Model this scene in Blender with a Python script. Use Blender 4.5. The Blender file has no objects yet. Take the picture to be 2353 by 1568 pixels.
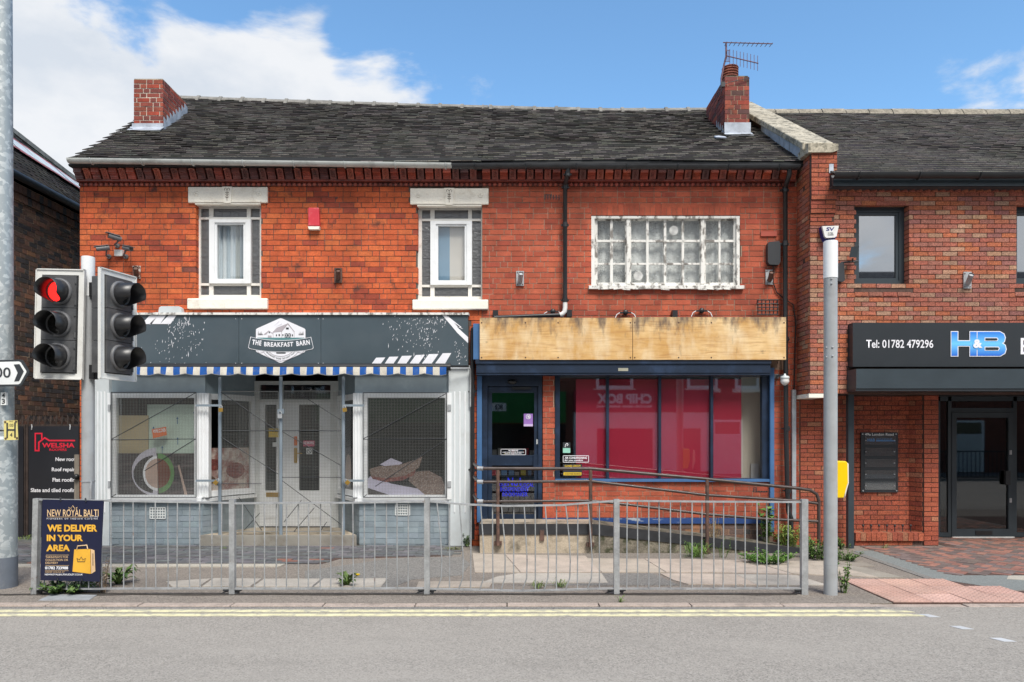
import bpy, math, random
from mathutils import Vector, Matrix
RND = random.Random(11)
SC = bpy.context.scene
COL = SC.collection
rad = math.radians
# ---------------------------------------------------------------- camera, sky, sun, exposure
F, D0, EYE, CX, CY = 1700.0, 11.33, 1.69, 1176.0, 1000.0
cam_d = bpy.data.cameras.new('camera')
cam = bpy.data.objects.new('camera', cam_d)
COL.objects.link(cam)
cam.location = (0, -D0, EYE)
cam.rotation_euler = (rad(90), 0, 0)
cam_d.sensor_width = 36.0
cam_d.lens = F / 2353 * 36
cam_d.shift_y = (CY - 784) / 2353
cam_d.clip_end = 2000
SC.camera = cam
SUN_EL, SUN_AZ = 54.0, 160.0      # azimuth clockwise from +Y (north): the sun stands behind the photographer
EXPO = 0.95
SC.view_settings.view_transform = 'Standard'
SC.view_settings.look = 'None'
SC.view_settings.gamma = 1.0
SC.view_settings.use_curve_mapping = False
SC.view_settings.exposure = EXPO

world = bpy.data.worlds.new('World')
SC.world = world
world.use_nodes = True
wn, wl = world.node_tree.nodes, world.node_tree.links
wn.clear()


def N(nodes, typ, **kw):
 n = nodes.new(typ)
 for k, v in kw.items():
  if k.startswith('i_'):
   n.inputs[k[2:].replace('_', ' ')].default_value = v
  elif k[0] == 'I' and k[1:].isdigit():
   n.inputs[int(k[1:])].default_value = v
  else:
   setattr(n, k, v)
 return n


def build_world():
 out = N(wn, 'ShaderNodeOutputWorld')
 bg = N(wn, 'ShaderNodeBackground')
 bg.inputs['Strength'].default_value = 0.145
 sky = N(wn, 'ShaderNodeTexSky', sky_type='NISHITA', sun_disc=False, sun_elevation=rad(SUN_EL),
   sun_rotation=rad(SUN_AZ), altitude=0, air_density=1.0, dust_density=0.35, ozone_density=2.6)
 tc = N(wn, 'ShaderNodeTexCoord')
 sep = N(wn, 'ShaderNodeSeparateXYZ')
 wl.new(tc.outputs['Generated'], sep.inputs[0])
 # flattened cloud layer: noise over direction, stretched sideways
 mp = N(wn, 'ShaderNodeMapping')
 mp.inputs['Scale'].default_value = (1.0, 1.0, 1.9)
 mp.inputs['Location'].default_value = (0.3, 0.2, 0.45)
 wl.new(tc.outputs['Generated'], mp.inputs['Vector'])
 n1 = N(wn, 'ShaderNodeTexNoise', i_Scale=4.2, i_Detail=9.0, i_Roughness=0.57, i_Distortion=0.35)
 wl.new(mp.outputs[0], n1.inputs['Vector'])
 acc = n1.outputs['Fac']

 def dirv(px, py):
  return Vector(((px - CX) / F, 1, (CY - py) / F)).normalized()

 def add(a, b, op='ADD'):
  m = N(wn, 'ShaderNodeMath', operation=op)
  if hasattr(a, 'links'):
   wl.new(a, m.inputs[0])
  else:
   m.inputs[0].default_value = a
  if hasattr(b, 'links'):
   wl.new(b, m.inputs[1])
  else:
   m.inputs[1].default_value = b
  return m.outputs[0]
 # cumulus banks and clear gaps by sky direction
 for px, py, r, amp in ((150, 130, 13, .30), (470, 190, 10, .26), (720, 170, 9.5, .24), (560, 110, 6, .16), (700, 95, 6.5, .18), (30, 300, 9, .14),
                           (400, -10, 9, -.42), (560, 30, 5, -.12), (1000, 215, 7, .13), (1110, 165, 5, .12), (2262, 205, 6.5, .20), (2180, 200, 4, .10),
                           (1500, 90, 17, -.26), (1900, 60, 14, -.24), (900, 20, 10, -.24), (650, -20, 8, -.2), (1390, 215, 2.5, .12)):
  d = dirv(px, py)
  dp = N(wn, 'ShaderNodeVectorMath', operation='DOT_PRODUCT')
  wl.new(tc.outputs['Generated'], dp.inputs[0])
  dp.inputs[1].default_value = d
  mr = N(wn, 'ShaderNodeMapRange', interpolation_type='SMOOTHSTEP')
  mr.inputs['From Min'].default_value = math.cos(rad(r))
  mr.inputs['From Max'].default_value = 1.0
  mr.inputs['To Min'].default_value = 0
  mr.inputs['To Max'].default_value = amp
  wl.new(dp.outputs['Value'], mr.inputs['Value'])
  acc = add(acc, mr.outputs[0])
 dp = N(wn, 'ShaderNodeVectorMath', operation='DOT_PRODUCT')       # broken cloud deck thickens towards the south
 wl.new(tc.outputs['Generated'], dp.inputs[0])
 dp.inputs[1].default_value = (0, -1, 0)
 mr = N(wn, 'ShaderNodeMapRange', interpolation_type='SMOOTHSTEP')
 mr.inputs['From Min'].default_value = -.2
 mr.inputs['To Max'].default_value = .36
 wl.new(dp.outputs['Value'], mr.inputs['Value'])
 acc = add(acc, mr.outputs[0])
 mask = N(wn, 'ShaderNodeMapRange', interpolation_type='SMOOTHSTEP')
 mask.inputs['From Min'].default_value = 0.545
 mask.inputs['From Max'].default_value = 0.69
 wl.new(acc, mask.inputs['Value'])
 n2 = N(wn, 'ShaderNodeTexNoise', i_Scale=7.0, i_Detail=6.0, i_Roughness=0.55)
 wl.new(mp.outputs[0], n2.inputs['Vector'])
 cr = N(wn, 'ShaderNodeMix', data_type='RGBA')
 cr.inputs[6].default_value = (2.55, 2.74, 3.0, 1)
 cr.inputs[7].default_value = (3.25, 3.3, 3.38, 1)
 r2 = N(wn, 'ShaderNodeMapRange')
 r2.inputs['From Min'].default_value = .35
 r2.inputs['From Max'].default_value = .6
 wl.new(n2.outputs['Fac'], r2.inputs['Value'])
 wl.new(r2.outputs[0], cr.inputs[0])
 gain = N(wn, 'ShaderNodeMix', data_type='RGBA', blend_type='MULTIPLY')
 gain.inputs[0].default_value = 1
 gain.inputs[7].default_value = (.66, .83, .86, 1)
 wl.new(sky.outputs[0], gain.inputs[6])
 mx = N(wn, 'ShaderNodeMix', data_type='RGBA')
 fm = N(wn, 'ShaderNodeMath', operation='MULTIPLY', I1=.96)
 wl.new(mask.outputs[0], fm.inputs[0])
 wl.new(fm.outputs[0], mx.inputs[0])
 wl.new(gain.outputs[2], mx.inputs[6])
 wl.new(cr.outputs[2], mx.inputs[7])
 wl.new(mx.outputs[2], bg.inputs['Color'])
 wl.new(bg.outputs[0], out.inputs[0])


build_world()
sun_d = bpy.data.lights.new('sun', 'SUN')
sun_d.energy = 2.3
sun_d.angle = rad(24)
sun_d.color = (1.0, 0.95, 0.88)
sun = bpy.data.objects.new('sun', sun_d)
COL.objects.link(sun)
_sd = Vector((math.sin(rad(SUN_AZ)) * math.cos(rad(SUN_EL)), math.cos(rad(SUN_AZ)) * math.cos(rad(SUN_EL)), math.sin(rad(SUN_EL))))
sun.rotation_euler = _sd.to_track_quat('Z', 'Y').to_euler()
sun.location = (0, -20, 30)


# ---------------------------------------------------------------- helpers: places, things, meshes
def at(px, py, Y=0.0):
 d = D0 + Y
 return Vector(((px - CX) * d / F, Y, EYE - (py - CY) * d / F))


def X_(px, Y=0.0):
 return (px - CX) * (D0 + Y) / F


def Z_(py, Y=0.0):
 return EYE - (py - CY) * (D0 + Y) / F


def gnd(px, py, z=0.0):
 d = F * (EYE - z) / (py - CY)
 return Vector(((px - CX) * d / F, d - D0, z))


ROOT = {}


def tag(o, label=None, cat=None, group=None, kind=None):
 if label:
  o['label'] = label
 if cat:
  o['category'] = cat
 if group:
  o['group'] = group
 if kind:
  o['kind'] = kind
 return o


def thing(name, label, cat, loc=(0, 0, 0), group=None):
 o = bpy.data.objects.new(name, None)
 o.empty_display_size = .2
 COL.objects.link(o)
 o.location = loc
 ROOT[o] = Matrix.Translation(-Vector(loc))
 return tag(o, label, cat, group)


def setpar(o, p):
 if p is not None:
  o.parent = p
  if p in ROOT:
   o.matrix_parent_inverse = ROOT[p]


def link(name, me, parent=None, mtx=None):
 o = bpy.data.objects.new(name, me)
 COL.objects.link(o)
 if mtx is not None:
  o.matrix_basis = mtx
 setpar(o, parent)
 return o


class MB:
 def __init__(self):
  self.v, self.f, self.c, self.m, self.s = [], [], [], [], []
  self.T = None

 def add(self, vs, fs, col=None, mi=0, smooth=False):
  b = len(self.v)
  if self.T is not None:
   vs = [self.T @ Vector(p) for p in vs]
  self.v.extend([tuple(p) for p in vs])
  for k, f in enumerate(fs):
   self.f.append(tuple(i + b for i in f))
   self.c.append((col[k] if isinstance(col, list) else col) or (1, 1, 1))
   self.m.append(mi)
   self.s.append(smooth)
  return self

 def box(self, x0, x1, y0, y1, z0, z1, col=None, mi=0):
  x0, x1 = min(x0, x1), max(x0, x1)
  y0, y1 = min(y0, y1), max(y0, y1)
  z0, z1 = min(z0, z1), max(z0, z1)
  return self.add([(x0, y0, z0), (x1, y0, z0), (x1, y1, z0), (x0, y1, z0), (x0, y0, z1), (x1, y0, z1), (x1, y1, z1), (x0, y1, z1)],
      [(0, 1, 5, 4), (1, 2, 6, 5), (2, 3, 7, 6), (3, 0, 4, 7), (4, 5, 6, 7), (3, 2, 1, 0)], col, mi)

 def pbox(self, a, b, c, d, Y, t, col=None, mi=0):
  # pixel rectangle a..b by c..d on the plane Y, thickness t behind it
  return self.box(X_(a, Y), X_(b, Y), Y, Y + t, Z_(c, Y), Z_(d, Y), col, mi)

 def bar(self, p0, p1, w, h, up=(0, 0, 1), col=None, mi=0):
  p0, p1 = Vector(p0), Vector(p1)
  d = (p1 - p0).normalized()
  s = d.cross(Vector(up))
  if s.length < 1e-4:
   s = d.cross(Vector((0, 1, 0)))
  s.normalize()
  u = s.cross(d)
  vs = []
  for p in (p0, p1):
   for a, b in ((-1, -1), (1, -1), (1, 1), (-1, 1)):
    vs.append(p + s * (a * w / 2) + u * (b * h / 2))
  return self.add(vs, [(0, 1, 2, 3), (7, 6, 5, 4), (0, 4, 5, 1), (1, 5, 6, 2), (2, 6, 7, 3), (3, 7, 4, 0)], col, mi)

 def cyl(self, p0, p1, r0, r1=None, n=16, col=None, mi=0, caps=True, smooth=True):
  r1 = r0 if r1 is None else r1
  p0, p1 = Vector(p0), Vector(p1)
  d = (p1 - p0).normalized()
  a = d.orthogonal().normalized()
  b = d.cross(a)
  vs = []
  for p, r in ((p0, r0), (p1, r1)):
   for i in range(n):
    t = 2 * math.pi * i / n
    vs.append(p + a * (r * math.cos(t)) + b * (r * math.sin(t)))
  self.add(vs, [(i, (i + 1) % n, n + (i + 1) % n, n + i) for i in range(n)], col, mi, smooth)
  if caps:
   self.add(vs[:n], [tuple(range(n - 1, -1, -1))], col, mi)
   self.add(vs[n:], [tuple(range(n))], col, mi)
  return self

 def tube(self, pts, r, n=10, col=None, mi=0, caps=True):
  pts = [Vector(p) for p in pts]
  rs = r if isinstance(r, (list, tuple)) else [r] * len(pts)
  vs, a = [], None
  for i, p in enumerate(pts):
   d = (pts[min(i + 1, len(pts) - 1)] - pts[max(i - 1, 0)]).normalized()
   if a is None:
    a = d.orthogonal().normalized()
   a = (a - d * a.dot(d)).normalized()
   b = d.cross(a)
   for k in range(n):
    t = 2 * math.pi * k / n
    vs.append(p + a * (rs[i] * math.cos(t)) + b * (rs[i] * math.sin(t)))
  fs = []
  for i in range(len(pts) - 1):
   for k in range(n):
    fs.append((i * n + k, i * n + (k + 1) % n, (i + 1) * n + (k + 1) % n, (i + 1) * n + k))
  self.add(vs, fs, col, mi, True)
  if caps:
   self.add(vs[:n], [tuple(range(n - 1, -1, -1))], col, mi)
   self.add(vs[-n:], [tuple(range(n))], col, mi)
  return self

 def lathe(self, c, axis, prof, n=16, col=None, mi=0):
  # prof: (distance along axis, radius)
  c, d = Vector(c), Vector(axis).normalized()
  a = d.orthogonal().normalized()
  b = d.cross(a)
  vs = []
  for h, r in prof:
   for k in range(n):
    t = 2 * math.pi * k / n
    vs.append(c + d * h + a * (r * math.cos(t)) + b * (r * math.sin(t)))
  fs = []
  for i in range(len(prof) - 1):
   for k in range(n):
    fs.append((i * n + k, i * n + (k + 1) % n, (i + 1) * n + (k + 1) % n, (i + 1) * n + k))
  return self.add(vs, fs, col, mi, True)

 def prism(self, pts, vec, col=None, mi=0):
  # closed polygon pts (3D) pushed along vec
  pts = [Vector(p) for p in pts]
  n = len(pts)
  vs = pts + [p + Vector(vec) for p in pts]
  fs = [tuple(range(n)), tuple(range(2 * n - 1, n - 1, -1))]
  fs += [(i, n + i, n + (i + 1) % n, (i + 1) % n) for i in range(n)]
  return self.add(vs, fs, col, mi)

 def ppoly(self, pix, Y, t=0.002, col=None, mi=0):
  # flat print: pixel polygon on the plane Y with a hair of thickness
  return self.prism([at(x, y, Y) for x, y in pix], (0, t, 0), col, mi)

 def ico(self, c, r, n=8, m=5, col=None, mi=0, sc=(1, 1, 1)):
  c = Vector(c)
  vs, fs = [], []
  for j in range(m + 1):
   ph = math.pi * j / m
   for k in range(n):
    t = 2 * math.pi * k / n
    vs.append(c + Vector((r * sc[0] * math.sin(ph) * math.cos(t), r * sc[1] * math.sin(ph) * math.sin(t), r * sc[2] * math.cos(ph))))
  for j in range(m):
   for k in range(n):
    fs.append((j * n + k, j * n + (k + 1) % n, (j + 1) * n + (k + 1) % n, (j + 1) * n + k))
  return self.add(vs, fs, col, mi, True)

 def mesh(self, name, mats):
  me = bpy.data.meshes.new(name)
  me.from_pydata(self.v, [], self.f)
  if not isinstance(mats, (list, tuple)):
   mats = [mats]
  for m in mats:
   me.materials.append(m)
  if len(mats) > 1:
   me.polygons.foreach_set('material_index', self.m)
  me.polygons.foreach_set('use_smooth', self.s)
  a = me.attributes.new('col', 'FLOAT_COLOR', 'FACE')
  fl = []
  for c in self.c:
   fl.extend((c[0], c[1], c[2], 1.0))
  a.data.foreach_set('color', fl)
  me.update()
  return me

 def build(self, name, mats, parent=None, fix=True):
  me = self.mesh(name, mats)
  return link(name, me, parent)


def recalc(o):
 import bmesh
 bm = bmesh.new()
 bm.from_mesh(o.data)
 bmesh.ops.recalc_face_normals(bm, faces=bm.faces)
 bm.to_mesh(o.data)
 bm.free()
 return o


def soften(o, w=.008, n=2):
 m = o.modifiers.new('bevel', 'BEVEL')
 m.width = w
 m.segments = n
 m.limit_method = 'ANGLE'
 return o


def lerp(a, b, t):
 return a + (b - a) * t


def cmix(a, b, t):
 return tuple(lerp(x, y, t) for x, y in zip(a, b))


def jit(c, s, rnd=RND):
 k = 1 + rnd.uniform(-s, s)
 return tuple(max(0, x * k * (1 + rnd.uniform(-s, s) * .25)) for x in c)


# ---------------------------------------------------------------- lettering (built-in font, flat mesh)
def text(s, x0, x1, z0, z1, y, mat, parent, name='lettering', weight=0.0, bend=0.0, shear=0.0, rot=0.0, mirror=False, space=1.0):
 cu = bpy.data.curves.new('lettering', 'FONT')
 cu.body = s
 cu.size = 1.0
 cu.offset = weight
 cu.shear = shear
 cu.space_character = space
 cu.resolution_u = 3
 cu.align_x = 'LEFT'
 tmp = bpy.data.objects.new('tmp_text', cu)
 COL.objects.link(tmp)
 bpy.context.view_layer.update()
 dg = bpy.context.evaluated_depsgraph_get()
 me = bpy.data.meshes.new_from_object(tmp.evaluated_get(dg))
 COL.objects.unlink(tmp)
 bpy.data.objects.remove(tmp)
 vs = [v.co.copy() for v in me.vertices]
 ax0, ax1 = min(v.x for v in vs), max(v.x for v in vs)
 ay0, ay1 = min(v.y for v in vs), max(v.y for v in vs)
 cx_, cz_ = (x0 + x1) / 2, (z0 + z1) / 2
 for i, v in enumerate(vs):
  u = (v.x - ax0) / (ax1 - ax0)
  w = (v.y - ay0) / max(1e-6, ay1 - ay0)
  x = lerp(x0, x1, 1 - u if mirror else u)
  z = lerp(z0, z1, w) + bend * ((u - .5) * 2) ** 2
  dx, dz = x - cx_, z - cz_
  x, z = cx_ + dx * math.cos(rot) - dz * math.sin(rot), cz_ + dx * math.sin(rot) + dz * math.cos(rot)
  me.vertices[i].co = (x, y, z)
 me.materials.clear()
 me.materials.append(mat)
 me.update()
 o = link(name, me, parent)
 return o


def ptext(s, a, b, c, d, Y, mat, parent, **kw):
 # pixel box: a..b wide, c (top) .. d (bottom)
 return text(s, X_(a, Y), X_(b, Y), Z_(d, Y), Z_(c, Y), Y, mat, parent, **kw)


# ---------------------------------------------------------------- materials
def material(name, color=(.5, .5, .5), rough=.7, metal=0.0, attr=False, var=.15, vscale=3.0, fine=0.0, fscale=60.0, bump=0.0, bscale=80.0,
             big=0.0, dirt=None, damt=0.0, dscale=2.0, dlo=.5, dhi=.7, spec=.5, stretch=None, coat=0.0):
 m = bpy.data.materials.new(name)
 m.use_nodes = True
 nt = m.node_tree
 nd, lk = nt.nodes, nt.links
 b = nd['Principled BSDF']
 b.inputs['Roughness'].default_value = rough
 b.inputs['Metallic'].default_value = metal
 b.inputs['Specular IOR Level'].default_value = spec
 if coat:
  b.inputs['Coat Weight'].default_value = coat
 geo = N(nd, 'ShaderNodeNewGeometry')
 pos = geo.outputs['Position']
 if stretch:
  mp = N(nd, 'ShaderNodeMapping')
  mp.inputs['Scale'].default_value = stretch
  lk.new(pos, mp.inputs['Vector'])
  pos = mp.outputs[0]
 if attr:
  at_ = N(nd, 'ShaderNodeAttribute', attribute_name='col')
  col = at_.outputs['Color']
 else:
  rgb = N(nd, 'ShaderNodeRGB')
  rgb.outputs[0].default_value = (*color, 1)
  col = rgb.outputs[0]

 def noise(scale, detail=4.0, rough_=.55, vec=pos):
  n = N(nd, 'ShaderNodeTexNoise', i_Scale=scale, i_Detail=detail, i_Roughness=rough_)
  lk.new(vec, n.inputs['Vector'])
  return n.outputs['Fac']

 def mapr(v, a, bb, c, d):
  r = N(nd, 'ShaderNodeMapRange')
  for k, x in zip(('From Min', 'From Max', 'To Min', 'To Max'), (a, bb, c, d)):
   r.inputs[k].default_value = x
  lk.new(v, r.inputs['Value'])
  return r.outputs[0]

 def scale_col(c, f):
  v = N(nd, 'ShaderNodeVectorMath', operation='SCALE')
  lk.new(c, v.inputs[0])
  lk.new(f, v.inputs['Scale'])
  return v.outputs[0]
 if var:
  col = scale_col(col, mapr(noise(vscale), .3, .7, 1 - var, 1 + var))
 if big:
  mb_ = N(nd, 'ShaderNodeMapping')
  mb_.inputs['Scale'].default_value = (1.6, 1.6, .55)
  lk.new(pos, mb_.inputs['Vector'])
  col = scale_col(col, mapr(noise(1.1, 6.0, .6, mb_.outputs[0]), .32, .66, 1 - big, 1 + big * .5))
 if fine:
  col = scale_col(col, mapr(noise(fscale, 2.0), .32, .68, 1 - fine, 1 + fine))
 if dirt:
  mx = N(nd, 'ShaderNodeMix', data_type='RGBA')
  lk.new(mapr(noise(dscale, 6.0, .65), dlo, dhi, 0, damt), mx.inputs[0])
  lk.new(col, mx.inputs[6])
  mx.inputs[7].default_value = (*dirt, 1)
  col = mx.outputs[2]
 lk.new(col, b.inputs['Base Color'])
 if bump:
  bp = N(nd, 'ShaderNodeBump', i_Strength=bump, i_Distance=.01)
  lk.new(noise(bscale, 3.0), bp.inputs['Height'])
  lk.new(bp.outputs[0], b.inputs['Normal'])
 return m


def glass_mat(name, tint=(.9, .95, .93), refl=.12, rough=.02, wav=0.0, wscale=6.0, body=0.0, bodycol=(.5, .5, .5)):
 m = bpy.data.materials.new(name)
 m.use_nodes = True
 nd, lk = m.node_tree.nodes, m.node_tree.links
 nd.clear()
 out = N(nd, 'ShaderNodeOutputMaterial')
 tr = N(nd, 'ShaderNodeBsdfTransparent')
 tr.inputs[0].default_value = (*tint, 1)
 gl = N(nd, 'ShaderNodeBsdfGlossy')
 gl.inputs['Roughness'].default_value = rough
 fr = N(nd, 'ShaderNodeLayerWeight', i_Blend=.5)
 pw = N(nd, 'ShaderNodeMath', operation='POWER', I1=5.0)
 lk.new(fr.outputs['Facing'], pw.inputs[0])
 mr = N(nd, 'ShaderNodeMapRange')
 mr.inputs['To Min'].default_value = refl
 mr.inputs['To Max'].default_value = 1
 lk.new(pw.outputs[0], mr.inputs['Value'])
 mx = N(nd, 'ShaderNodeMixShader')
 lk.new(mr.outputs[0], mx.inputs[0])
 base = tr
 if body:
  df = N(nd, 'ShaderNodeBsdfDiffuse')
  df.inputs[0].default_value = (*bodycol, 1)
  m2 = N(nd, 'ShaderNodeMixShader')
  m2.inputs[0].default_value = body
  lk.new(tr.outputs[0], m2.inputs[1])
  lk.new(df.outputs[0], m2.inputs[2])
  base = m2
 lk.new(base.outputs[0], mx.inputs[1])
 lk.new(gl.outputs[0], mx.inputs[2])
 if wav:
  geo = N(nd, 'ShaderNodeNewGeometry')
  n = N(nd, 'ShaderNodeTexNoise', i_Scale=wscale, i_Detail=2.0)
  lk.new(geo.outputs['Position'], n.inputs['Vector'])
  bp = N(nd, 'ShaderNodeBump', i_Strength=wav, i_Distance=.02)
  lk.new(n.outputs['Fac'], bp.inputs['Height'])
  lk.new(bp.outputs[0], gl.inputs['Normal'])
  lk.new(bp.outputs[0], fr.inputs['Normal'])
 lk.new(mx.outputs[0], out.inputs[0])
 return m


M = {}
M['brick'] = material('brick_weathered', attr=True, rough=.85, big=.28, var=.16, vscale=9, fine=.18, fscale=70, bump=.25, bscale=120, dirt=(.05, .03, .025), damt=.8, dscale=3.6, dlo=.57, dhi=.70)
M['brick_b'] = material('brick_smooth', attr=True, rough=.85, big=.32, var=.14, vscale=5, fine=.14, fscale=60, bump=.15, bscale=120, dirt=(.06, .03, .025), damt=.4, dscale=2.6, dlo=.62, dhi=.76)
M['brick_c'] = material('brick_rustic', attr=True, rough=.9, big=.15, var=.12, vscale=14, fine=.42, fscale=75, bump=.5, bscale=90)
M['brick_d'] = material('brick_sooty', attr=True, rough=.9, var=.12, vscale=4, fine=.15, fscale=60, bump=.3)
M['brick_paint'] = material('brick_painted', attr=True, rough=.6, var=.12, vscale=5, fine=.05, bump=.2, bscale=60, dirt=(.30, .10, .07), damt=.5, dscale=5, dlo=.68, dhi=.74)
M['mortar'] = material('mortar_dark', (.115, .085, .07), .95, var=.35, vscale=3, fine=.3, bump=.3)
M['mortar_l'] = material('mortar_pale', (.34, .225, .165), .95, var=.4, vscale=2.5, fine=.25, bump=.3)
M['mortar_ch'] = material('mortar_chimney', (.55, .48, .40), .95, var=.3, vscale=4, fine=.25)
M['mortar_c'] = material('mortar_brown', (.085, .05, .04), .95, var=.3, vscale=3, fine=.25)
M['mortar_d'] = material('mortar_sand', (.46, .35, .25), .95, var=.4, vscale=4, fine=.3)
M['terra'] = material('terracotta_glazed', attr=True, rough=.42, var=.25, vscale=8, fine=.12, dirt=(.035, .02, .02), damt=.75, dscale=5, dlo=.5, dhi=.7, bump=.2)
M['tile'] = material('roof_tile', attr=True, rough=.85, var=.25, vscale=2.0, fine=.22, fscale=50, bump=.3, dirt=(.035, .042, .025), damt=.35, dscale=1.3, dlo=.5, dhi=.75, spec=.08)
M['ridge'] = material('ridge_tile', (.21, .20, .18), .9, var=.3, vscale=5, fine=.25, dirt=(.08, .08, .07), damt=.7, dscale=7)
M['roofbase'] = material('roof_underlay', (.02, .02, .022), .95)
M['lead'] = material('lead_flashing', (.42, .46, .52), .5, var=.25, vscale=6, dirt=(.16, .18, .21), damt=.5, dscale=8)
M['stone_w'] = material('painted_stone', (.85, .81, .72), .75, var=.06, fine=.05, dirt=(.42, .33, .22), damt=.5, dscale=4.5, dlo=.55, dhi=.75, bump=.3, bscale=35)
M['paint_w'] = material('old_white_paint', (.78, .76, .71), .6, var=.06, dirt=(.30, .26, .21), damt=.6, dscale=9, dlo=.57, dhi=.72, bump=.2)
M['paint_peel'] = material('peeling_white_paint', (.76, .75, .71), .7, var=.08, dirt=(.17, .155, .14), damt=.95, dscale=11, dlo=.50, dhi=.60, bump=.4, bscale=50, stretch=(1, 1, .55))
M['upvc'] = material('white_upvc', (.80, .82, .83), .3, var=.03, dirt=(.5, .48, .44), damt=.25, dscale=5)
M['upvc2'] = material('dull_upvc', (.62, .64, .63), .35, var=.05, dirt=(.4, .38, .34), damt=.3, dscale=5)
M['lead_came'] = material('window_lead', (.16, .16, .17), .5, metal=.3)
M['greypaint'] = material('grey_blue_paint', (.245, .305, .345), .5, var=.10, vscale=4, dirt=(.34, .39, .43), damt=.5, dscale=4, dlo=.55, dhi=.75)
M['palegrey'] = material('pale_grey_paint', (.56, .60, .61), .5, var=.06, vscale=2, dirt=(.42, .42, .40), damt=.4, dscale=3)
M['signgrey'] = material('sign_slate_grey', (.068, .092, .108), .28, var=.10, vscale=1.4, dirt=(.1, .12, .135), damt=.5, dscale=1.2, dlo=.45, dhi=.7)
M['signdark'] = material('sign_charcoal', (.028, .033, .038), .35, var=.05)
M['canopy'] = material('canopy_slate', (.036, .050, .060), .4, var=.1)
M['vinyl_w'] = material('white_vinyl', (.80, .80, .84), .5, var=.04)
M['vinyl_teal'] = material('teal_print', (.10, .23, .24), .5)
M['vinyl_g'] = material('grey_print', (.42, .38, .41), .5)
M['ink'] = material('dark_ink', (.03, .035, .04), .5)
M['navy'] = material('navy_paint', (.007, .019, .044), .45, var=.18, vscale=3, dirt=(.03, .06, .13), damt=.5, dscale=3)
M['blue2'] = material('faded_blue_paint', (.06, .15, .32), .4, var=.12, vscale=4)
M['blueband'] = material('flaking_blue_paint', (.025, .065, .21), .45, var=.15, dirt=(.42, .46, .50), damt=.9, dscale=6, dlo=.6, dhi=.66, stretch=(.5, 1, 1.5))
M['black'] = material('black_plastic', (.018, .019, .021), .4, var=.2, vscale=6)
M['blackiron'] = material('black_iron', (.028, .03, .034), .45, var=.3, vscale=8, dirt=(.18, .07, .03), damt=.6, dscale=7, dlo=.68, dhi=.75)
M['gutter_g'] = material('grey_gutter', (.50, .52, .50), .45, var=.12, vscale=3, dirt=(.15, .15, .13), damt=.5, dscale=5)
M['ply'] = None
M['galv'] = None
M['steel'] = material('dull_galvanised', (.40, .415, .43), .5, metal=.25, var=.16, vscale=7, fine=.08, dirt=(.20, .17, .15), damt=.35, dscale=6)
M['railsteel'] = material('weathered_rail', (.35, .36, .365), .5, metal=.2, var=.22, vscale=9, fine=.1, dirt=(.20, .11, .07), damt=.75, dscale=10, dlo=.62, dhi=.72)
M['polegrey'] = material('grey_pole_sleeve', (.36, .375, .385), .38, var=.08, vscale=4, dirt=(.25, .24, .23), damt=.4, dscale=5)
M['polewhite'] = material('white_sleeve', (.80, .81, .81), .35, var=.04)
M['rust'] = material('rusty_steel', (.12, .065, .048), .75, var=.35, vscale=10, dirt=(.03, .025, .025), damt=.8, dscale=9, dlo=.45, dhi=.65)
M['railbrown'] = material('brown_handrail', (.055, .038, .034), .38, var=.3, vscale=9, dirt=(.16, .14, .13), damt=.22, dscale=12, dlo=.55, dhi=.72)
M['concrete'] = material('stained_concrete', (.44, .37, .28), .9, var=.2, vscale=3, fine=.14, dirt=(.09, .08, .055), damt=.9, dscale=2.4, dlo=.5, dhi=.66, bump=.4)
M['concrete2'] = material('mossy_concrete', (.17, .15, .115), .95, var=.35, vscale=6, fine=.3, dirt=(.04, .045, .02), damt=.9, dscale=7, dlo=.48, dhi=.6, bump=.6, bscale=40)
M['coping'] = material('lichen_coping', (.40, .36, .28), .95, var=.2, fine=.25, fscale=35, dirt=(.12, .11, .085), damt=.8, dscale=9, dlo=.5, dhi=.6, bump=.5)
M['wire'] = material('mesh_wire', (.21, .215, .205), .5, metal=.2, var=.1)
M['wire_d'] = material('dark_brace', (.055, .06, .065), .55, metal=.2, var=.2)
M['galvtube'] = material('galvanised_tube', (.24, .29, .335), .45, metal=.25, var=.15)
M['brass'] = material('brass', (.55, .34, .08), .35, metal=.7)
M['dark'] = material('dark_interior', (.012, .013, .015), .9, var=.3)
M['darkfloor'] = material('shop_floor', (.05, .05, .05), .7)
M['cream'] = material('cream_wall', (.62, .58, .48), .8, var=.04)
M['red'] = material('crimson_panel', (.36, .008, .038), .5, var=.05, vscale=.8)
M['redbox'] = material('red_plastic', (.62, .04, .06), .4, var=.08, dirt=(.75, .3, .3), damt=.4, dscale=6)
M['whitebox'] = material('white_plastic', (.74, .74, .72), .4, var=.05, dirt=(.4, .4, .38), damt=.3, dscale=8)
M['bluebox'] = material('blue_plastic', (.015, .02, .16), .35)
M['yellow'] = material('yellow_plastic', (.85, .55, .0), .35, var=.06)
M['hydrant'] = material('pale_yellow_plate', (.72, .62, .22), .5, var=.1, dirt=(.4, .32, .12), damt=.4, dscale=12)
M['camgrey'] = material('camera_grey', (.14, .14, .145), .4, var=.2)
M['sig'] = material('signal_housing', (.075, .076, .079), .45, var=.2, vscale=6, dirt=(.13, .13, .13), damt=.6, dscale=7)
M['sigring'] = material('signal_ring', (.13, .13, .135), .5, var=.2)
M['board_w'] = material('backing_white', (.72, .72, .69), .45, var=.06, dirt=(.5, .48, .44), damt=.5, dscale=4)
M['boardsign'] = material('navy_board', (.010, .013, .042), .3, var=.08)
M['gold'] = material('gold_print', (.78, .42, .04), .5)
M['peach'] = material('peach_print', (.72, .50, .28), .5)
M['signred'] = material('crimson_print', (.72, .02, .05), .5)
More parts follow.
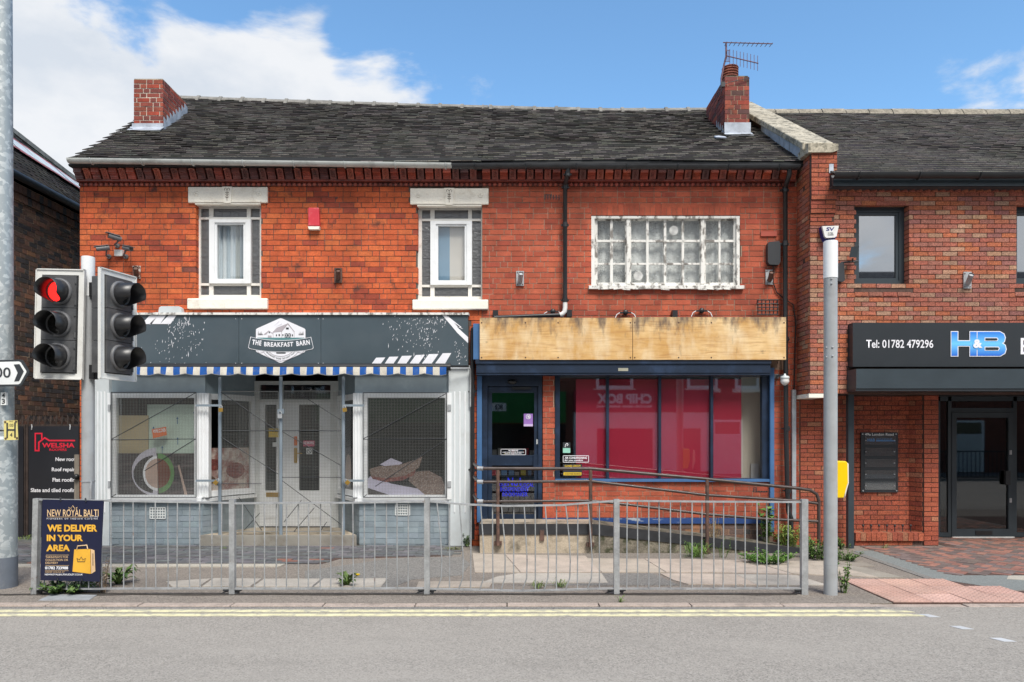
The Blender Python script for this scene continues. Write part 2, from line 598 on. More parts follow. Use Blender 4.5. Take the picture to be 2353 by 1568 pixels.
M['charcoal_board'] = material('charcoal_board', (.02, .022, .028), .4, var=.1)
M['awn'] = material('awning_cloth', attr=True, rough=.9, var=.06, vscale=12, fine=.06, dirt=(.30, .27, .22), damt=.35, dscale=9, dlo=.52, dhi=.7)
M['orange'] = material('orange_card', (.72, .16, .03), .6)
M['purple'] = material('purple_print', (.30, .16, .48), .5)
M['lilac'] = material('lilac_print', (.55, .45, .68), .5)
M['yellowp'] = material('yellow_print', (.78, .52, .03), .5)
M['bluep'] = material('blue_vinyl', (.02, .03, .62), .4)
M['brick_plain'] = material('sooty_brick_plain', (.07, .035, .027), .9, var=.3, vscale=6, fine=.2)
M['wood'] = material('weathered_post', (.22, .19, .155), .85, var=.3, stretch=(1, 1, .2), vscale=12)
M['checker'] = material('checker_plate', (.40, .375, .33), .4, metal=.4, var=.15, dirt=(.2, .16, .12), damt=.5, dscale=5)
M['kerb'] = material('kerb_stone', (.40, .325, .275), .9, var=.14, vscale=5, fine=.2, fscale=70, dirt=(.16, .14, .12), damt=.6, dscale=6)
M['flag'] = material('concrete_flag', attr=True, rough=.9, var=.12, vscale=4, fine=.16, fscale=90, dirt=(.25, .22, .18), damt=.45, dscale=2.5, bump=.2)
M['paver'] = material('paver', attr=True, rough=.8, var=.2, vscale=7, fine=.15, bump=.2)
M['tactile'] = material('pink_tactile', attr=True, rough=.9, var=.12, vscale=3, fine=.12, fscale=80, dirt=(.36, .26, .21), damt=.5, dscale=2)
M['ypaint'] = material('yellow_road_paint', (.68, .63, .39), .8, var=.12, vscale=8, fine=.12, fscale=90, dirt=(.34, .32, .27), damt=.9, dscale=9, dlo=.48, dhi=.66)
M['wpaint'] = material('white_road_paint', (.50, .51, .52), .8, var=.08, dirt=(.4, .4, .4), damt=.4, dscale=20)
M['acryl'] = glass_mat('clear_acrylic', refl=.10, tint=(.97, .98, .98), body=.06, bodycol=(.5, .5, .5))
M['glass'] = glass_mat('shop_glass', tint=(.98, .985, .98), refl=.055, wav=.02, wscale=1.2)
M['glass_door'] = glass_mat('door_glass', tint=(.97, .98, .975), refl=.11, wav=.02, wscale=1.0)
M['glass_red'] = glass_mat('shop_glass_clean', tint=(.985, .985, .985), refl=.12, wav=.015, wscale=.9)
M['glass_hb'] = glass_mat('tinted_glass', tint=(.55, .57, .58), refl=.09, wav=.02, wscale=.8)
M['glass_up'] = glass_mat('upper_glass', tint=(.98, .985, .98), refl=.10, wav=.02, wscale=1.5)
M['glass_lace'] = glass_mat('old_glass', tint=(.98, .985, .98), refl=.035, wav=.06, wscale=5)
M['glass_lead'] = glass_mat('cathedral_glass', tint=(.20, .21, .22), refl=.14, rough=.30, wav=.5, wscale=26, body=.45, bodycol=(.20, .205, .21))
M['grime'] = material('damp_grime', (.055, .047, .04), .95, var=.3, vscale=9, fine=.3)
M['sticker_w'] = material('white_sticker', (.75, .77, .76), .5)
M['plate'] = material('maker_plate', (.34, .33, .26), .4)
M['sticker_g'] = material('green_sticker', (.30, .62, .50), .5)
M['sticker_p'] = material('pink_sticker', (.60, .10, .18), .5)
M['hbblue'] = None


def special_mats():
 # weathered plywood: long horizontal grain, streaks and stains
 m = bpy.data.materials.new('plywood')
 m.use_nodes = True
 nd, lk = m.node_tree.nodes, m.node_tree.links
 b = nd['Principled BSDF']
 b.inputs['Roughness'].default_value = .75
 geo = N(nd, 'ShaderNodeNewGeometry')

 def nz(scale, st, detail=4., dist=0.):
  mp = N(nd, 'ShaderNodeMapping')
  mp.inputs['Scale'].default_value = st
  lk.new(geo.outputs['Position'], mp.inputs['Vector'])
  n = N(nd, 'ShaderNodeTexNoise', i_Scale=scale, i_Detail=detail, i_Roughness=.6, i_Distortion=dist)
  lk.new(mp.outputs[0], n.inputs['Vector'])
  return n.outputs['Fac']

 def mix(a, bc, f, lo, hi, amt=1.0):
  mr = N(nd, 'ShaderNodeMapRange')
  mr.inputs['From Min'].default_value = lo
  mr.inputs['From Max'].default_value = hi
  mr.inputs['To Max'].default_value = amt
  lk.new(f, mr.inputs['Value'])
  x = N(nd, 'ShaderNodeMix', data_type='RGBA')
  lk.new(mr.outputs[0], x.inputs[0])
  if isinstance(a, tuple):
   x.inputs[6].default_value = (*a, 1)
  else:
   lk.new(a, x.inputs[6])
  x.inputs[7].default_value = (*bc, 1)
  return x.outputs[2]
 c = mix((.58, .33, .105), (.76, .53, .26), nz(2.6, (.7, 1, 1), 6.), .38, .62)
 c = mix(c, (.44, .22, .07), nz(9, (.25, 1, 4), 5., .8), .48, .68, .75)
 c = mix(c, (.80, .68, .47), nz(3.2, (1.3, 1, .55), 8.), .46, .70, .55)
 c = mix(c, (.30, .17, .07), nz(26, (.12, 1, 3.5), 3.), .55, .75, .45)
 # damp black mould crusting the top edge, fading out downwards (a stain with its own ragged shape)
 sp = N(nd, 'ShaderNodeSeparateXYZ')
 lk.new(geo.outputs['Position'], sp.inputs[0])
 mr = N(nd, 'ShaderNodeMapRange')
 mr.inputs['From Min'].default_value = Z_(775, -.3)
 mr.inputs['From Max'].default_value = Z_(729, -.3)
 mr.inputs['To Max'].default_value = .27
 lk.new(sp.outputs[2], mr.inputs['Value'])
 ad = N(nd, 'ShaderNodeMath', operation='ADD')
 lk.new(mr.outputs[0], ad.inputs[0])
 lk.new(nz(5.5, (1.5, 1, .5), 9.), ad.inputs[1])
 c = mix(c, (.12, .085, .065), ad.outputs[0], .62, .84, .9)
 c = mix(c, (.10, .07, .05), nz(3.1, (1, 1, 1.4), 8.), .67, .76, .8)
 lk.new(c, b.inputs['Base Color'])
 M['ply'] = m
 # galvanised spangle
 m = bpy.data.materials.new('galvanised_spangle')
 m.use_nodes = True
 nd, lk = m.node_tree.nodes, m.node_tree.links
 b = nd['Principled BSDF']
 b.inputs['Roughness'].default_value = .48
 b.inputs['Metallic'].default_value = .2
 geo = N(nd, 'ShaderNodeNewGeometry')
 vo = N(nd, 'ShaderNodeTexVoronoi', i_Scale=26.0, feature='F1')
 n0 = N(nd, 'ShaderNodeTexNoise', i_Scale=9.0, i_Detail=3.0)
 lk.new(geo.outputs['Position'], n0.inputs['Vector'])
 av = N(nd, 'ShaderNodeVectorMath', operation='ADD')
 lk.new(geo.outputs['Position'], av.inputs[0])
 sv = N(nd, 'ShaderNodeVectorMath', operation='SCALE')
 sv.inputs['Scale'].default_value = .12
 lk.new(n0.outputs['Color'], sv.inputs[0])
 lk.new(sv.outputs[0], av.inputs[1])
 lk.new(av.outputs[0], vo.inputs['Vector'])
 x = N(nd, 'ShaderNodeMix', data_type='RGBA')
 sx = N(nd, 'ShaderNodeSeparateColor')
 lk.new(vo.outputs['Color'], sx.inputs[0])
 mr = N(nd, 'ShaderNodeMapRange')
 mr.inputs['From Min'].default_value = .5
 mr.inputs['From Max'].default_value = .95
 lk.new(sx.outputs[0], mr.inputs['Value'])
 lk.new(mr.outputs[0], x.inputs[0])
 x.inputs[6].default_value = (.33, .37, .385, 1)
 x.inputs[7].default_value = (.54, .575, .575, 1)
 lk.new(x.outputs[2], b.inputs['Base Color'])
 M['galv'] = m
 # printed blue gradient of the H&B monogram
 m = bpy.data.materials.new('blue_gradient_print')
 m.use_nodes = True
 nd, lk = m.node_tree.nodes, m.node_tree.links
 b = nd['Principled BSDF']
 b.inputs['Roughness'].default_value = .4
 geo = N(nd, 'ShaderNodeNewGeometry')
 sp = N(nd, 'ShaderNodeSeparateXYZ')
 lk.new(geo.outputs['Position'], sp.inputs[0])
 cr = N(nd, 'ShaderNodeValToRGB')
 mr = N(nd, 'ShaderNodeMapRange')
 mr.inputs['From Min'].default_value = Z_(818, -.65)
 mr.inputs['From Max'].default_value = Z_(762, -.65)
 lk.new(sp.outputs[2], mr.inputs['Value'])
 lk.new(mr.outputs[0], cr.inputs[0])
 e = cr.color_ramp.elements
 e[0].color = (.02, .14, .62, 1)
 e[1].color = (.02, .18, .70, 1)
 k = e.new(.5)
 k.color = (.16, .56, .95, 1)
 lk.new(cr.outputs[0], b.inputs['Base Color'])
 M['hbblue'] = m

 # asphalt with stone chippings
 def asphalt(name, base, chip, dark, scale, wear, patch):
  m = bpy.data.materials.new(name)
  m.use_nodes = True
  nd, lk = m.node_tree.nodes, m.node_tree.links
  b = nd['Principled BSDF']
  b.inputs['Roughness'].default_value = .9
  geo = N(nd, 'ShaderNodeNewGeometry')

  def nz2(scale, det=2., st=None):
   n = N(nd, 'ShaderNodeTexNoise', i_Scale=scale, i_Detail=det, i_Roughness=.6)
   v = geo.outputs['Position']
   if st:
    mp = N(nd, 'ShaderNodeMapping')
    mp.inputs['Scale'].default_value = st
    lk.new(v, mp.inputs['Vector'])
    v = mp.outputs[0]
   lk.new(v, n.inputs['Vector'])
   return n.outputs['Fac']

  def mixc(a, c2, f, lo, hi, amt):
   mr = N(nd, 'ShaderNodeMapRange')
   mr.inputs['From Min'].default_value = lo
   mr.inputs['From Max'].default_value = hi
   mr.inputs['To Max'].default_value = amt
   lk.new(f, mr.inputs['Value'])
   x = N(nd, 'ShaderNodeMix', data_type='RGBA')
   lk.new(mr.outputs[0], x.inputs[0])
   if isinstance(a, tuple):
    x.inputs[6].default_value = (*a, 1)
   else:
    lk.new(a, x.inputs[6])
   x.inputs[7].default_value = (*c2, 1)
   return x.outputs[2]
  vo = N(nd, 'ShaderNodeTexVoronoi', i_Scale=scale, feature='F1')
  lk.new(geo.outputs['Position'], vo.inputs['Vector'])
  sc_ = N(nd, 'ShaderNodeSeparateColor')
  lk.new(vo.outputs['Color'], sc_.inputs[0])
  c = mixc(base, chip, sc_.outputs[0], .45, 1.0, .9)
  c = mixc(c, dark, sc_.outputs[1], .62, .9, .75)
  c = mixc(c, dark, nz2(34., 3.), .54, .72, .35)
  c = mixc(c, chip, nz2(27., 3.), .55, .72, .35)
  c = mixc(c, wear, nz2(.9, 5., (.35, 1.2, 1)), .45, .7, .5)
  c = mixc(c, patch, nz2(2.3, 5., (.6, 1, 1)), .52, .75, .45)
  c = mixc(c, dark, nz2(1.7, 7., (.45, 2.4, 1)), .64, .74, .45)
  lk.new(c, b.inputs['Base Color'])
  bp = N(nd, 'ShaderNodeBump', i_Strength=.15, i_Distance=.004)
  lk.new(sc_.outputs[2], bp.inputs['Height'])
  lk.new(bp.outputs[0], b.inputs['Normal'])
  return m
 M['road'] = asphalt('road_asphalt', (.295, .27, .236), (.39, .36, .318), (.16, .147, .13), 95., (.35, .322, .283), (.235, .217, .19))
 M['tarmac'] = asphalt('pavement_tarmac', (.21, .18, .15), (.33, .29, .25), (.09, .078, .066), 85., (.25, .215, .18), (.155, .135, .115))
 M['tarmac2'] = asphalt('patched_tarmac', (.19, .18, .165), (.31, .295, .27), (.08, .076, .07), 85., (.225, .215, .20), (.15, .145, .132))
 M['greyscreed'] = asphalt('grey_screed', (.19, .205, .195), (.27, .29, .28), (.12, .125, .12), 110., (.22, .235, .225), (.15, .155, .15))
 M['palepatch'] = asphalt('pale_concrete', (.42, .385, .32), (.52, .48, .41), (.26, .235, .20), 90., (.46, .42, .35), (.34, .31, .26))

 # lace curtain: woven flower lattice, partly open
 m = bpy.data.materials.new('lace')
 m.use_nodes = True
 nd, lk = m.node_tree.nodes, m.node_tree.links
 nd.clear()
 out = N(nd, 'ShaderNodeOutputMaterial')
 geo = N(nd, 'ShaderNodeNewGeometry')
 mp = N(nd, 'ShaderNodeMapping')
 mp.inputs['Rotation'].default_value = (0, rad(45), 0)
 mp.inputs['Scale'].default_value = (1, .01, 1)
 lk.new(geo.outputs['Position'], mp.inputs['Vector'])
 vo = N(nd, 'ShaderNodeTexVoronoi', i_Scale=17.0, feature='F1', i_Randomness=.25)
 lk.new(mp.outputs[0], vo.inputs['Vector'])
 wv = N(nd, 'ShaderNodeMath', operation='SINE')
 ml = N(nd, 'ShaderNodeMath', operation='MULTIPLY', I1=26.0)
 lk.new(vo.outputs['Distance'], ml.inputs[0])
 lk.new(ml.outputs[0], wv.inputs[0])
 nn = N(nd, 'ShaderNodeTexNoise', i_Scale=3.0, i_Detail=1.0)
 lk.new(geo.outputs['Position'], nn.inputs['Vector'])
 ad = N(nd, 'ShaderNodeMath', operation='MULTIPLY_ADD', I1=.42)
 lk.new(wv.outputs[0], ad.inputs[0])
 lk.new(nn.outputs['Fac'], ad.inputs[2])
 mr = N(nd, 'ShaderNodeMapRange')
 mr.inputs['From Min'].default_value = .1
 mr.inputs['From Max'].default_value = .75
 mr.inputs['To Min'].default_value = .22
 mr.inputs['To Max'].default_value = 1.0
 lk.new(ad.outputs[0], mr.inputs['Value'])
 df = N(nd, 'ShaderNodeBsdfDiffuse')
 df.inputs[0].default_value = (.80, .82, .82, 1)
 tr = N(nd, 'ShaderNodeBsdfTransparent')
 mx = N(nd, 'ShaderNodeMixShader')
 lk.new(mr.outputs[0], mx.inputs[0])
 lk.new(tr.outputs[0], mx.inputs[1])
 lk.new(df.outputs[0], mx.inputs[2])
 lk.new(mx.outputs[0], out.inputs[0])
 M['lace'] = m
 M['curtain'] = material('pale_curtain', attr=True, rough=.9, var=.03)
 # leaves
 for nm in ('leaf', 'dry'):
  m = material(nm, attr=True, rough=.6, var=.2, vscale=20)
  M[nm] = m
 # red signal lens: lit
 m = bpy.data.materials.new('red_lens_lit')
 m.use_nodes = True
 b = m.node_tree.nodes['Principled BSDF']
 b.inputs['Base Color'].default_value = (.5, .0, .0, 1)
 b.inputs['Emission Color'].default_value = (1, .012, .01, 1)
 b.inputs['Emission Strength'].default_value = 2.2
 M['redlens'] = m
 M['lens_off'] = material('dark_lens', (.02, .02, .018), .12, spec=.6)


special_mats()


# ---------------------------------------------------------------- brickwork, tiling
CAMP = Vector((0, -D0, EYE))
UNIT = {}


def unit_brick(mat, col, key):
 k = (mat.name, key)
 if k not in UNIT:
  mb = MB()
  mb.add([(0, 0, 0), (1, 0, 0), (1, 1, 0), (0, 1, 0), (0, 0, 1), (1, 0, 1), (1, 1, 1), (0, 1, 1)],
               [(0, 1, 5, 4), (1, 2, 6, 5), (3, 0, 4, 7), (4, 5, 6, 7), (3, 2, 1, 0)], col)
  UNIT[k] = mb.mesh('brick', mat)
 return UNIT[k]


def frame(O, U, Nn):
 O, U, Nn = Vector(O), Vector(U).normalized(), Vector(Nn).normalized()
 m = Matrix.Identity(4)
 B = -Nn
 for i in range(3):
  m[i][0], m[i][1], m[i][2], m[i][3] = U[i], B[i], (0, 0, 1)[i], O[i]
 return m


def free_spans(a, b, cuts):
 sp = [(a, b)]
 for c0, c1 in cuts:
  nx = []
  for s0, s1 in sp:
   if c1 <= s0 or c0 >= s1:
    nx.append((s0, s1))
   else:
    if c0 > s0:
     nx.append((s0, c0))
    if c1 < s1:
     nx.append((c1, s1))
  sp = nx
 return sp


def wall_backing(name, parent, O, U, Nn, u0, u1, v0, v1, holes, t, mat, inset=.012):
 """A wall slab with openings: holes are (ua, ub, va, vb)."""
 mb = MB()
 mb.T = frame(O, U, Nn)
 hs = [(a - inset, b + inset, c - inset, d + inset) for a, b, c, d in holes]
 us = sorted(set([u0, u1] + [min(max(x, u0), u1) for h in hs for x in h[:2]]))
 vs = sorted(set([v0, v1] + [min(max(x, v0), v1) for h in hs for x in h[2:]]))
 for j in range(len(vs) - 1):
  run = None
  for i in range(len(us) - 1):
   uc, vc = (us[i] + us[i + 1]) / 2, (vs[j] + vs[j + 1]) / 2
   solid = not any(h[0] < uc < h[1] and h[2] < vc < h[3] for h in hs)
   if solid:
    run = (run[0], us[i + 1]) if run else (us[i], us[i + 1])
   if run and (not solid or i == len(us) - 2):
    mb.box(run[0], run[1], 0, t, vs[j], vs[j + 1])
    run = None
 return mb.build(name, mat, parent)


def brick_field(parent, O, U, Nn, u0, u1, v0, v1, holes, skips, pal, mat, ch=.0824, bl=.224, mort=.010, proud=.007, reveal=.11,
    nobj=300, seq='SSH', slope_top=None, rnd=None, name='brick', wob=.0015):
 rnd = rnd or random.Random(int(abs(u0 * 7919 + v0 * 104729 + v1 * 1299)) & 0xffff)
 fr = frame(O, U, Nn)
 nrow = int(round((v1 - v0) / ch))
 ch = (v1 - v0) / max(1, nrow)
 items = []
 hl = (bl - mort) / 2 + mort * .5
 for r in range(nrow):
  va, vb = v0 + r * ch, v0 + (r + 1) * ch
  vc = (va + vb) / 2
  cuts = [(h[0], h[1]) for h in holes if h[2] < vc < h[3]]
  cuts += [(h[0], h[1]) for h in skips if h[2] + ch * .5 < vc < h[3] - ch * .5]
  hb = [x for h in holes if h[2] < vc < h[3] for x in h[:2]]
  for s0, s1 in free_spans(u0, u1, cuts):
   # bond phase shared by the whole course
   p = s0 - u0
   off = (r % 2) * (bl * .5 if seq == 'S' else bl * .75) + (0 if seq == 'S' else rnd.choice((0, hl * .5, hl)))
   x = u0 - off - bl * 2
   k = r * 2
   while x < s1 - .012:
    w = bl if seq[k % len(seq)] == 'S' else hl
    k += 1
    a, b = max(x, s0), min(x + w, s1)
    x += w
    if b - a < .03:
     continue
    if slope_top is not None and vb > slope_top((a + b) / 2):
     continue
    full = (b - a) > bl * .97
    end = any(abs(a - e) < .02 or abs(b - e) < .02 for e in hb)
    g = mort / 2
    dep = reveal if end else .03
    a2, b2 = (a if any(abs(a - e) < .004 for e in hb) else a + g), (b if any(abs(b - e) < .004 for e in hb) else b - g)
    pr = proud + rnd.uniform(-.002, .002)
    if rnd.random() < .04:
     pr -= .004
    c = pal(rnd)
    w_ = wob * math.sin(a * 2.1 + r) + rnd.uniform(-.0012, .0012)
    items.append((a2, b2, va + g + w_, vb - g + w_, pr, dep, c, full))
 order = sorted(range(len(items)), key=lambda i: (not items[i][7], (fr @ Vector((items[i][0], 0, items[i][2])) - CAMP).length))
 single = set(order[:nobj])
 mb = MB()
 mb.T = fr
 cols = {}
 for i, (a, b, va, vb, pr, dep, c, full) in enumerate(items):
  if i in single:
   key = i % 22
   cols.setdefault(key, c)
   me = unit_brick(mat, cols[key], (parent.name, key))
   m = fr @ Matrix.Translation((a, -pr, va)) @ Matrix.Diagonal((b - a, pr + dep, vb - va, 1))
   link(name, me, parent, m)
  else:
   mb.add([(a, -pr, va), (b, -pr, va), (b, dep, va), (a, dep, va), (a, -pr, vb), (b, -pr, vb), (b, dep, vb), (a, dep, vb)],
                   [(0, 1, 5, 4), (1, 2, 6, 5), (3, 0, 4, 7), (4, 5, 6, 7), (3, 2, 1, 0)], c)
 if mb.v:
  o = mb.build('brickwork', mat, parent)
  tag(o, kind='stuff')


def pick(cols, ws, j):
 def f(r):
  return jit(r.choices(cols, ws)[0], j, r)
 return f


PAL_A = pick([(.53, .108, .034), (.50, .096, .031), (.56, .13, .040), (.43, .076, .029), (.32, .058, .029), (.19, .056, .038)], [9, 9, 4, 5, 1.6, .3], .09)
PAL_B = pick([(.415, .088, .043), (.39, .080, .040), (.43, .098, .048), (.35, .069, .037)], [8, 7, 5, 3], .13)
PAL_B2 = pick([(.25, .055, .038), (.22, .05, .036), (.28, .065, .042)], [6, 5, 4], .10)
PAL_C = pick([(.34, .105, .070), (.37, .12, .068), (.32, .125, .090), (.40, .225, .14), (.34, .20, .135), (.41, .125, .058), (.27, .105, .09)], [10, 8, 7, 2.6, 1.8, 3, 3], .10)
PAL_C2 = pick([(.34, .085, .045), (.37, .10, .05), (.30, .075, .045), (.36, .15, .085)], [8, 7, 5, 2], .12)
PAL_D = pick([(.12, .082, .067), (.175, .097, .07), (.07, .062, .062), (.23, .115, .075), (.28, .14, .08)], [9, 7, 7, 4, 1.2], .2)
PAL_CH = pick([(.24, .055, .038), (.19, .05, .04), (.30, .07, .04), (.11, .05, .042), (.34, .055, .03)], [8, 6, 5, 4, 2], .15)
PAL_P = pick([(.235, .283, .312), (.25, .298, .327), (.22, .268, .297)], [5, 4, 3], .06)
PAL_DK = pick([(.09, .075, .065), (.13, .075, .055), (.07, .06, .055), (.18, .09, .06)], [5, 4, 4, 2], .15)


def roof_tiles(parent, x0, x1, surf, rows, tw, nobj, rnd, pale=.5, name='tile', lift=.040, left_rag=0.0, cuts=(), tooth=(0, 0), thick=.010, col_top=(.028, .0245, .0225)):
 """surf(x, t) -> point on the roof plane, t from the eave 0 to the ridge 1."""
 items = []
 dt = 1.0 / rows
 for r in range(rows):
  t0 = r * dt
  off = (r % 2) * tw / 2 + rnd.uniform(-.01, .01)
  x = x0 - off - (rnd.uniform(0, left_rag) if r % 2 else 0)
  while x < x1:
   a, b = max(x, x0 - left_rag * (.3 + .7 * (r % 2)) + tooth[0] * (r % 2)), min(x + tw, x1 + tooth[1] * (r % 2))
   x += tw
   if b - a < .03:
    continue
   xc = (a + b) / 2
   if any(c[0] < xc < c[1] and c[2] < t0 + dt * .5 < c[3] for c in cuts):
    continue
   h = lift * (.92 + .16 * rnd.random()) + .006 * math.sin(xc * 1.3 + r * .21) * math.sin(r * .33 + xc * .4)
   th = thick * rnd.uniform(.85, 1.15)
   k = rnd.random()
   top = jit(rnd.choice((col_top, col_top, col_top, cmix(col_top, (.05, .043, .038), .5))), .18, rnd)
   pz = .5 + .22 * math.sin(r * .55 + xc * .35) * math.sin(xc * .5 - r * .2)
   front = jit((.50, .465, .415), .25, rnd) if k < pale * (.6 + .8 * pz) else jit((.15, .138, .128), .4, rnd)
   items.append((a + .002, b - .002, t0 + rnd.uniform(-.03, .03) * dt + .10 * dt * math.sin(xc * 1.7 + r * .4), h, th, rnd.uniform(-.006, .006), top, front))
 order = sorted(range(len(items)), key=lambda i: (items[i][1] - items[i][0] < tw * .9, (surf(items[i][0], items[i][2]) - CAMP).length))
 single = set(order[:nobj])
 mb = MB()
 units = {}
 for i, (a, b, t0, h, th, sk, top, front) in enumerate(items):
  p0, p1 = surf(a, t0), surf(b, t0)
  q0, q1 = surf(a, t0 + dt * 1.75), surf(b, t0 + dt * 1.75)
  n = (p1 - p0).cross(q0 - p0).normalized()
  hb = .004
  if n.z < 0:
   n = -n
  if i in single:
   key = i % 16
   if key not in units:
    u = MB()
    u.add([(0, 0, 0), (1, 0, 0), (1, 0, 1), (0, 0, 1), (1, 1, 1), (0, 1, 1), (1, 1, 0), (0, 1, 0)],
                      [(0, 1, 2, 3), (3, 2, 4, 5), (0, 3, 5, 7), (1, 6, 4, 2)], [front, top, top, top])
    units[key] = u.mesh('roof_tile', M['tile'])
   e1, e2 = (p1 - p0), (q0 + n * hb) - (p0 + n * (h - th))
   m = Matrix.Identity(4)
   o_ = p0 + n * (h - th)
   e3 = n * th
   for j in range(3):
    m[j][0], m[j][1], m[j][2], m[j][3] = e1[j], e2[j], e3[j], o_[j]
   ob = bpy.data.objects.new(name, units[key])
   COL.objects.link(ob)
   setpar(ob, parent)
   ob.matrix_basis = m
  else:
   mb.add([p0 + n * (h - th), p1 + n * (h - th + sk), p1 + n * (h + sk), p0 + n * h, q1 + n * (hb + th), q0 + n * (hb + th),
     q1 + n * hb, q0 + n * hb],
                   [(0, 1, 2, 3), (3, 2, 4, 5), (0, 3, 5, 7), (1, 6, 4, 2)], [front, top, top, top])
 o = mb.build('tiling', M['tile'], parent)
 tag(o, kind='stuff')


# ---------------------------------------------------------------- ground, road, pavement
def sheet(name, pts, mat, z=0.0, t=.05, parent=None):
 mb = MB()
 P = [Vector((p[0], p[1], z)) for p in pts]
 ar = sum(P[i].x * P[(i + 1) % len(P)].y - P[(i + 1) % len(P)].x * P[i].y for i in range(len(P)))
 if ar < 0:
  P.reverse()
 n = len(P)
 vs = P + [p - Vector((0, 0, t)) for p in P]
 fs = [tuple(range(n))] + [(i, n + i, n + (i + 1) % n, (i + 1) % n) for i in range(n)]
 mb.add(vs, fs)
 return mb.build(name, mat, parent)


def ground():
 KY = -4.0            # kerb face
 rz = -.014
 g = sheet('ground', [(-150, -150), (150, -150), (150, 150), (-150, 150)], M['tarmac2'], -.20)
 tag(g, kind='structure')
 rd = sheet('road', [(-60, KY), (60, KY), (60, -14.6), (-60, -14.6)], M['road'], rz, .1)
 tag(rd, kind='structure')
 pv = sheet('pavement', [(-60, KY + .13), (60, KY + .13), (60, 7), (-60, 7)], M['tarmac'], -.004, .12)
 tag(pv, kind='structure')
 pv2 = sheet('far_pavement', [(-60, -14.6), (60, -14.6), (60, -19.2), (-60, -19.2)], M['tarmac2'], .06, .2)
 tag(pv2, kind='structure')
 gc = sheet('gutter_channel', [(-60, KY + .002), (3.7, KY + .002), (3.6, KY - .07), (1.2, KY - .10), (-2.5, KY - .06), (-60, KY - .09)], M['tarmac2'], rz + .002, .002)
 tag(gc, kind='structure')
 # kerb stones
 kb = bpy.data.objects.new('kerb', None)
 COL.objects.link(kb)
 tag(kb, kind='structure')
 ROOT[kb] = Matrix.Identity(4)
 x = -9.2
 rnd = random.Random(5)
 while x < 9.5:
  w = .915
  mb = MB()
  dz = rnd.uniform(-.004, .004)
  mb.box(x + .006, x + w - .006, KY + rnd.uniform(-.004, .004), KY + .125, -.12, .0 + dz - (.012 if x > 3.3 else 0))
  soften(mb.build('kerbstone', M['kerb'], kb), .007)
  x += w
 # double yellow lines and studs of the crossing
 for a, b in ((1402.3, 1407.6), (1411.3, 1416.8)):
  d0, d1 = F * (EYE - rz) / (a - CY), F * (EYE - rz) / (b - CY)
  e = 3.82 if a < 1408 else 3.85
  p = [(-30, d0 - D0), (e - .12, d0 - D0), (e, lerp(d0, d1, .4) - D0), (e + .05, d1 - D0), (-30, d1 - D0)]
  o = sheet('yellow_line', p, M['ypaint'], rz + .004, .003)
  tag(o, kind='structure')
 for px, py in ((2133, 1416), (2208, 1443.5), (2303, 1471.5)):
  c = gnd(px, py, rz)
  s = MB()
  s.prism([(c.x - .07, c.y + .06, rz + .004), (c.x + .03, c.y + .06, rz + .004), (c.x + .085, c.y - .05, rz + .004), (c.x - .02, c.y - .05, rz + .004)][::-1], (0, 0, -.003))
  o = s.build('crossing_stud', M['wpaint'])
  tag(o, kind='structure')

 # dark block setts before the barber-blue shopfront
 st = sheet('sett_paving', [(-8.6, .9), (-6.66, .9), (-6.66, .02), (-.85, .02), (-.95, -1.0), (-2.35, -1.22), (-2.5, -1.62), (-8.6, -1.62)], M['mortar_c'], .002, .03)
 tag(st, kind='structure')
 rnd = random.Random(3)
 items = []
 r = 0
 y = -1.62
 while y < .85:
  x = -8.5 + (r % 2) * .11
  while x < -.9:
   xc, yc = x + .105, y + .055
   ok = (yc < .0 or xc < -6.75) and not (xc > -2.45 and yc < -1.2 + (xc + 2.45) * .15)
   if yc > .02 and xc > -6.7:
    ok = False
   if ok:
    items.append((x, y, rnd.random()))
   x += .213
  y += .112
  r += 1
 order = sorted(range(len(items)), key=lambda i: (Vector((items[i][0], items[i][1], 0)) - CAMP).length)
 single = set(order[:300])
 units = []
 for k in range(12):
  c = jit((.125, .124, .126), .3, rnd) if k < 11 else (.24, .11, .08)
  u = MB()
  u.add([(0, 0, 0), (1, 0, 0), (1, 1, 0), (0, 1, 0), (.0, .0, 1), (1, 0, 1), (1, 1, 1), (0, 1, 1)],
              [(4, 5, 6, 7), (0, 1, 5, 4), (1, 2, 6, 5), (2, 3, 7, 6), (3, 0, 4, 7)], c)
  units.append(u.mesh('sett', M['paver']))
 mb = MB()
 for i, (x, y, k) in enumerate(items):
  z1 = .010 + rnd.uniform(-.003, .004)
  if i in single:
   m = Matrix.Translation((x, y, -.02)) @ Matrix.Diagonal((.205, .104, z1 + .02, 1))
   link('sett', units[11] if k > .978 else units[int(k * 11)], st, m)
  else:
   mb.box(x, x + .205, y, y + .104, -.02, z1, jit((.125, .124, .126), .3, rnd))
 tag(mb.build('sett_blocks', M['paver'], st), kind='stuff')
 e = sheet('edging_strip', [(-9.2, -1.86), (X_(640, -1.86), -1.86), (X_(655, -1.66), -1.66), (-9.2, -1.66)], M['palepatch'], .008, .05)
 tag(e, kind='structure')

 # concrete flags: one object each
 fl = bpy.data.objects.new('flagstones', None)
 COL.objects.link(fl)
 tag(fl, kind='structure')
 ROOT[fl] = Matrix.Identity(4)
 fm = M['flag']

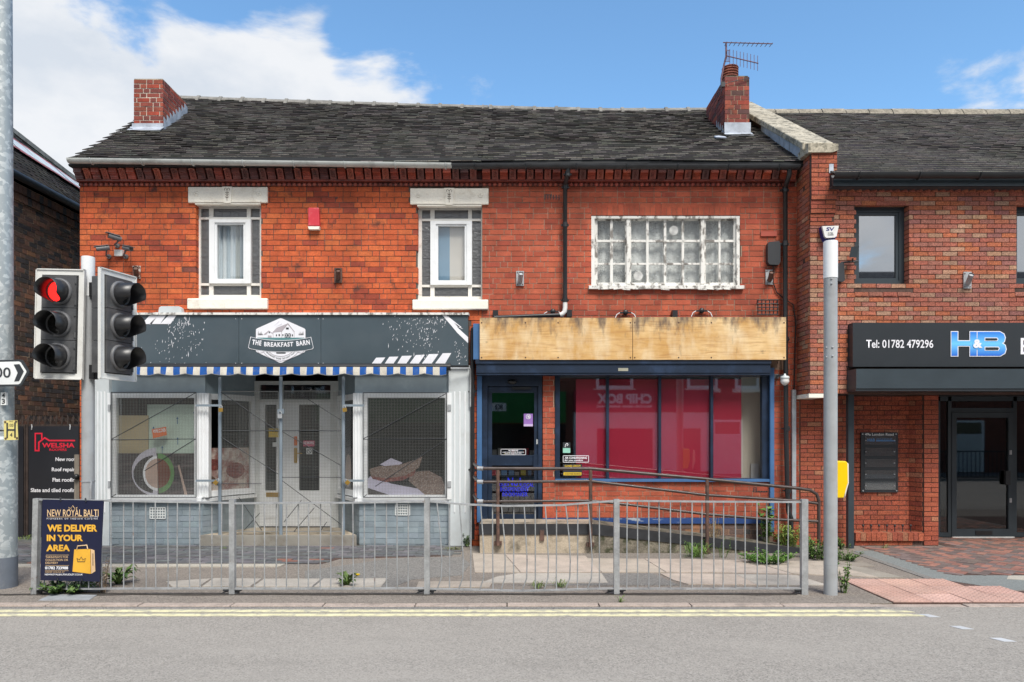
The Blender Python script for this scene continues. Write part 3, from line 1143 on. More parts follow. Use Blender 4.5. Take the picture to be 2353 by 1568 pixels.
 def flag(pix, col):
  P = [gnd(px, py) for px, py in pix]
  c = sum(P, Vector()) / len(P)
  P = [c + (p - c) * (1 - .008 / max(.2, (p - c).length)) for p in P]
  mb = MB()
  ar = sum(P[i].x * P[(i + 1) % len(P)].y - P[(i + 1) % len(P)].x * P[i].y for i in range(len(P)))
  if ar < 0:
   P.reverse()
  n = len(P)
  dz = rnd.uniform(.003, .009)
  mb.add([p + Vector((0, 0, dz)) for p in P] + [p - Vector((0, 0, .03)) for p in P],
               [tuple(range(n))] + [(i, n + i, n + (i + 1) % n, (i + 1) % n) for i in range(n)], col)
  mb.build('flagstone', fm, fl)
 pale, warm, buff = (.44, .40, .345), (.42, .36, .295), (.46, .385, .32)
 # row of flags behind the guard rail
 flag([(380, 1337), (485, 1330), (458, 1348), (395, 1350)], pale)
 flag([(490, 1330), (602, 1331), (575, 1349), (463, 1349)], pale)
 flag([(606, 1331), (738, 1331), (716, 1350), (580, 1349)], pale)
 flag([(742, 1331), (892, 1330), (876, 1350), (720, 1350)], pale)
 flag([(960, 1337), (1135, 1336), (1125, 1350), (955, 1350)], warm)
 # forecourt of the bookmaker: two rows
 flag([(1085, 1272), (1160, 1275), (1195, 1316), (1090, 1316)], warm)
 flag([(1160, 1275), (1345, 1278), (1382, 1316), (1195, 1316)], buff)
 flag([(1345, 1284), (1480, 1285), (1530, 1316), (1382, 1316)], warm)
 flag([(1480, 1285), (1600, 1286), (1682, 1317), (1530, 1316)], buff)
 flag([(1600, 1286), (1715, 1288), (1822, 1320), (1682, 1317)], buff)
 flag([(1715, 1288), (1822, 1290), (1960, 1325), (1822, 1320)], warm)
 flag([(1822, 1290), (1890, 1291), (2020, 1328), (1960, 1325)], warm)
 flag([(1105, 1340), (1140, 1326), (1190, 1318), (1383, 1318), (1398, 1340)], pale)
 flag([(1515, 1319), (1690, 1320), (1740, 1345), (1580, 1344), (1545, 1334)], buff)
 flag([(1690, 1320), (1830, 1322), (1905, 1346), (1740, 1345)], pale)
 flag([(1885, 1293), (1985, 1305), (2080, 1329), (2020, 1328)], (.30, .27, .225))
 flag([(1895, 1280), (1955, 1280), (2010, 1302), (1960, 1303), (1890, 1291)], (.27, .235, .195))
 # tarmac repairs
 for nm, pix, mt in (('tarmac_patch', [(1180, 1345), (1396, 1340), (1380, 1318), (1500, 1318), (1560, 1345)], M['tarmac2']),
      ('tarmac_patch', [(700, 1350), (905, 1349), (945, 1332), (1060, 1322), (1080, 1296), (1060, 1280), (905, 1283), (700, 1312)], M['tarmac2'])):
  o = sheet(nm, [gnd(*p)[:2] for p in pix], mt, .001, .02)
  tag(o, kind='structure')
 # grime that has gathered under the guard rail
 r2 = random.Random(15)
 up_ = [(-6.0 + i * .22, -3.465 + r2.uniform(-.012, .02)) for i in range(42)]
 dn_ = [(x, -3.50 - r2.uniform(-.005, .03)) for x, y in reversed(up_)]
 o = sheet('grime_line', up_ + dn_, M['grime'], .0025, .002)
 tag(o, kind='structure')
 # service cover
 o = sheet('utility_cover', [gnd(*p)[:2] for p in [(88, 1380), (205, 1379), (222, 1368), (118, 1366)]], M['steel'], .003, .02)
 tag(o, kind='structure')
 o = sheet('edge_screed', [(4.98, -.55), (5.30, -.50), (5.34, -2.42), (6.6, -2.42), (7.6, -2.45), (7.6, -2.95), (5.45, -3.27), (4.98, -2.62)], M['greyscreed'], .001, .03)
 tag(o, kind='structure')
 o = sheet('pale_screed', [(5.95, -2.46), (7.8, -2.46), (7.8, -2.8), (6.1, -2.78), (5.8, -2.66)], M['palepatch'], .005, .02)
 tag(o, kind='structure')
 o = sheet('dark_joint', [(4.87, -.7), (4.975, -.7), (4.975, -2.62), (4.87, -2.62)], M['tarmac2'], .004, .03)
 tag(o, kind='structure')
 # pink blister paving
 tp = sheet('tactile_paving', [(3.84, KY + .12), (9.0, KY + .12), (9.0, -3.31), (5.42, -3.31), (4.98, -2.63), (3.84, -2.63)], M['mortar_c'], .0005, .03)
 tag(tp, kind='structure')
 units = []
 for k in range(5):
  u = MB()
  c = jit((.52, .33, .27), .10, rnd)
  s = .40
  u.box(.004, s - .004, .004, s - .004, -.03, .0, c)
  for a in range(6):
   for b in range(6):
    cx, cy = (a + .5) * s / 6, (b + .5) * s / 6
    vs = [(cx + .017 * math.cos(t), cy + .017 * math.sin(t), 0) for t in [i * math.pi / 4 for i in range(8)]]
    vs += [(cx + .012 * math.cos(t), cy + .012 * math.sin(t), .006) for t in [i * math.pi / 4 for i in range(8)]]
    u.add(vs, [tuple(range(8, 16))] + [(i, (i + 1) % 8, 8 + (i + 1) % 8, 8 + i) for i in range(8)], c)
  units.append(u.mesh('tactile_slab', M['tactile']))
 for i in range(13):
  for j in range(3):
   x, y = 3.85 + i * .402, KY + .135 + j * .402 - (0 if j < 3 else 0)
   if j == 2 and x > 5.0:
    continue
   if j == 1 and x + .2 > 5.45:
    if y + .4 > -3.2:
     continue
   link('tactile_slab', units[rnd.randrange(5)], tp, Matrix.Translation((x, y, .006 + rnd.uniform(-.002, .002))))
 # herringbone block forecourt of the office
 bp = sheet('block_paving', [(5.28, -.12), (5.28, -.3), (5.32, -2.4), (10.5, -2.4), (10.5, 1.0), (6.6, 1.0), (6.6, -.12)], M['mortar_c'], .0015, .03)
 tag(bp, kind='structure')
 items = []
 L, W = .204, .102
 a45 = rad(45)
 for k in range(-80, 80):
  for n in range(-40, 40):
   bx, by = k * W + n * 2 * W, k * W - n * 2 * W
   for (u, v, w, h) in ((bx, by, L, W), (bx, by + W, W, L)):
    items.append((u, v, w, h))
 sel = []
 seen = set()
 for (u, v, w, h) in items:
  cu, cv = u + w / 2, v + h / 2
  key = (round(cu, 3), round(cv, 3))
  if key in seen:
   continue
  seen.add(key)
  x = 7.2 + cu * math.cos(a45) - cv * math.sin(a45)
  y = -.8 + cu * math.sin(a45) + cv * math.cos(a45)
  if 5.36 < x < 9.2 and -2.36 < y < .85 and not (x < 6.75 and y > -.16):
   sel.append((x, y, w, h))
 order = sorted(range(len(sel)), key=lambda i: (sel[i][0] > (sel[i][1] + D0) * .70, (Vector((sel[i][0], sel[i][1], 0)) - CAMP).length))
 single = set(order[:300])
 units = []
 for k in range(10):
  c = jit((.28, .14, .105), .16, rnd) if k < 5 else jit((.165, .122, .11), .2, rnd)
  u = MB()
  u.box(-.5, .5, -.5, .5, 0, 1, c)
  units.append(u.mesh('paving_block', M['paver']))
 mb = MB()
 for i, (x, y, w, h) in enumerate(sel):
  red = (w > h) != (rnd.random() < .30)
  k = rnd.randrange(5) if red else 5 + rnd.randrange(5)
  m = Matrix.Translation((x, y, -.02)) @ Matrix.Rotation(a45, 4, 'Z') @ Matrix.Diagonal((w - .005, h - .005, .028 + rnd.uniform(-.002, .003), 1))
  if i in single:
   link('paving_block', units[k], bp, m)
  else:
   mb.T = m
   mb.box(-.5, .5, -.5, .5, 0, 1, units[k].attributes['col'].data[0].color[:3])
 if mb.v:
  tag(mb.build('paving_blocks', M['paver'], bp), kind='stuff')


ground()


# ---------------------------------------------------------------- shared roof geometry of the terrace
EAVE_Y, RIDGE_Y, EAVE_Z = -.27, 3.2, 5.755


def ridge_z(x):
 t = (x + 6.7) / 11.0
 return lerp(8.30, 8.06, max(0, min(1, t * 1.25))) - .03 * math.sin(max(0, min(1, t)) * math.pi)


def surf(x, t):
 z = lerp(EAVE_Z - .02 * math.sin((x + 6.6) * .55), ridge_z(x), t)
 z -= .035 * math.sin(t * math.pi) * (1 + .6 * math.sin(x * 1.1))
 return Vector((x, lerp(EAVE_Y, RIDGE_Y, t), z))


def roof_base(parent, x0, x1, wl):
 """Solid roof body under the tiles, both slopes."""
 mb = MB()
 n = 12
 rows = []
 for i in range(n + 1):
  x = lerp(x0, x1, i / n)
  rows.append([surf(x, t) - Vector((0, 0, .02)) for t in (0, .25, .5, .75, 1)] + [Vector((x, 6.6, EAVE_Z - .02)), Vector((x, 6.6, EAVE_Z - .06)), Vector((x, EAVE_Y + .02, EAVE_Z - .04))])
 k = len(rows[0])
 vs = [p for r in rows for p in r]
 fs = []
 for i in range(n):
  for j in range(k):
   fs.append((i * k + j, (i + 1) * k + j, (i + 1) * k + (j + 1) % k, i * k + (j + 1) % k))
 fs.append(tuple(range(k)))
 fs.append(tuple(range(n * k + k - 1, n * k - 1, -1)))
 mb.add(vs, fs)
 return mb.build('roof', M['roofbase'], parent)


def ridge_tiles(parent, x0, x1, zf, y=RIDGE_Y, L=.43, mat=None, collar=True):
 x = x0
 rnd = random.Random(9)
 while x < x1 - .05:
  b = min(x + L, x1)
  mb = MB()
  c0, c1 = Vector((x, y, zf(x) + .01)), Vector((b, y, zf(b) + .01))
  prof = [(-.15, -.10), (-.09, .0), (-.03, .055), (.03, .055), (.09, .0), (.15, -.10)]
  dz = rnd.uniform(-.006, .006)
  def sec(c, s):
   return [c + Vector((0, p[0] * s, p[1] * s + dz)) for p in prof]
  pts = [sec(c0, 1.05), sec(c0.lerp(c1, .14), 1.05), sec(c0.lerp(c1, .15), .8), sec(c1, .8)] if collar else [sec(c0, 1.0), sec(c1.lerp(c0, .03), 1.0)]
  vs = [p for s in pts for p in s]
  n = len(prof)
  fs = []
  for i in range(len(pts) - 1):
   for j in range(n - 1):
    fs.append((i * n + j, i * n + j + 1, (i + 1) * n + j + 1, (i + 1) * n + j))
  fs.append(tuple(range(n)))
  mb.add(vs, fs)
  mb.build('ridge_tile', mat or M['ridge'], parent)
  x = b


def cornice(parent, x0, x1):
 """Terracotta cornice: bracket blocks with acanthus leaves between, and a row of beads."""
 rnd = random.Random(int(abs(x0) * 100))
 zt, zm, zb = Z_(385, -.215) - .05, Z_(413.5, -.12), Z_(429, 0)
 mb = MB()
 mb.box(x0, x1, -.06, .02, zm, zt + .05, (.14, .035, .028))            # back panel
 mb.box(x0, x1, -.105, .02, zm - .012, zm + .012, (.20, .045, .032))    # ledge
 mb.box(x0, x1, -.03, .02, zb, zm - .012, (.12, .035, .028))
 mb.build('cornice', M['terra'], parent)
 cols = [(.40, .085, .052), (.30, .066, .046), (.18, .056, .046), (.48, .105, .055), (.13, .05, .048)]
 plain, leaf = [], []
 H = zt + .05 - (zm + .012)
 for k, c in enumerate(cols):
  u = MB()
  for (h0, h1, d) in ((0, .13, .07), (.13, .30, .082), (.30, .40, .092), (.40, .52, .112), (.52, 1.0, .14)):
   u.box(-.058, .058, -d, 0, H * h0, H * h1, c)
  plain.append(u.mesh('bracket', M['terra']))
  u = MB()
  c2 = cmix(c, (.13, .042, .034), .3)
  u.prism([(-.048, 0, 0), (-.048, -.05, 0), (-.048, -.13, H * .8), (-.048, -.13, H), (-.048, 0, H)], (.096, 0, 0), c2)
  for s in (-1, 0, 1):                                      # leaf ribs
   for q in range(4):
    z0 = H * (.08 + .2 * q)
    xa, xb = s * .006, s * (.020 + .007 * q)
    y0 = -(.05 + .08 * z0 / H) - .006
    u.tube([(xa, y0, z0), ((xa + xb) / 2, y0 - .02, z0 + H * .1), (xb, y0 - .016, z0 + H * .2)], [.006, .009, .004], 5, c2)
  u.tube([(-.045, -.14, H * .86), (0, -.152, H * .9), (.045, -.14, H * .86)], [.014, .012, .014], 6, cmix(c2, (.35, .18, .12), .3))
  leaf.append(u.mesh('acanthus', M['terra']))
 p = .1325
 x = x0 + .07
 k = 0
 while x < x1 - .05:
  me = (plain if k % 2 == 0 else leaf)[rnd.choices(range(5), [5, 5, 3, 3, 2])[0]]
  link('bracket' if k % 2 == 0 else 'acanthus_leaf', me, parent, Matrix.Translation((x, -.06, zm + .012)))
  x += p
  k += 1
 beads = []
 for k in range(4):
  u = MB()
  u.ico((0, 0, 0), .031, 8, 6, jit((.30, .07, .048), .3, rnd), sc=(1, .9, 1))
  beads.append(u.mesh('bead', M['terra']))
 x = x0 + .04
 while x < x1 - .03:
  link('bead', beads[rnd.randrange(4)], parent, Matrix.Translation((x, -.032, (zb + zm) / 2 - .008)))
  x += .0775


def gutter(parent, xa, xb, za, zb_, mat, y=-.35, r=.062, step=.75):
 n = 10
 mb = MB()
 sec = [(math.cos(math.pi + math.pi * i / n) * r, math.sin(math.pi + math.pi * i / n) * r) for i in range(n + 1)]
 sec += [(p[0] * .88, p[1] * .88) for p in reversed(sec)]
 vs, fs = [], []
 for X, Zc in ((xa, za), (xb, zb_)):
  vs += [(X, y + p[0], Zc + p[1]) for p in sec]
 m = len(sec)
 fs = [(i, (i + 1) % m, m + (i + 1) % m, m + i) for i in range(m)] + [tuple(range(m)), tuple(range(2 * m - 1, m - 1, -1))]
 mb.add(vs, fs, None, 0, False)
 # black line behind: fascia board
 g = mb.build('gutter', mat, parent)
 x = xa + .35
 while x < xb:
  z = lerp(za, zb_, (x - xa) / (xb - xa))
  u = MB()
  sec2 = [(math.cos(math.pi + math.pi * i / n) * r * 1.1, math.sin(math.pi + math.pi * i / n) * r * 1.1) for i in range(n + 1)]
  u.tube([(x, y + p[0], z + p[1]) for p in sec2], .011, 6)
  u.build('gutter_clip', mat, g)
  x += step
 return g


def stone_lintel(parent, x0, x1, zt, zb, Y=-.045):
 mb = MB()
 mb.box(x0, x1, Y, .05, zb, zt)
 t = .115
 o = soften(mb.build('lintel', M['stone_w'], parent), .010)
 m2 = MB()
 w = (x1 - x0)
 m2.box(x0 + w * .09, x1 - w * .09, Y + .0, .05, zb - .028, zb + .0)
 m2.box(x0 + w * .09, x1 - w * .09, Y - .014, Y, zb + .002, zb + .022)
 m2.build('moulding', M['stone_w'], o)
 cx_ = (x0 + x1) / 2
 k = MB()
 k.prism([(cx_ - .075, Y - .022, zt - .004), (cx_ + .075, Y - .022, zt - .004), (cx_ + .055, Y - .022, zb - .012), (cx_ - .055, Y - .022, zb - .012)][::-1], (0, .03, 0))
 k.build('keystone', M['stone_w'], o)
 d = MB()
 h = zt - zb
 yy = Y - .024
 d.tube([(cx_, yy, zb + .02), (cx_, yy, zt - .04)], .004, 5)
 for s in (-1, 1):
  d.tube([(cx_, yy, zt - .05), (cx_ + s * .02, yy, zt - .025), (cx_ + s * .042, yy, zt - .04), (cx_ + s * .034, yy, zt - .062)], .004, 5)
  for q in (.28, .42, .56):
   d.tube([(cx_, yy, zb + h * q), (cx_ + s * .024, yy, zb + h * (q + .06))], .005, 5)
 d.build('carving', M['wood'], o)
 for s in (x0 + w * .105, x1 - w * .105):
  r = MB()
  zc = (zt + zb) / 2 + .015
  for q in range(6):
   a = q * math.pi / 3
   r.ico((s + .024 * math.cos(a), Y - .002, zc + .024 * math.sin(a)), .016, 8, 4, sc=(1, .55, 1))
  r.ico((s, Y - .004, zc), .011, 8, 4)
  r.build('rosette', M['stone_w'], o)


def sash_window(parent, dx, dy, label_pane):
 """White timber window with leaded margin lights and a plastic casement in the middle; dx, dy pixel shift."""
 def zx(v):
  return (700 + v / 3.135) / 1.7408 + dx

 def zy(v):
  return (750 + v / 3.135) / 1.7408 + dy
 Yf = .10
 root = bpy.data.objects.new('window', None)
 COL.objects.link(root)
 setpar(root, parent)

 def R(a, b, c, d, Y, t, mat, name='frame'):
  mb = MB()
  mb.pbox(zx(a), zx(b), zy(c), zy(d), Y, t)
  return mb.build(name, mat, root)
 pw = M['paint_w']
 fm = MB()
 for (a, b, c, d) in ((262, 318, 215, 1400), (1060, 1080, 215, 1400), (318, 1060, 215, 262), (318, 1060, 1350, 1400),
                         (318, 1060, 374, 402), (318, 1060, 1203, 1232), (424, 476, 262, 374), (898, 946, 262, 374),
                         (424, 476, 1232, 1350), (898, 946, 1232, 1350)):
  fm.pbox(zx(a), zx(b), zy(c), zy(d), Yf, .06)
 fm.build('frame', pw, root)
 u = MB()
 for (a, b, c, d) in ((424, 492, 402, 1203), (880, 946, 402, 1203), (492, 880, 402, 440), (492, 880, 1165, 1203)):
  u.pbox(zx(a), zx(b), zy(c), zy(d), Yf - .035, .09)
 for (a, b, c, d) in ((492, 522, 440, 1165), (855, 880, 440, 1165), (522, 855, 440, 466), (522, 855, 1147, 1165)):
  u.pbox(zx(a), zx(b), zy(c), zy(d), Yf - .015, .06)
 u.build('casement', M['upvc'], root)
 R(520, 857, 464, 1149, Yf + .03, .006, M['glass_up'], 'pane')
 # leaded lights
 for (a, b, c, d, vx, hz) in ((318, 424, 262, 374, [], [300]), (476, 898, 262, 374, [585, 690, 795], [300]), (946, 1060, 262, 374, [], [300]),
                                 (318, 424, 402, 1203, [348], [532, 645, 755, 867, 978, 1090]), (946, 1060, 402, 1203, [1030], [532, 645, 755, 867, 978, 1090]),
                                 (318, 424, 1232, 1350, [350], [1325]), (476, 898, 1232, 1350, [580, 690, 800], [1322]), (946, 1060, 1232, 1350, [1030], [])):
  p = R(a, b, c, d, Yf + .03, .006, M['glass_lead'], 'leaded_light')
  k = MB()
  for v in vx:
   k.pbox(zx(v - 2.2), zx(v + 2.2), zy(c), zy(d), Yf + .026, .004)
  for v in hz:
   k.pbox(zx(a), zx(b), zy(v - 2.2), zy(v + 2.2), Yf + .0255, .004)
  if k.v:
   k.build('lead_came', M['lead_came'], p)
 return root, (zx(500), zx(880), zy(445), zy(1165))


def curtain(parent, X0, X1, z0, z1, Y, cols, mat, folds=7, amp=.02, name='curtain'):
 mb = MB()
 n = 48
 vs, fs, cc = [], [], []
 for i in range(n + 1):
  t = i / n
  y = Y + amp * math.sin(t * folds * 2 * math.pi) + amp * .4 * math.sin(t * folds * 5.1)
  x = lerp(X0, X1, t)
  vs += [(x, y, z0), (x, y + .004, z1)]
 for i in range(n):
  fs.append((2 * i, 2 * i + 2, 2 * i + 3, 2 * i + 1))
  cc.append(cols[int(i / n * len(cols))])
 mb.add(vs, fs, cc, 0, True)
 return mb.build(name, mat, parent)


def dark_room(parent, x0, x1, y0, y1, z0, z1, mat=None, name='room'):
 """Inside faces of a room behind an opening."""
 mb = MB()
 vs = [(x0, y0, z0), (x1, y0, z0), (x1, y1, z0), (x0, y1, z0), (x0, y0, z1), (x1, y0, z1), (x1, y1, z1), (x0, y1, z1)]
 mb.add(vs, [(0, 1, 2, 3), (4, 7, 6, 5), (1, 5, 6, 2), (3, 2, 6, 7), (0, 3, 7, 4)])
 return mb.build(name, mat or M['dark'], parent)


def air_brick(parent, a, b, c, d, Y=-.008, mat=None, round_=True, cols=5, rows=2):
 mb = MB()
 x0, x1, z1, z0 = X_(a, Y), X_(b, Y), Z_(c, Y), Z_(d, Y)
 nx, nz = cols, rows
 f = .35
 w, h = (x1 - x0) / nx, (z1 - z0) / nz
 mb.box(x0, x1, Y + .02, Y + .03, z0, z1)
 for i in range(nx + 1):
  x = lerp(x0, x1, i / nx)
  mb.box(x - w * f / 2, x + w * f / 2, Y, Y + .02, z0, z1)
 for j in range(nz + 1):
  z = lerp(z0, z1, j / nz)
  mb.box(x0, x1, Y + .001, Y + .02, z - h * f / 2, z + h * f / 2)
 return mb.build('air_brick', mat or M['blackiron'], parent)


XA0, XAB, XB1 = X_(183), X_(1107), X_(1833)


def house_a():
 h = thing('brick_house', 'weathered orange brick house over the slate grey breakfast shop', 'house', (XA0, 0, 0))
 zc = Z_(429, 0)
 w1 = (X_(450), X_(600), Z_(688), Z_(466))
 w2 = (X_(959.5), X_(1106.5) - .002, Z_(691), Z_(469.5))
 holes = [w1, w2]
 shop = (XA0 + .22, XAB + .3, -.2, Z_(838))
 O = (0, 0, 0)
 wl = wall_backing('wall', h, O, (1, 0, 0), (0, -1, 0), XA0, XAB, 0, zc + .3, [w1, (w2[0], XAB + .1, w2[2], w2[3]), (X_(250), X_(1033), .0, Z_(842))], .25, M['mortar'])
 sk = [(X_(215), X_(1078), -.3, Z_(726)), (X_(432), X_(613), Z_(468), Z_(428)), (X_(942.5), XAB + .1, Z_(472), Z_(428)),
          (X_(430), X_(611), Z_(708), Z_(684)), (X_(948), XAB + .1, Z_(713), Z_(687))]
 brick_field(wl, O, (1, 0, 0), (0, -1, 0), XA0, XAB, Z_(1255), zc, [w1, (w2[0], XAB + .1, w2[2], w2[3])], sk, PAL_A, M['brick'])
 # end gable and back
 g = MB()
 g.box(XA0 + .0, XA0 + .22, .26, 6.5, 0, EAVE_Z - .15)
 g.prism([(XA0 + .05, .0, EAVE_Z - .16), (XA0 + .05, 6.4, EAVE_Z - .16), (XA0 + .05, RIDGE_Y, ridge_z(XA0) - .12)], (.15, 0, 0))
 g.box(XA0 + .22, XAB, 6.2, 6.5, 0, EAVE_Z - .15)
 g.build('end_wall', M['brick_plain'], h)
 cornice(h, XA0, XAB)
 # roof
 r = roof_base(h, XA0 - .02, XAB, 0)
 chim = (X_(306, 1.38), X_(374, 1.38), 1.38, 2.3)
 t0, t1 = (1.30 - EAVE_Y) / (RIDGE_Y - EAVE_Y), (2.3 - EAVE_Y) / (RIDGE_Y - EAVE_Y)
 roof_tiles(r, XA0 - .02, XAB, surf, 36, .168, 300, random.Random(21), pale=.62, tooth=(0, .09), left_rag=.06, cuts=[(chim[0] - .02, chim[1] + .02, t0, t1)])
 ridge_tiles(r, XA0 + .02, XAB, ridge_z)
 gutter(h, X_(157, -.35), X_(1037, -.35), Z_(366, -.35), Z_(377.5, -.35), M['gutter_g'])
 u = MB()
 u.box(X_(186, -.2), XAB, -.26, -.20, Z_(381.5, -.2), Z_(366, -.2))
 u.build('fascia_board', M['black'], h)
 # chimney
 ch = MB()
 zt = Z_(184, 1.4)
 c0, c1, y0, y1 = chim
 ch.box(c0 + .008, c1 - .008, y0 + .008, y1 - .008, 6.3, zt - .006)
 co = ch.build('chimney', M['mortar_ch'], h)
 brick_field(co, (c0, y0 + .008, 0), (1, 0, 0), (0, -1, 0), 0, c1 - c0, Z_(287, y0), zt, [], [], PAL_CH, M['brick'], ch=.081, bl=.225, mort=.015, nobj=60, seq='SH')
 brick_field(co, (c1 - .008, y0, 0), (0, 1, 0), (1, 0, 0), 0, y1 - y0, Z_(287, y0), zt, [], [], PAL_CH, M['brick'], ch=.081, bl=.225, mort=.015, nobj=100, seq='SSH')
 # cement cap
 cp = MB()
 cp.box(c0 + .01, c1 - .01, y0 + .01, y1 - .01, zt - .006, zt + .015)
 cp.build('flaunching', M['concrete'], co)
 fl = MB()
 pz = lambda y: surf(c0, (y - EAVE_Y) / (RIDGE_Y - EAVE_Y)).z
 fl.box(c0 - .012, c1 + .012, y0 - .025, y0 - .012, pz(y0) - .02, Z_(285, y0))
 fl.prism([(c0 - .03, y0 - .16, pz(y0 - .16) + .045), (c1 + .03, y0 - .16, pz(y0 - .16) + .045), (c1 + .03, y0 - .012, pz(y0) + .04), (c0 - .03, y0 - .012, pz(y0) + .04)][::-1], (0, 0, -.012))
 yy = y0
 while yy < y1:   # stepped side flashing
  ye = min(yy + .115, y1)
  fl.prism([(c1 + .012, yy, pz(yy) - .03), (c1 + .012, ye, pz(ye) - .03), (c1 + .012, ye, pz(ye) + .10), (c1 + .012, yy, pz(ye) + .13)], (.006, 0, 0))
  yy = ye
 fl.build('flashing', M['lead'], co)
 # lintels, sills
 stone_lintel(h, X_(431.5, -.04), X_(614, -.04), Z_(430, -.04), Z_(466, -.04))
 stone_lintel(h, X_(942, -.04), X_(1122, -.04), Z_(433, -.04), Z_(470, -.04))
 for a, b, c, d in ((429, 613, 685.5, 709.5), (947, 1121, 688.5, 711)):
  s = MB()
  Y = -.07
  x0, x1, z1, z0 = X_(a, Y), X_(b, Y), Z_(c, Y), Z_(d, Y)
  s.prism([(x0, Y, z0), (x0, Y, z1 - .02), (x0, Y + .01, z1), (x0, .14, z1 + .015), (x0, .14, z0)][::-1], (x1 - x0, 0, 0))
  soften(s.build('sill', M['stone_w'], h), .012)
 wa, ra = sash_window(h, 0, 0, '')
 wb, rb = sash_window(h, 508.5, 3.5, '')
 dark_room(h, X_(446), X_(604), .2, 2.2, Z_(695), Z_(460))
 dark_room(h, X_(956), XAB - .004, .2, 2.2, Z_(695), Z_(460))
 wht = [(.70, .76, .80), (.62, .69, .74), (.74, .79, .82), (.52, .60, .66), (.66, .72, .76), (.58, .65, .70), (.40, .43, .42), (.30, .36, .40), (.60, .66, .70)]
 c = curtain(wa, X_(ra[0], .2), X_(ra[1], .2), Z_(ra[3], .2), Z_(ra[2], .2), .24, wht, M['curtain'])
 bl = MB()
 xm = X_(1033, .2)
 bl.box(X_(rb[0], .2), xm, .2, .21, Z_(rb[3], .2), Z_(rb[2], .2), (.20, .33, .46))
 bl.box(xm, X_(rb[1], .2), .2, .21, Z_(rb[3], .2), Z_(rb[2], .2), (.66, .62, .57))
 bl.build('blind', M['curtain'], wb)
 air_brick(h, 741, 774, 443, 456)
 shopfront_a(h)
 return h


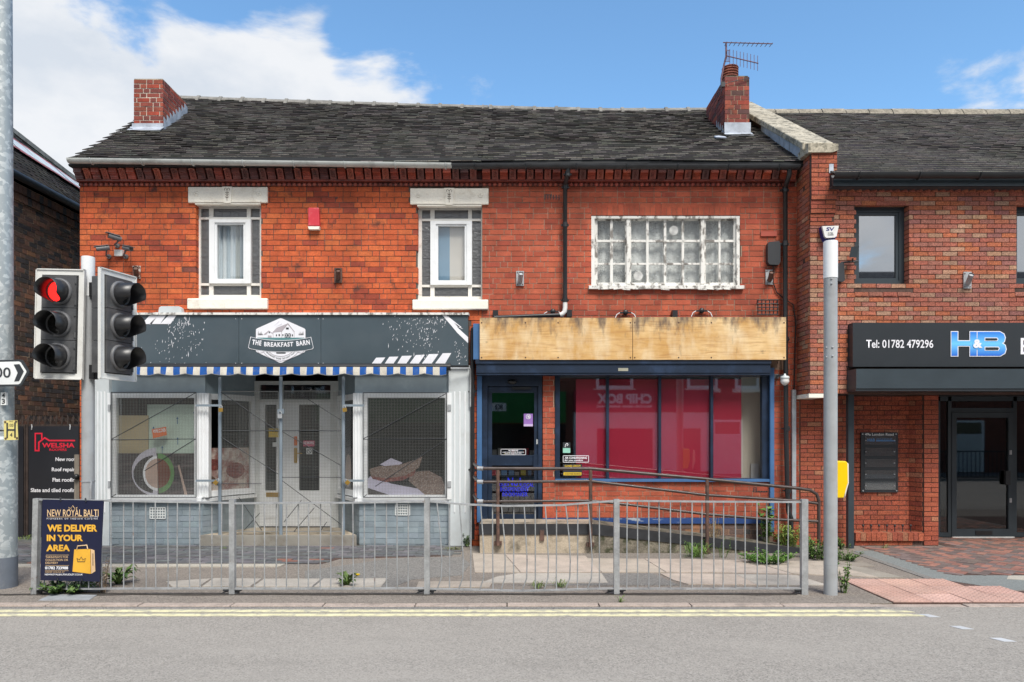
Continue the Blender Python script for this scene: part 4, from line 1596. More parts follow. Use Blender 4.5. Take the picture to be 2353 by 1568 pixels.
def shopfront_a(h):
 YF = -.02
 zs = .17                       # step height
 gp = M['greypaint']
 # pilasters: pale grey with raised flutes
 for a, b, fl in ((217, 250, (224, 232, 240)), (1030.5, 1080, (1044, 1056, 1068))):
  p = MB()
  Y = -.10
  p.box(X_(a, Y), X_(b, Y), Y, .02, 0, Z_(840, Y))
  o = p.build('pilaster', M['palegrey'], h)
  for k in fl:
   q = MB()
   q.cyl((X_(k, Y), Y + .002, Z_(1178, Y)), (X_(k, Y), Y + .002, Z_(900, Y)), .012, n=8)
   q.build('flute', M['upvc'], o)
 # lead cap over the fascia
 # upper panels
 u = MB()
 u.pbox(250, 471, 838, 904, YF, .04)
 u.build('head_panel', gp, h)
 u = MB()
 u.pbox(815, 1030.5, 838, 904, YF, .04)
 u.build('head_panel', gp, h)
 # geometry of the lobby
 xl0, xr0 = X_(464), X_(826)
 yd = .82
 xl1, xr1 = X_(583, yd), X_(778, yd)
 zt = Z_(866, 0)
 # slanting head panels and soffit
 u = MB()
 u.prism([(xl0, YF, Z_(904)), (xl0, YF, zt + .25), (xl1, yd, zt + .25), (xl1, yd, Z_(904))], (.02, .02, 0))
 u.build('lobby_panel', gp, h)
 u = MB()
 u.prism([(xr0, YF, Z_(904)), (xr0, YF, zt + .25), (xr1, yd, zt + .25), (xr1, yd, Z_(904))][::-1], (-.02, .02, 0))
 u.build('lobby_panel', gp, h)
 u = MB()
 u.box(xl0 - .1, xr0 + .1, YF + .02, yd + .1, zt + .16, zt + .2)
 u.build('soffit', M['greypaint'], h)
 # shop room behind
 dark_room(h, X_(250), X_(1033), yd + .06, 3.2, .0, 2.75)
 for a, b in ((X_(252), xl0 + .02), (xr0 - .02, X_(1031))):
  m = MB()
  m.add([(a, .06, .72), (b, .06, .72), (b, 3, .72), (a, 3, .72)], [(0, 1, 2, 3)])
  m.build('display_floor', M['darkfloor'], h)
 # left and right bays: riser of painted brick, sill, frame, glass
 for side, a, b, f0, f1 in (('l', 250, 464, 253, 455), ('r', 826, 1030.5, 830, 1030)):
  xa, xb = X_(a), X_(b)
  zsill = Z_(1146)
  bk = wall_backing('riser', h, (0, YF + .012, 0), (1, 0, 0), (0, -1, 0), xa, xb, 0, zsill, [], .08, M['greypaint'])
  brick_field(bk, (0, YF + .012, 0), (1, 0, 0), (0, -1, 0), xa, xb, .02, zsill, [], [], PAL_P, M['brick_paint'], ch=.083, bl=.226, mort=.008, proud=.006, nobj=120, seq='SS', name='painted_brick')
  # slanted riser towards the door
  if side == 'l':
   p0, p1 = Vector((xl0, YF + .012, 0)), Vector((xl1, yd, 0))
  else:
   p0, p1 = Vector((xr1, yd, 0)), Vector((xr0, YF + .012, 0))
  U = (p1 - p0)
  nrm = Vector((U.y, -U.x, 0))
  bk2 = wall_backing('riser', h, p0, U, nrm, 0, U.length, 0, zsill, [], .08, M['greypaint'])
  brick_field(bk2, p0, U, nrm, 0, U.length, .02, zsill, [], [], PAL_P, M['brick_paint'], ch=.083, bl=.226, mort=.008, proud=.006, nobj=60, seq='SS', name='painted_brick')
  s = MB()
  s.box(xa - .02, xb + .02, YF - .06, .08, Z_(1153), Z_(1143))
  off = nrm.normalized() * .07
  s.prism([p0 + off + Vector((0, 0, Z_(1153))), p1 + off + Vector((0, 0, Z_(1153))), p1 - off + Vector((0, 0, Z_(1153))), p0 - off + Vector((0, 0, Z_(1153)))], (0, 0, .05))
  s.build('sill', M['upvc'], h)
  wroot = bpy.data.objects.new('shop_window', None)
  COL.objects.link(wroot)
  setpar(wroot, h)
  fr = MB()
  z0, z1 = Z_(1143), Z_(904)
  fr.box(xa, X_(f0 + 14), YF, .06, z0, z1)
  fr.box(X_(f1 - 8), xb, YF, .06, z0, z1)
  fr.box(X_(f0 + 14), X_(f1 - 8), YF, .06, z1 - .07, z1)
  fr.box(X_(f0 + 14), X_(f1 - 8), YF, .06, z0, z0 + .035)
  # corner post, fluted
  cx0, cx1 = (X_(455), X_(481)) if side == 'l' else (X_(812), X_(836))
  fr.box(cx0, cx1, YF - .02, YF + .09, z0, z1)
  for k in (.22, .5, .78):
   xx = lerp(cx0, cx1, k)
   fr.cyl((xx, YF - .02, z0), (xx, YF - .02, z1), .018, n=8, caps=False)
  # slanted frame
  n2 = nrm.normalized()
  d = U.normalized()
  for s0, s1, za, zb_ in ((0, .07, z0, z1), (U.length - .07, U.length, z0, z1), (.07, U.length - .07, z0, z0 + .09), (.07, U.length - .07, z1 - .09, z1)):
   q0, q1 = p0 + d * s0, p0 + d * s1
   fr.prism([q0 + n2 * .03 + Vector((0, 0, za)), q1 + n2 * .03 + Vector((0, 0, za)), q1 + n2 * .03 + Vector((0, 0, zb_)), q0 + n2 * .03 + Vector((0, 0, zb_))], -n2 * .06)
  fr.build('frame', M['upvc'], wroot)
  gl = MB()
  gl.box(X_(f0 + 14), X_(f1 - 8), .02, .026, z0 + .035, z1 - .07)
  gl.build('pane', M['glass'], wroot)
  gl = MB()
  q0, q1 = p0 + d * .07, p0 + d * (U.length - .07)
  gl.prism([q0 + Vector((0, 0, z0 + .09)), q1 + Vector((0, 0, z0 + .09)), q1 + Vector((0, 0, z1 - .09)), q0 + Vector((0, 0, z1 - .09))], -n2 * .006)
  gl.build('pane', M['glass'], wroot)
  sidedata[side] = (p0, d, n2, U.length, z0, z1)
 air_brick(h, 344, 379, 1167, 1192, YF - .008, M['upvc2'], cols=6, rows=4)
 air_brick(h, 908, 941, 1160, 1184, YF - .008, M['upvc2'], cols=6, rows=4)
 # step of checker plate
 st = MB()
 st.prism([(X_(466), -.10, 0), (X_(822), -.10, 0), (xr1 + .02, yd, 0), (xl1 - .02, yd, 0)], (0, 0, zs))
 so = st.build('step', M['concrete'], h)
 cp = MB()
 cp.box(X_(466), X_(822), -.108, -.101, .004, zs + .004)
 x = X_(466) + .02
 k = 0
 while x < X_(822) - .02:
  for j in range(7):
   z = .018 + j * .0215
   a = 1 if (k + j) % 2 else -1
   cp.bar((x - .008, -.109, z - a * .008), (x + .008, -.109, z + a * .008), .003, .005, up=(0, 1, 0))
  x += .0215
  k += 1
 cp.build('checker_plate', M['checker'], so)
 # doors
 d = bpy.data.objects.new('door', None)
 COL.objects.link(d)
 setpar(d, h)
 Y = yd
 zb = zs
 ztop = Z_(876, Y)
 fr = MB()
 fr.box(xl1, X_(596, Y), Y, Y + .07, zb, ztop)
 fr.box(X_(759, Y), xr1, Y, Y + .07, zb, ztop)
 fr.box(X_(596, Y), X_(759, Y), Y, Y + .07, ztop - .06, ztop)
 ztr = Z_(918, Y)
 fr.box(X_(596, Y), X_(759, Y), Y, Y + .07, ztr - .05, ztr)
 fr.box(X_(640.5, Y), X_(650, Y), Y + .0, Y + .07, ztr, ztop - .06)
 fr.build('door_frame', M['upvc2'], d)
 gl = MB()
 gl.box(X_(596, Y), X_(759, Y), Y + .035, Y + .04, ztr, ztop - .06)
 gl.build('fanlight', M['glass'], d)
 for a, b, ga, gb in ((596, 642.5, 608, 634), (647.5, 759, 686, 733)):
  lf = MB()
  z1 = ztr - .05
  g0, g1 = Z_(1128, Y), Z_(930, Y)
  lf.box(X_(a, Y), X_(ga, Y), Y + .01, Y + .06, zb + .02, z1)
  lf.box(X_(gb, Y), X_(b, Y), Y + .01, Y + .06, zb + .02, z1)
  lf.box(X_(ga, Y), X_(gb, Y), Y + .01, Y + .06, zb + .02, g0)
  lf.box(X_(ga, Y), X_(gb, Y), Y + .01, Y + .06, g1, z1)
  # raised lower panel
  lf.box(X_(ga - 2, Y), X_(gb + 2, Y), Y, Y + .01, zb + .16, g0 - .10)
  o = lf.build('door_leaf', M['upvc'], d)
  gl = MB()
  gl.box(X_(ga, Y), X_(gb, Y), Y + .03, Y + .036, g0, g1)
  gl.build('pane', M['glass'], d)
 hb = MB()
 hb.box(X_(675, Y), X_(682, Y), Y - .005, Y + .01, Z_(1064, Y), Z_(1030, Y))
 hb.bar((X_(679, Y), Y - .03, Z_(1042, Y)), (X_(695, Y), Y - .03, Z_(1042, Y)), .015, .015)
 hb.bar((X_(679, Y), Y - .03, Z_(1042, Y)), (X_(679, Y), Y + .0, Z_(1042, Y)), .015, .015)
 hb.build('handle', M['brass'], d)
 lb = MB()
 lb.box(X_(611, Y), X_(646, Y), Y - .006, Y + .01, Z_(1142, Y), Z_(1132, Y))
 lb.build('letterbox', M['brass'], d)


sidedata = {}
HOUSE_A = house_a()


# ---------------------------------------------------------------- middle house over the bookmaker's
def empty_part(name, parent):
 o = bpy.data.objects.new(name, None)
 COL.objects.link(o)
 setpar(o, parent)
 return o


def old_window(h):
 def zx(v):
  return (2300 + v / 3.361) / 1.7408

 def zy(v):
  return (820 + v / 3.361) / 1.7408
 w = empty_part('window', h)
 Y = .05
 pm = M['paint_peel']
 fr = MB()

 def fb(a, b, c, d, Y_=Y, t=.06):
  fr.pbox(zx(a), zx(b), zy(c), zy(d), Y_, t)
 fb(216, 262, 150, 1105, Y - .05, .12)
 fb(2170, 2212, 150, 1105, Y - .05, .12)
 fb(262, 2170, 150, 182, Y - .05, .12)
 fb(262, 2170, 1060, 1100, Y - .02, .09)
 fb(690, 738, 182, 1060, Y - .03, .10)
 fb(1690, 1735, 182, 1060, Y - .03, .10)
 fr.build('frame', pm, w)
 for (a, b, cols) in ((262, 690, [(300, 470), (508, 672)]), (738, 1690, [(752, 955), (988, 1192), (1225, 1432), (1465, 1675)]), (1735, 2170, [(1757, 1928), (1955, 2130)])):
  fr = MB()
  rows = [(212, 470), (500, 780), (805, 1045)]
  xs = [a] + [v for c in cols for v in c] + [b]
  for i in range(0, len(xs), 2):
   fr.pbox(zx(xs[i]), zx(xs[i + 1]), zy(182), zy(1060), Y, .045)
  zs = [182] + [v for c in rows for v in c] + [1060]
  for i in range(0, len(zs), 2):
   for c in cols:
    fr.pbox(zx(c[0]), zx(c[1]), zy(zs[i]), zy(zs[i + 1]), Y + .004, .035)
  s = fr.build('sash', pm, w)
  for c in cols:
   for r in rows:
    p = MB()
    p.pbox(zx(c[0]), zx(c[1]), zy(r[0]), zy(r[1]), Y + .02, .004)
    p.build('pane', M['glass_lace'], s)
  # plastic pane ventilators: concentric rings
  for (vx, vy, yes) in ((1325, 345, a == 738), (850, 955, a == 738)):
   if yes:
    v = MB()
    c0 = at(zx(vx), zy(vy), Y + .012)
    for rr in (.018, .042, .064):
     v.tube([c0 + Vector((rr * math.cos(t), 0, rr * math.sin(t))) for t in [i * math.pi / 9 for i in range(19)]], .0055, 6)
    v.cyl(c0 + Vector((0, .006, 0)), c0 + Vector((0, .008, 0)), .07, n=20)
    v.build('ventilator', M['whitebox'], s)
 si = MB()
 Ys = -.07
 x0, x1, z1, z0 = X_(zx(185), Ys), X_(zx(2275), Ys), Z_(zy(1085), Ys), Z_(zy(1128), Ys)
 si.prism([(x0, Ys, z0), (x0, Ys, z1), (x0, .06, z1 + .03), (x0, .06, z0)][::-1], (x1 - x0, 0, 0))
 # split, lifting splinters of the old sill
 rnd = random.Random(4)
 for k in range(9):
  xx = rnd.uniform(x0, x1 - .2)
  si.bar((xx, Ys - .004, z0 + rnd.uniform(-.012, .0)), (xx + rnd.uniform(.06, .2), Ys - .004, z0 + rnd.uniform(-.02, .004)), .012, .012)
 si.build('sill', pm, w)
 c = curtain(w, X_(zx(255), .2), X_(zx(2180), .2), Z_(zy(1075), .2), Z_(zy(190), .2), .17, [(1, 1, 1)], M['lace'], folds=13, amp=.014, name='lace_curtain')
 dark_room(h, X_(1352), X_(1708), .12, 2.0, Z_(668), Z_(490))
 return (zx(216), zx(2212), zy(150), zy(1100))


def pipe(parent, pts, r, mat, name='downpipe', collars=(), n=12):
 mb = MB()
 mb.tube(pts, r, n)
 o = mb.build(name, mat, parent)
 for c in collars:
  k = MB()
  k.cyl(Vector(c) - Vector((0, 0, .035)), Vector(c) + Vector((0, 0, .035)), r * 1.22, n=n)
  k.box(c[0] - r * 1.8, c[0] + r * 1.8, c[1] + r * .4, c[1] + r * 1.5, c[2] - .012, c[2] + .012)
  k.build('pipe_collar', mat, o)
 return o


def house_b():
 h = thing('brick_house', 'smoother red brick house over the boarded bookmaker shop with lace window', 'house', (XAB, 0, 0))
 zc = Z_(429, 0)
 win = (X_(1358), X_(1700), Z_(661), Z_(496))
 door = (X_(1106), X_(1246), .30, Z_(845))
 swin = (X_(1275), X_(1766), Z_(1106), Z_(845))
 holes = [win]
 O = (0, 0, 0)
 wl = wall_backing('wall', h, O, (1, 0, 0), (0, -1, 0), XAB + .001, XB1 + .05, 0, zc + .3, [win, (XAB - .2, door[1], -.1, door[3]), swin], .25, M['mortar_l'])
 w2 = (X_(959), X_(1106.5), Z_(691), Z_(469.5))
 sk = [(X_(1060), X_(1808), Z_(862), Z_(731)), (X_(1000), X_(1123), Z_(472), Z_(428)), (X_(1000), X_(1122), Z_(714), Z_(687)), (win[0], win[1], win[3], Z_(470))]
 full = (XAB, XB1 + .02)
 brick_field(wl, O, (1, 0, 0), (0, -1, 0), XAB + .002, XB1 + .02, Z_(862), zc, holes, sk, PAL_B, M['brick_b'], mort=.011, seq='SSH', nobj=300)
 # soldier course over the lace window
 sld = []
 for k in range(5):
  u = MB()
  u.box(.004, .0795, -.007, .03, .004, .164, PAL_B(RND))
  sld.append(u.mesh('soldier_brick', M['brick_b']))
 x = win[0]
 while x < win[1] - .03:
  link('soldier_brick', sld[RND.randrange(5)], wl, Matrix.Translation((x, 0, win[3])) @ Matrix.Diagonal((min(1, (win[1] - x) / .082), 1, (Z_(470) - win[3]) / .168, 1)))
  x += .082
 # ground-floor brick: pier beside the door, below the window, end strip in duller brick
 brick_field(wl, O, (1, 0, 0), (0, -1, 0), X_(1246), X_(1275), .40, Z_(862), [], [], PAL_B, M['brick_b'], ch=.083, seq='SH', nobj=60)
 brick_field(wl, O, (1, 0, 0), (0, -1, 0), X_(1275), X_(1766), Z_(1163), Z_(1106), [], [], PAL_B, M['brick_b'], ch=.083, seq='SH', nobj=120, mort=.011)
 brick_field(wl, O, (1, 0, 0), (0, -1, 0), X_(1246), X_(1766), Z_(1190), Z_(1163), [], [], PAL_DK, M['brick_b'], ch=.09, seq='SH', nobj=80, mort=.012)
 brick_field(wl, O, (1, 0, 0), (0, -1, 0), X_(1246), X_(1766), .0, Z_(1204), [], [], PAL_D, M['brick_d'], ch=.083, seq='SH', nobj=60)
 brick_field(wl, O, (1, 0, 0), (0, -1, 0), X_(1776), XB1 + .02, .0, Z_(862), [], [], PAL_B2, M['brick_b'], ch=.0824, seq='SSH', nobj=120)
 cornice(h, XAB + .002, XB1 - .06)
 r = roof_base(h, XAB + .001, XB1 + .06, 0)
 cxa, cxb, cy0, cy1 = X_(1665, 1.4), X_(1722, 1.4), 1.4, 2.62
 tt = lambda y: (y - EAVE_Y) / (RIDGE_Y - EAVE_Y)
 roof_tiles(r, XAB, XB1 + .05, surf, 36, .168, 300, random.Random(22), pale=.55, tooth=(.09, 0), cuts=[(cxa - .02, cxb + .02, tt(1.33), tt(2.62))])
 ridge_tiles(r, XAB + .01, XB1 + .02, ridge_z)
 gt = gutter(h, X_(1037.5, -.35), X_(1836, -.35), Z_(378.5, -.35), Z_(380.5, -.35), M['blackiron'], r=.066)
 u = MB()
 u.box(XAB + .002, XB1 - .02, -.26, -.20, Z_(385, -.2), Z_(370, -.2))
 u.build('fascia_board', M['black'], h)
 # two downpipes
 Yp = -.12
 bk = M['black']
 pipe(h, [at(1305, 386, -.34), at(1304, 398, -.34), at(1303, 404, -.32), at(1299, 420, -.16), at(1298, 428, Yp), at(1298, 690, Yp)], .033, bk,
         collars=[at(1304, 400, -.33), at(1299, 430, Yp), at(1298, 517, Yp), at(1298, 690, Yp)])
 e = MB()
 e.tube([at(1298, 690, Yp), at(1298, 708, Yp), at(1297, 716, Yp), at(1292, 722, Yp), at(1286, 724, Yp)], .036, 12)
 e.build('pipe_elbow', M['whitebox'], h)
 pipe(h, [at(1288, 724, Yp), at(1135, 730, -.14)], .030, bk, 'branch_pipe')
 pipe(h, [at(1814, 386, -.34), at(1813, 402, -.33), at(1806, 424, -.2), at(1804, 434, Yp), at(1804, 700, Yp), at(1806, 1000, Yp), at(1809, 1130, Yp), at(1811, 1175, Yp), at(1817, 1190, Yp), at(1818, 1250, Yp)],
         .036, bk, collars=[at(1804, 436, Yp), at(1804, 560, Yp), at(1805, 780, Yp), at(1807, 985, Yp), at(1810, 1128, Yp)])
 pipe(h, [at(1100, 753, -.2), at(1092, 753, -.18), at(1086, 757, -.14), at(1085, 766, -.12), at(1085, 1240, -.12)], .034, bk, collars=[at(1085, 900, -.12), at(1085, 1080, -.12)])
 # chimney on the slope
 zt = Z_(176, 1.4)
 ch = MB()
 ch.box(cxa + .008, cxb - .008, cy0 + .008, cy1 - .008, 6.3, zt - .005)
 co = ch.build('chimney', M['mortar_d'], h)
 brick_field(co, (cxa, cy0 + .008, 0), (1, 0, 0), (0, -1, 0), 0, cxb - cxa, Z_(284, cy0), zt, [], [], PAL_CH, M['brick'], ch=.083, bl=.22, mort=.010, nobj=60, seq='SH')
 brick_field(co, (cxa + .008, cy1, 0), (0, -1, 0), (-1, 0, 0), 0, cy1 - cy0, Z_(290, cy0), zt, [], [], PAL_CH, M['brick'], ch=.083, bl=.22, mort=.010, nobj=100, seq='SSH')
 cp = MB()
 cp.box(cxa + .02, cxb - .02, cy0 + .02, cy1 - .02, zt - .005, zt + .02)
 cp.build('flaunching', M['concrete2'], co)
 pc = Vector(((cxa + cxb) / 2 - .05, cy0 + .24, zt + .015))
 pot = MB()
 pot.lathe(pc, (0, 0, 1), [(0, .12), (.03, .15), (.05, .125), (.06, .125)], 18)
 for k in range(4):
  pot.lathe(pc, (0, 0, 1), [(.06 + k * .045, .10), (.06 + k * .045, .14), (.085 + k * .045, .14), (.085 + k * .045, .10)], 18)
 for a in range(6):
  t = a * math.pi / 3
  pot.box(pc.x + .115 * math.cos(t) - .012, pc.x + .115 * math.cos(t) + .012, pc.y + .115 * math.sin(t) - .012, pc.y + .115 * math.sin(t) + .012, pc.z + .05, pc.z + .24)
 pot.lathe(pc, (0, 0, 1), [(.235, .10), (.235, .145), (.255, .135), (.262, .0)], 18)
 M['pot'] = material('clay_pot', (.26, .075, .045), .8, var=.25, dirt=(.06, .03, .025), damt=.6, dscale=8)
 pot.build('chimney_pot', M['pot'], co)
 fl = MB()
 pz = lambda y: surf(cxa, tt(y)).z
 fl.box(cxa - .012, cxb + .012, cy0 - .025, cy0 - .012, pz(cy0) - .02, Z_(283, cy0))
 fl.prism([(cxa - .03, cy0 - .14, pz(cy0 - .14) + .045), (cxb + .03, cy0 - .14, pz(cy0 - .14) + .045), (cxb + .03, cy0 - .012, pz(cy0) + .04), (cxa - .03, cy0 - .012, pz(cy0) + .04)][::-1], (0, 0, -.012))
 for k in range(4):
  y0 = cy0 + k * .12
  fl.prism([(cxa - .014, y0, pz(y0) - .02), (cxa - .014, y0 + .12, pz(y0 + .12) - .02), (cxa - .014, y0 + .11, pz(y0) + .22), (cxa - .014, y0 + .02, pz(y0) + .03)], (.005, 0, 0))
 fl.build('flashing', M['lead'], co)
 fl = MB()
 p = surf(X_(1655, 1.0), tt(1.05)) + Vector((0, 0, .04))
 fl.prism([p + Vector(v) for v in ((-.09, -.12, -.05), (.07, -.16, -.07), (.08, -.03, .0), (.0, .06, .05), (-.08, .05, .04))], (0, -.01, .015))
 fl.build('lead_scrap', M['lead'], r)
 old_window(h)
 air_brick(h, 1252, 1284, 448, 459)
 air_brick(h, 1731, 1762, 1121, 1131)
 # cable clutter kept as its own things later
 shopfront_b(h)
 return h


def shopfront_b(h):
 nv = M['navy']
 # shutter box under the plywood
 u = MB()
 Y = -.26
 u.pbox(1092, 1772, 826, 836, Y - .02, .30)
 u.pbox(1094, 1770, 836, 862, Y, .28)
 u.pbox(1094, 1770, 853, 857, Y - .012, .012)
 u.build('shutter_box', nv, h)
 u = MB()
 u.pbox(1087, 1104, 744, 826, -.24, .26)
 u.build('fascia_end', M['blue2'], h)
 # posts either side
 u = MB()
 u.box(X_(1096), X_(1107), -.06, .0, .36, Z_(846))
 u.build('shopfront_post', M['blue2'], h)
 u = MB()
 u.box(X_(1766.5), X_(1775.5), -.06, .0, .22, Z_(846))
 u.build('shopfront_post', M['blue2'], h)
 ub = MB()
 ub.pbox(1420, 1443, 846, 853, -.275, .004)
 ub.build('maker_plate', M['plate'], h)
 # door
 d = empty_part('door', h)
 Y = .03
 zb = Z_(1196, Y)
 f = MB()
 f.box(X_(1107.5, Y), X_(1120, Y), Y - .03, Y + .08, zb, Z_(846, Y))
 f.box(X_(1236, Y), X_(1245, Y), Y - .03, Y + .08, zb, Z_(846, Y))
 f.box(X_(1120, Y), X_(1236, Y), Y - .03, Y + .08, Z_(888, Y), Z_(846, Y))
 f.build('door_frame', nv, d)
 lf = MB()
 y2 = Y + .02
 zt = Z_(889, y2)
 lf.box(X_(1121, y2), X_(1130, y2), y2, y2 + .05, zb, zt)
 lf.box(X_(1227, y2), X_(1235, y2), y2, y2 + .05, zb, zt)
 for c, d_ in ((889, 903), (1046, 1070), (1182, 1196)):
  lf.box(X_(1130, y2), X_(1227, y2), y2, y2 + .05, Z_(d_, y2), Z_(c, y2))
 lf.box(X_(1225, y2), X_(1236, y2), y2 - .03, y2, Z_(1076, y2), Z_(1044, y2))
 lf.build('door_leaf', nv, d)
 for c, d_ in ((903, 1046), (1070, 1182)):
  g = MB()
  g.pbox(1130, 1227, c, d_, y2 + .02, .006)
  g.build('pane', M['glass_door'], d)
 k = MB()
 k.box(X_(1176, y2), X_(1220, y2), y2 - .05, y2, Z_(895.5, y2), Z_(890, y2))
 k.build('door_closer', M['black'], d)
 k = MB()
 k.ico(at(1176.5, 878, Y - .04), .075, 14, 8, sc=(1, .6, .5))
 k.build('door_sensor', M['black'], d)
 k = MB()
 k.pbox(1232, 1236, 1010, 1021, y2 - .004, .01)
 k.build('lock', M['sticker_w'], d)
 # shop window
 w = empty_part('shop_window', h)
 f = MB()
 Y = .02
 f.box(X_(1275, Y), X_(1286, Y), Y, Y + .1, Z_(1104, Y), Z_(858, Y))
 f.box(X_(1751, Y), X_(1766, Y), Y, Y + .1, Z_(1104, Y), Z_(858, Y))
 f.box(X_(1286, Y), X_(1751, Y), Y, Y + .1, Z_(866, Y), Z_(846, Y))
 f.box(X_(1286, Y), X_(1751, Y), Y, Y + .1, Z_(1104, Y), Z_(1099.5, Y))
 for a in (1393, 1513, 1632.5):
  f.box(X_(a, Y), X_(a + 6, Y), Y, Y + .1, Z_(1099.5, Y), Z_(866, Y))
 f.build('frame', nv, w)
 f = MB()
 f.box(X_(1275), X_(1766), -.05, .02, Z_(1107), Z_(1101))
 f.build('sill', M['blue2'], w)
 for a, b in ((1286, 1393), (1399, 1513), (1519, 1632.5), (1638.5, 1751)):
  g = MB()
  g.pbox(a, b, 866, 1099.5, Y + .05, .008)
  g.build('pane', M['glass_red'], w)
 # flaking blue band under the dark bricks
 b = MB()
 b.box(X_(1246), X_(1766), -.03, .02, Z_(1203), Z_(1190.5))
 b.build('blue_band', M['blueband'], h)
 # shop interior: crimson display wall set behind the glass
 rm = dark_room(h, X_(1107), X_(1766), .14, 4.0, .3, 2.8, M['dark'])
 r = MB()
 Yr = .10
 r.box(X_(1323, Yr), X_(1703, Yr), Yr, Yr + .04, Z_(1110, Yr), Z_(872, Yr))
 r.build('display_panel', M['red'], h)
 r = MB()
 r.box(X_(1703, .34), X_(1775, .34), .34, .38, Z_(1112, .34), Z_(850, .34))
 r.build('inner_wall', M['cream'], h)
 r = MB()
 r.box(X_(1725, .30), X_(1742, .30), .29, .335, Z_(1100, .30), Z_(1066, .30))
 r.build('wall_box', M['upvc2'], h)
 # shelf with goods behind the door
 s = MB()
 rnd = random.Random(8)
 for z in (1.0, 1.32):
  s.box(X_(1130, .9), X_(1236, .9), .9, 1.2, z, z + .02, (.05, .05, .05))
  x = X_(1130, .9)
  while x < X_(1225, .9):
   w_ = rnd.uniform(.05, .12)
   s.box(x, x + w_, .93, 1.1, z + .021, z + rnd.uniform(.07, .16), rnd.choice([(.5, .42, .03), (.35, .03, .05), (.3, .3, .3), (.08, .2, .4), (.5, .5, .48)]))
   x += w_ + rnd.uniform(.01, .05)
 s.build('shelf', M['curtain'], h)


HOUSE_B = house_b()


# ---------------------------------------------------------------- ramp and platform to the bookmaker's door
def ramp():
 t = thing('access_ramp', 'stained concrete ramp and landing edged with a black steel strip', 'ramp', (X_(1340), -.4, 0))
 Y0 = -.72
 xa, xm, xb = X_(1102, Y0), X_(1365, Y0), X_(1872, Y0)
 zt = Z_(1206, Y0)
 m = MB()
 m.box(xa, xm, Y0, -.005, -.05, zt)
 m.build('landing', M['concrete'], t)
 m = MB()
 m.prism([(xm + .001, Y0, -.05), (xb, Y0, -.05), (xb, Y0, .02), (xm + .001, Y0, zt)], (0, -Y0 - .05, 0))
 m.build('slope', M['concrete2'], t)
 m = MB()
 m.box(xa - .01, xm, Y0 - .014, Y0 - .002, Z_(1229, Y0), Z_(1204, Y0))
 m.box(xa - .014, xa - .002, Y0, -.1, Z_(1229, Y0), Z_(1204, Y0))
 h = .155
 m.prism([(xm, Y0 - .014, zt + .012 - h), (xb, Y0 - .014, .045 - h * .75), (xb, Y0 - .014, .045), (xm, Y0 - .014, zt + .012)], (0, .012, 0))
 m.build('steel_edge', M['blackiron'], t)
 # little bracket
 m = MB()
 m.pbox(1240, 1250, 1218, 1243, Y0 - .03, .02)
 m.build('bracket', M['rust'], t)


ramp()


def handrail():
 t = thing('handrail', 'brown three-bar steel handrail along the bookmaker ramp', 'handrail', (X_(1357, -.78), -.78, 0))
 Y = -.80
 mt = M['railbrown']
 tops = [(1104, 1077), (1358, 1077.5), (1620, 1101), (1838, 1123), (1862, 1127), (1876, 1136), (1881, 1150), (1881, 1256)]
 m = MB()
 m.tube([at(x, y, Y) for x, y in tops], .024, 10)
 m.build('top_rail', mt, t)
 for pts in ([(1104, 1108), (1358, 1106), (1622, 1138), (1840, 1152), (1881, 1158)], [(1104, 1153), (1358, 1151), (1450, 1161), (1622, 1182), (1760, 1193), (1881, 1199)]):
  m = MB()
  m.tube([at(x, y, Y) for x, y in pts], .020, 10)
  m.build('rail', mt, t)
 for y, y2 in ((1077, 1066), (1108, 1096), (1153, 1138)):
  m = MB()
  m.tube([at(1107, y, Y), at(1095, y - 5, Y + .25), at(1087, y2 - 2, -.06)], .022, 10)
  m.build('return_rail', mt, t)
  m = MB()
  m.cyl(at(1097, y - .6, Y + .02), at(1110, y, Y), .031, n=10)
  m.build('coupling', M['steel'], t)
 for x, yt, yb in ((1143.5, 1080, 1254), (1356.5, 1080, 1257), (1624.5, 1102, 1277)):
  m = MB()
  m.cyl(at(x, yb, Y), at(x, yt, Y), .026, n=12)
  m.box(X_(x - 9, Y), X_(x + 9, Y), Y + .02, Y + .07, Z_(yb, Y) + .0, Z_(yb - 9, Y))
  m.build('post', M['rust'], t)


handrail()


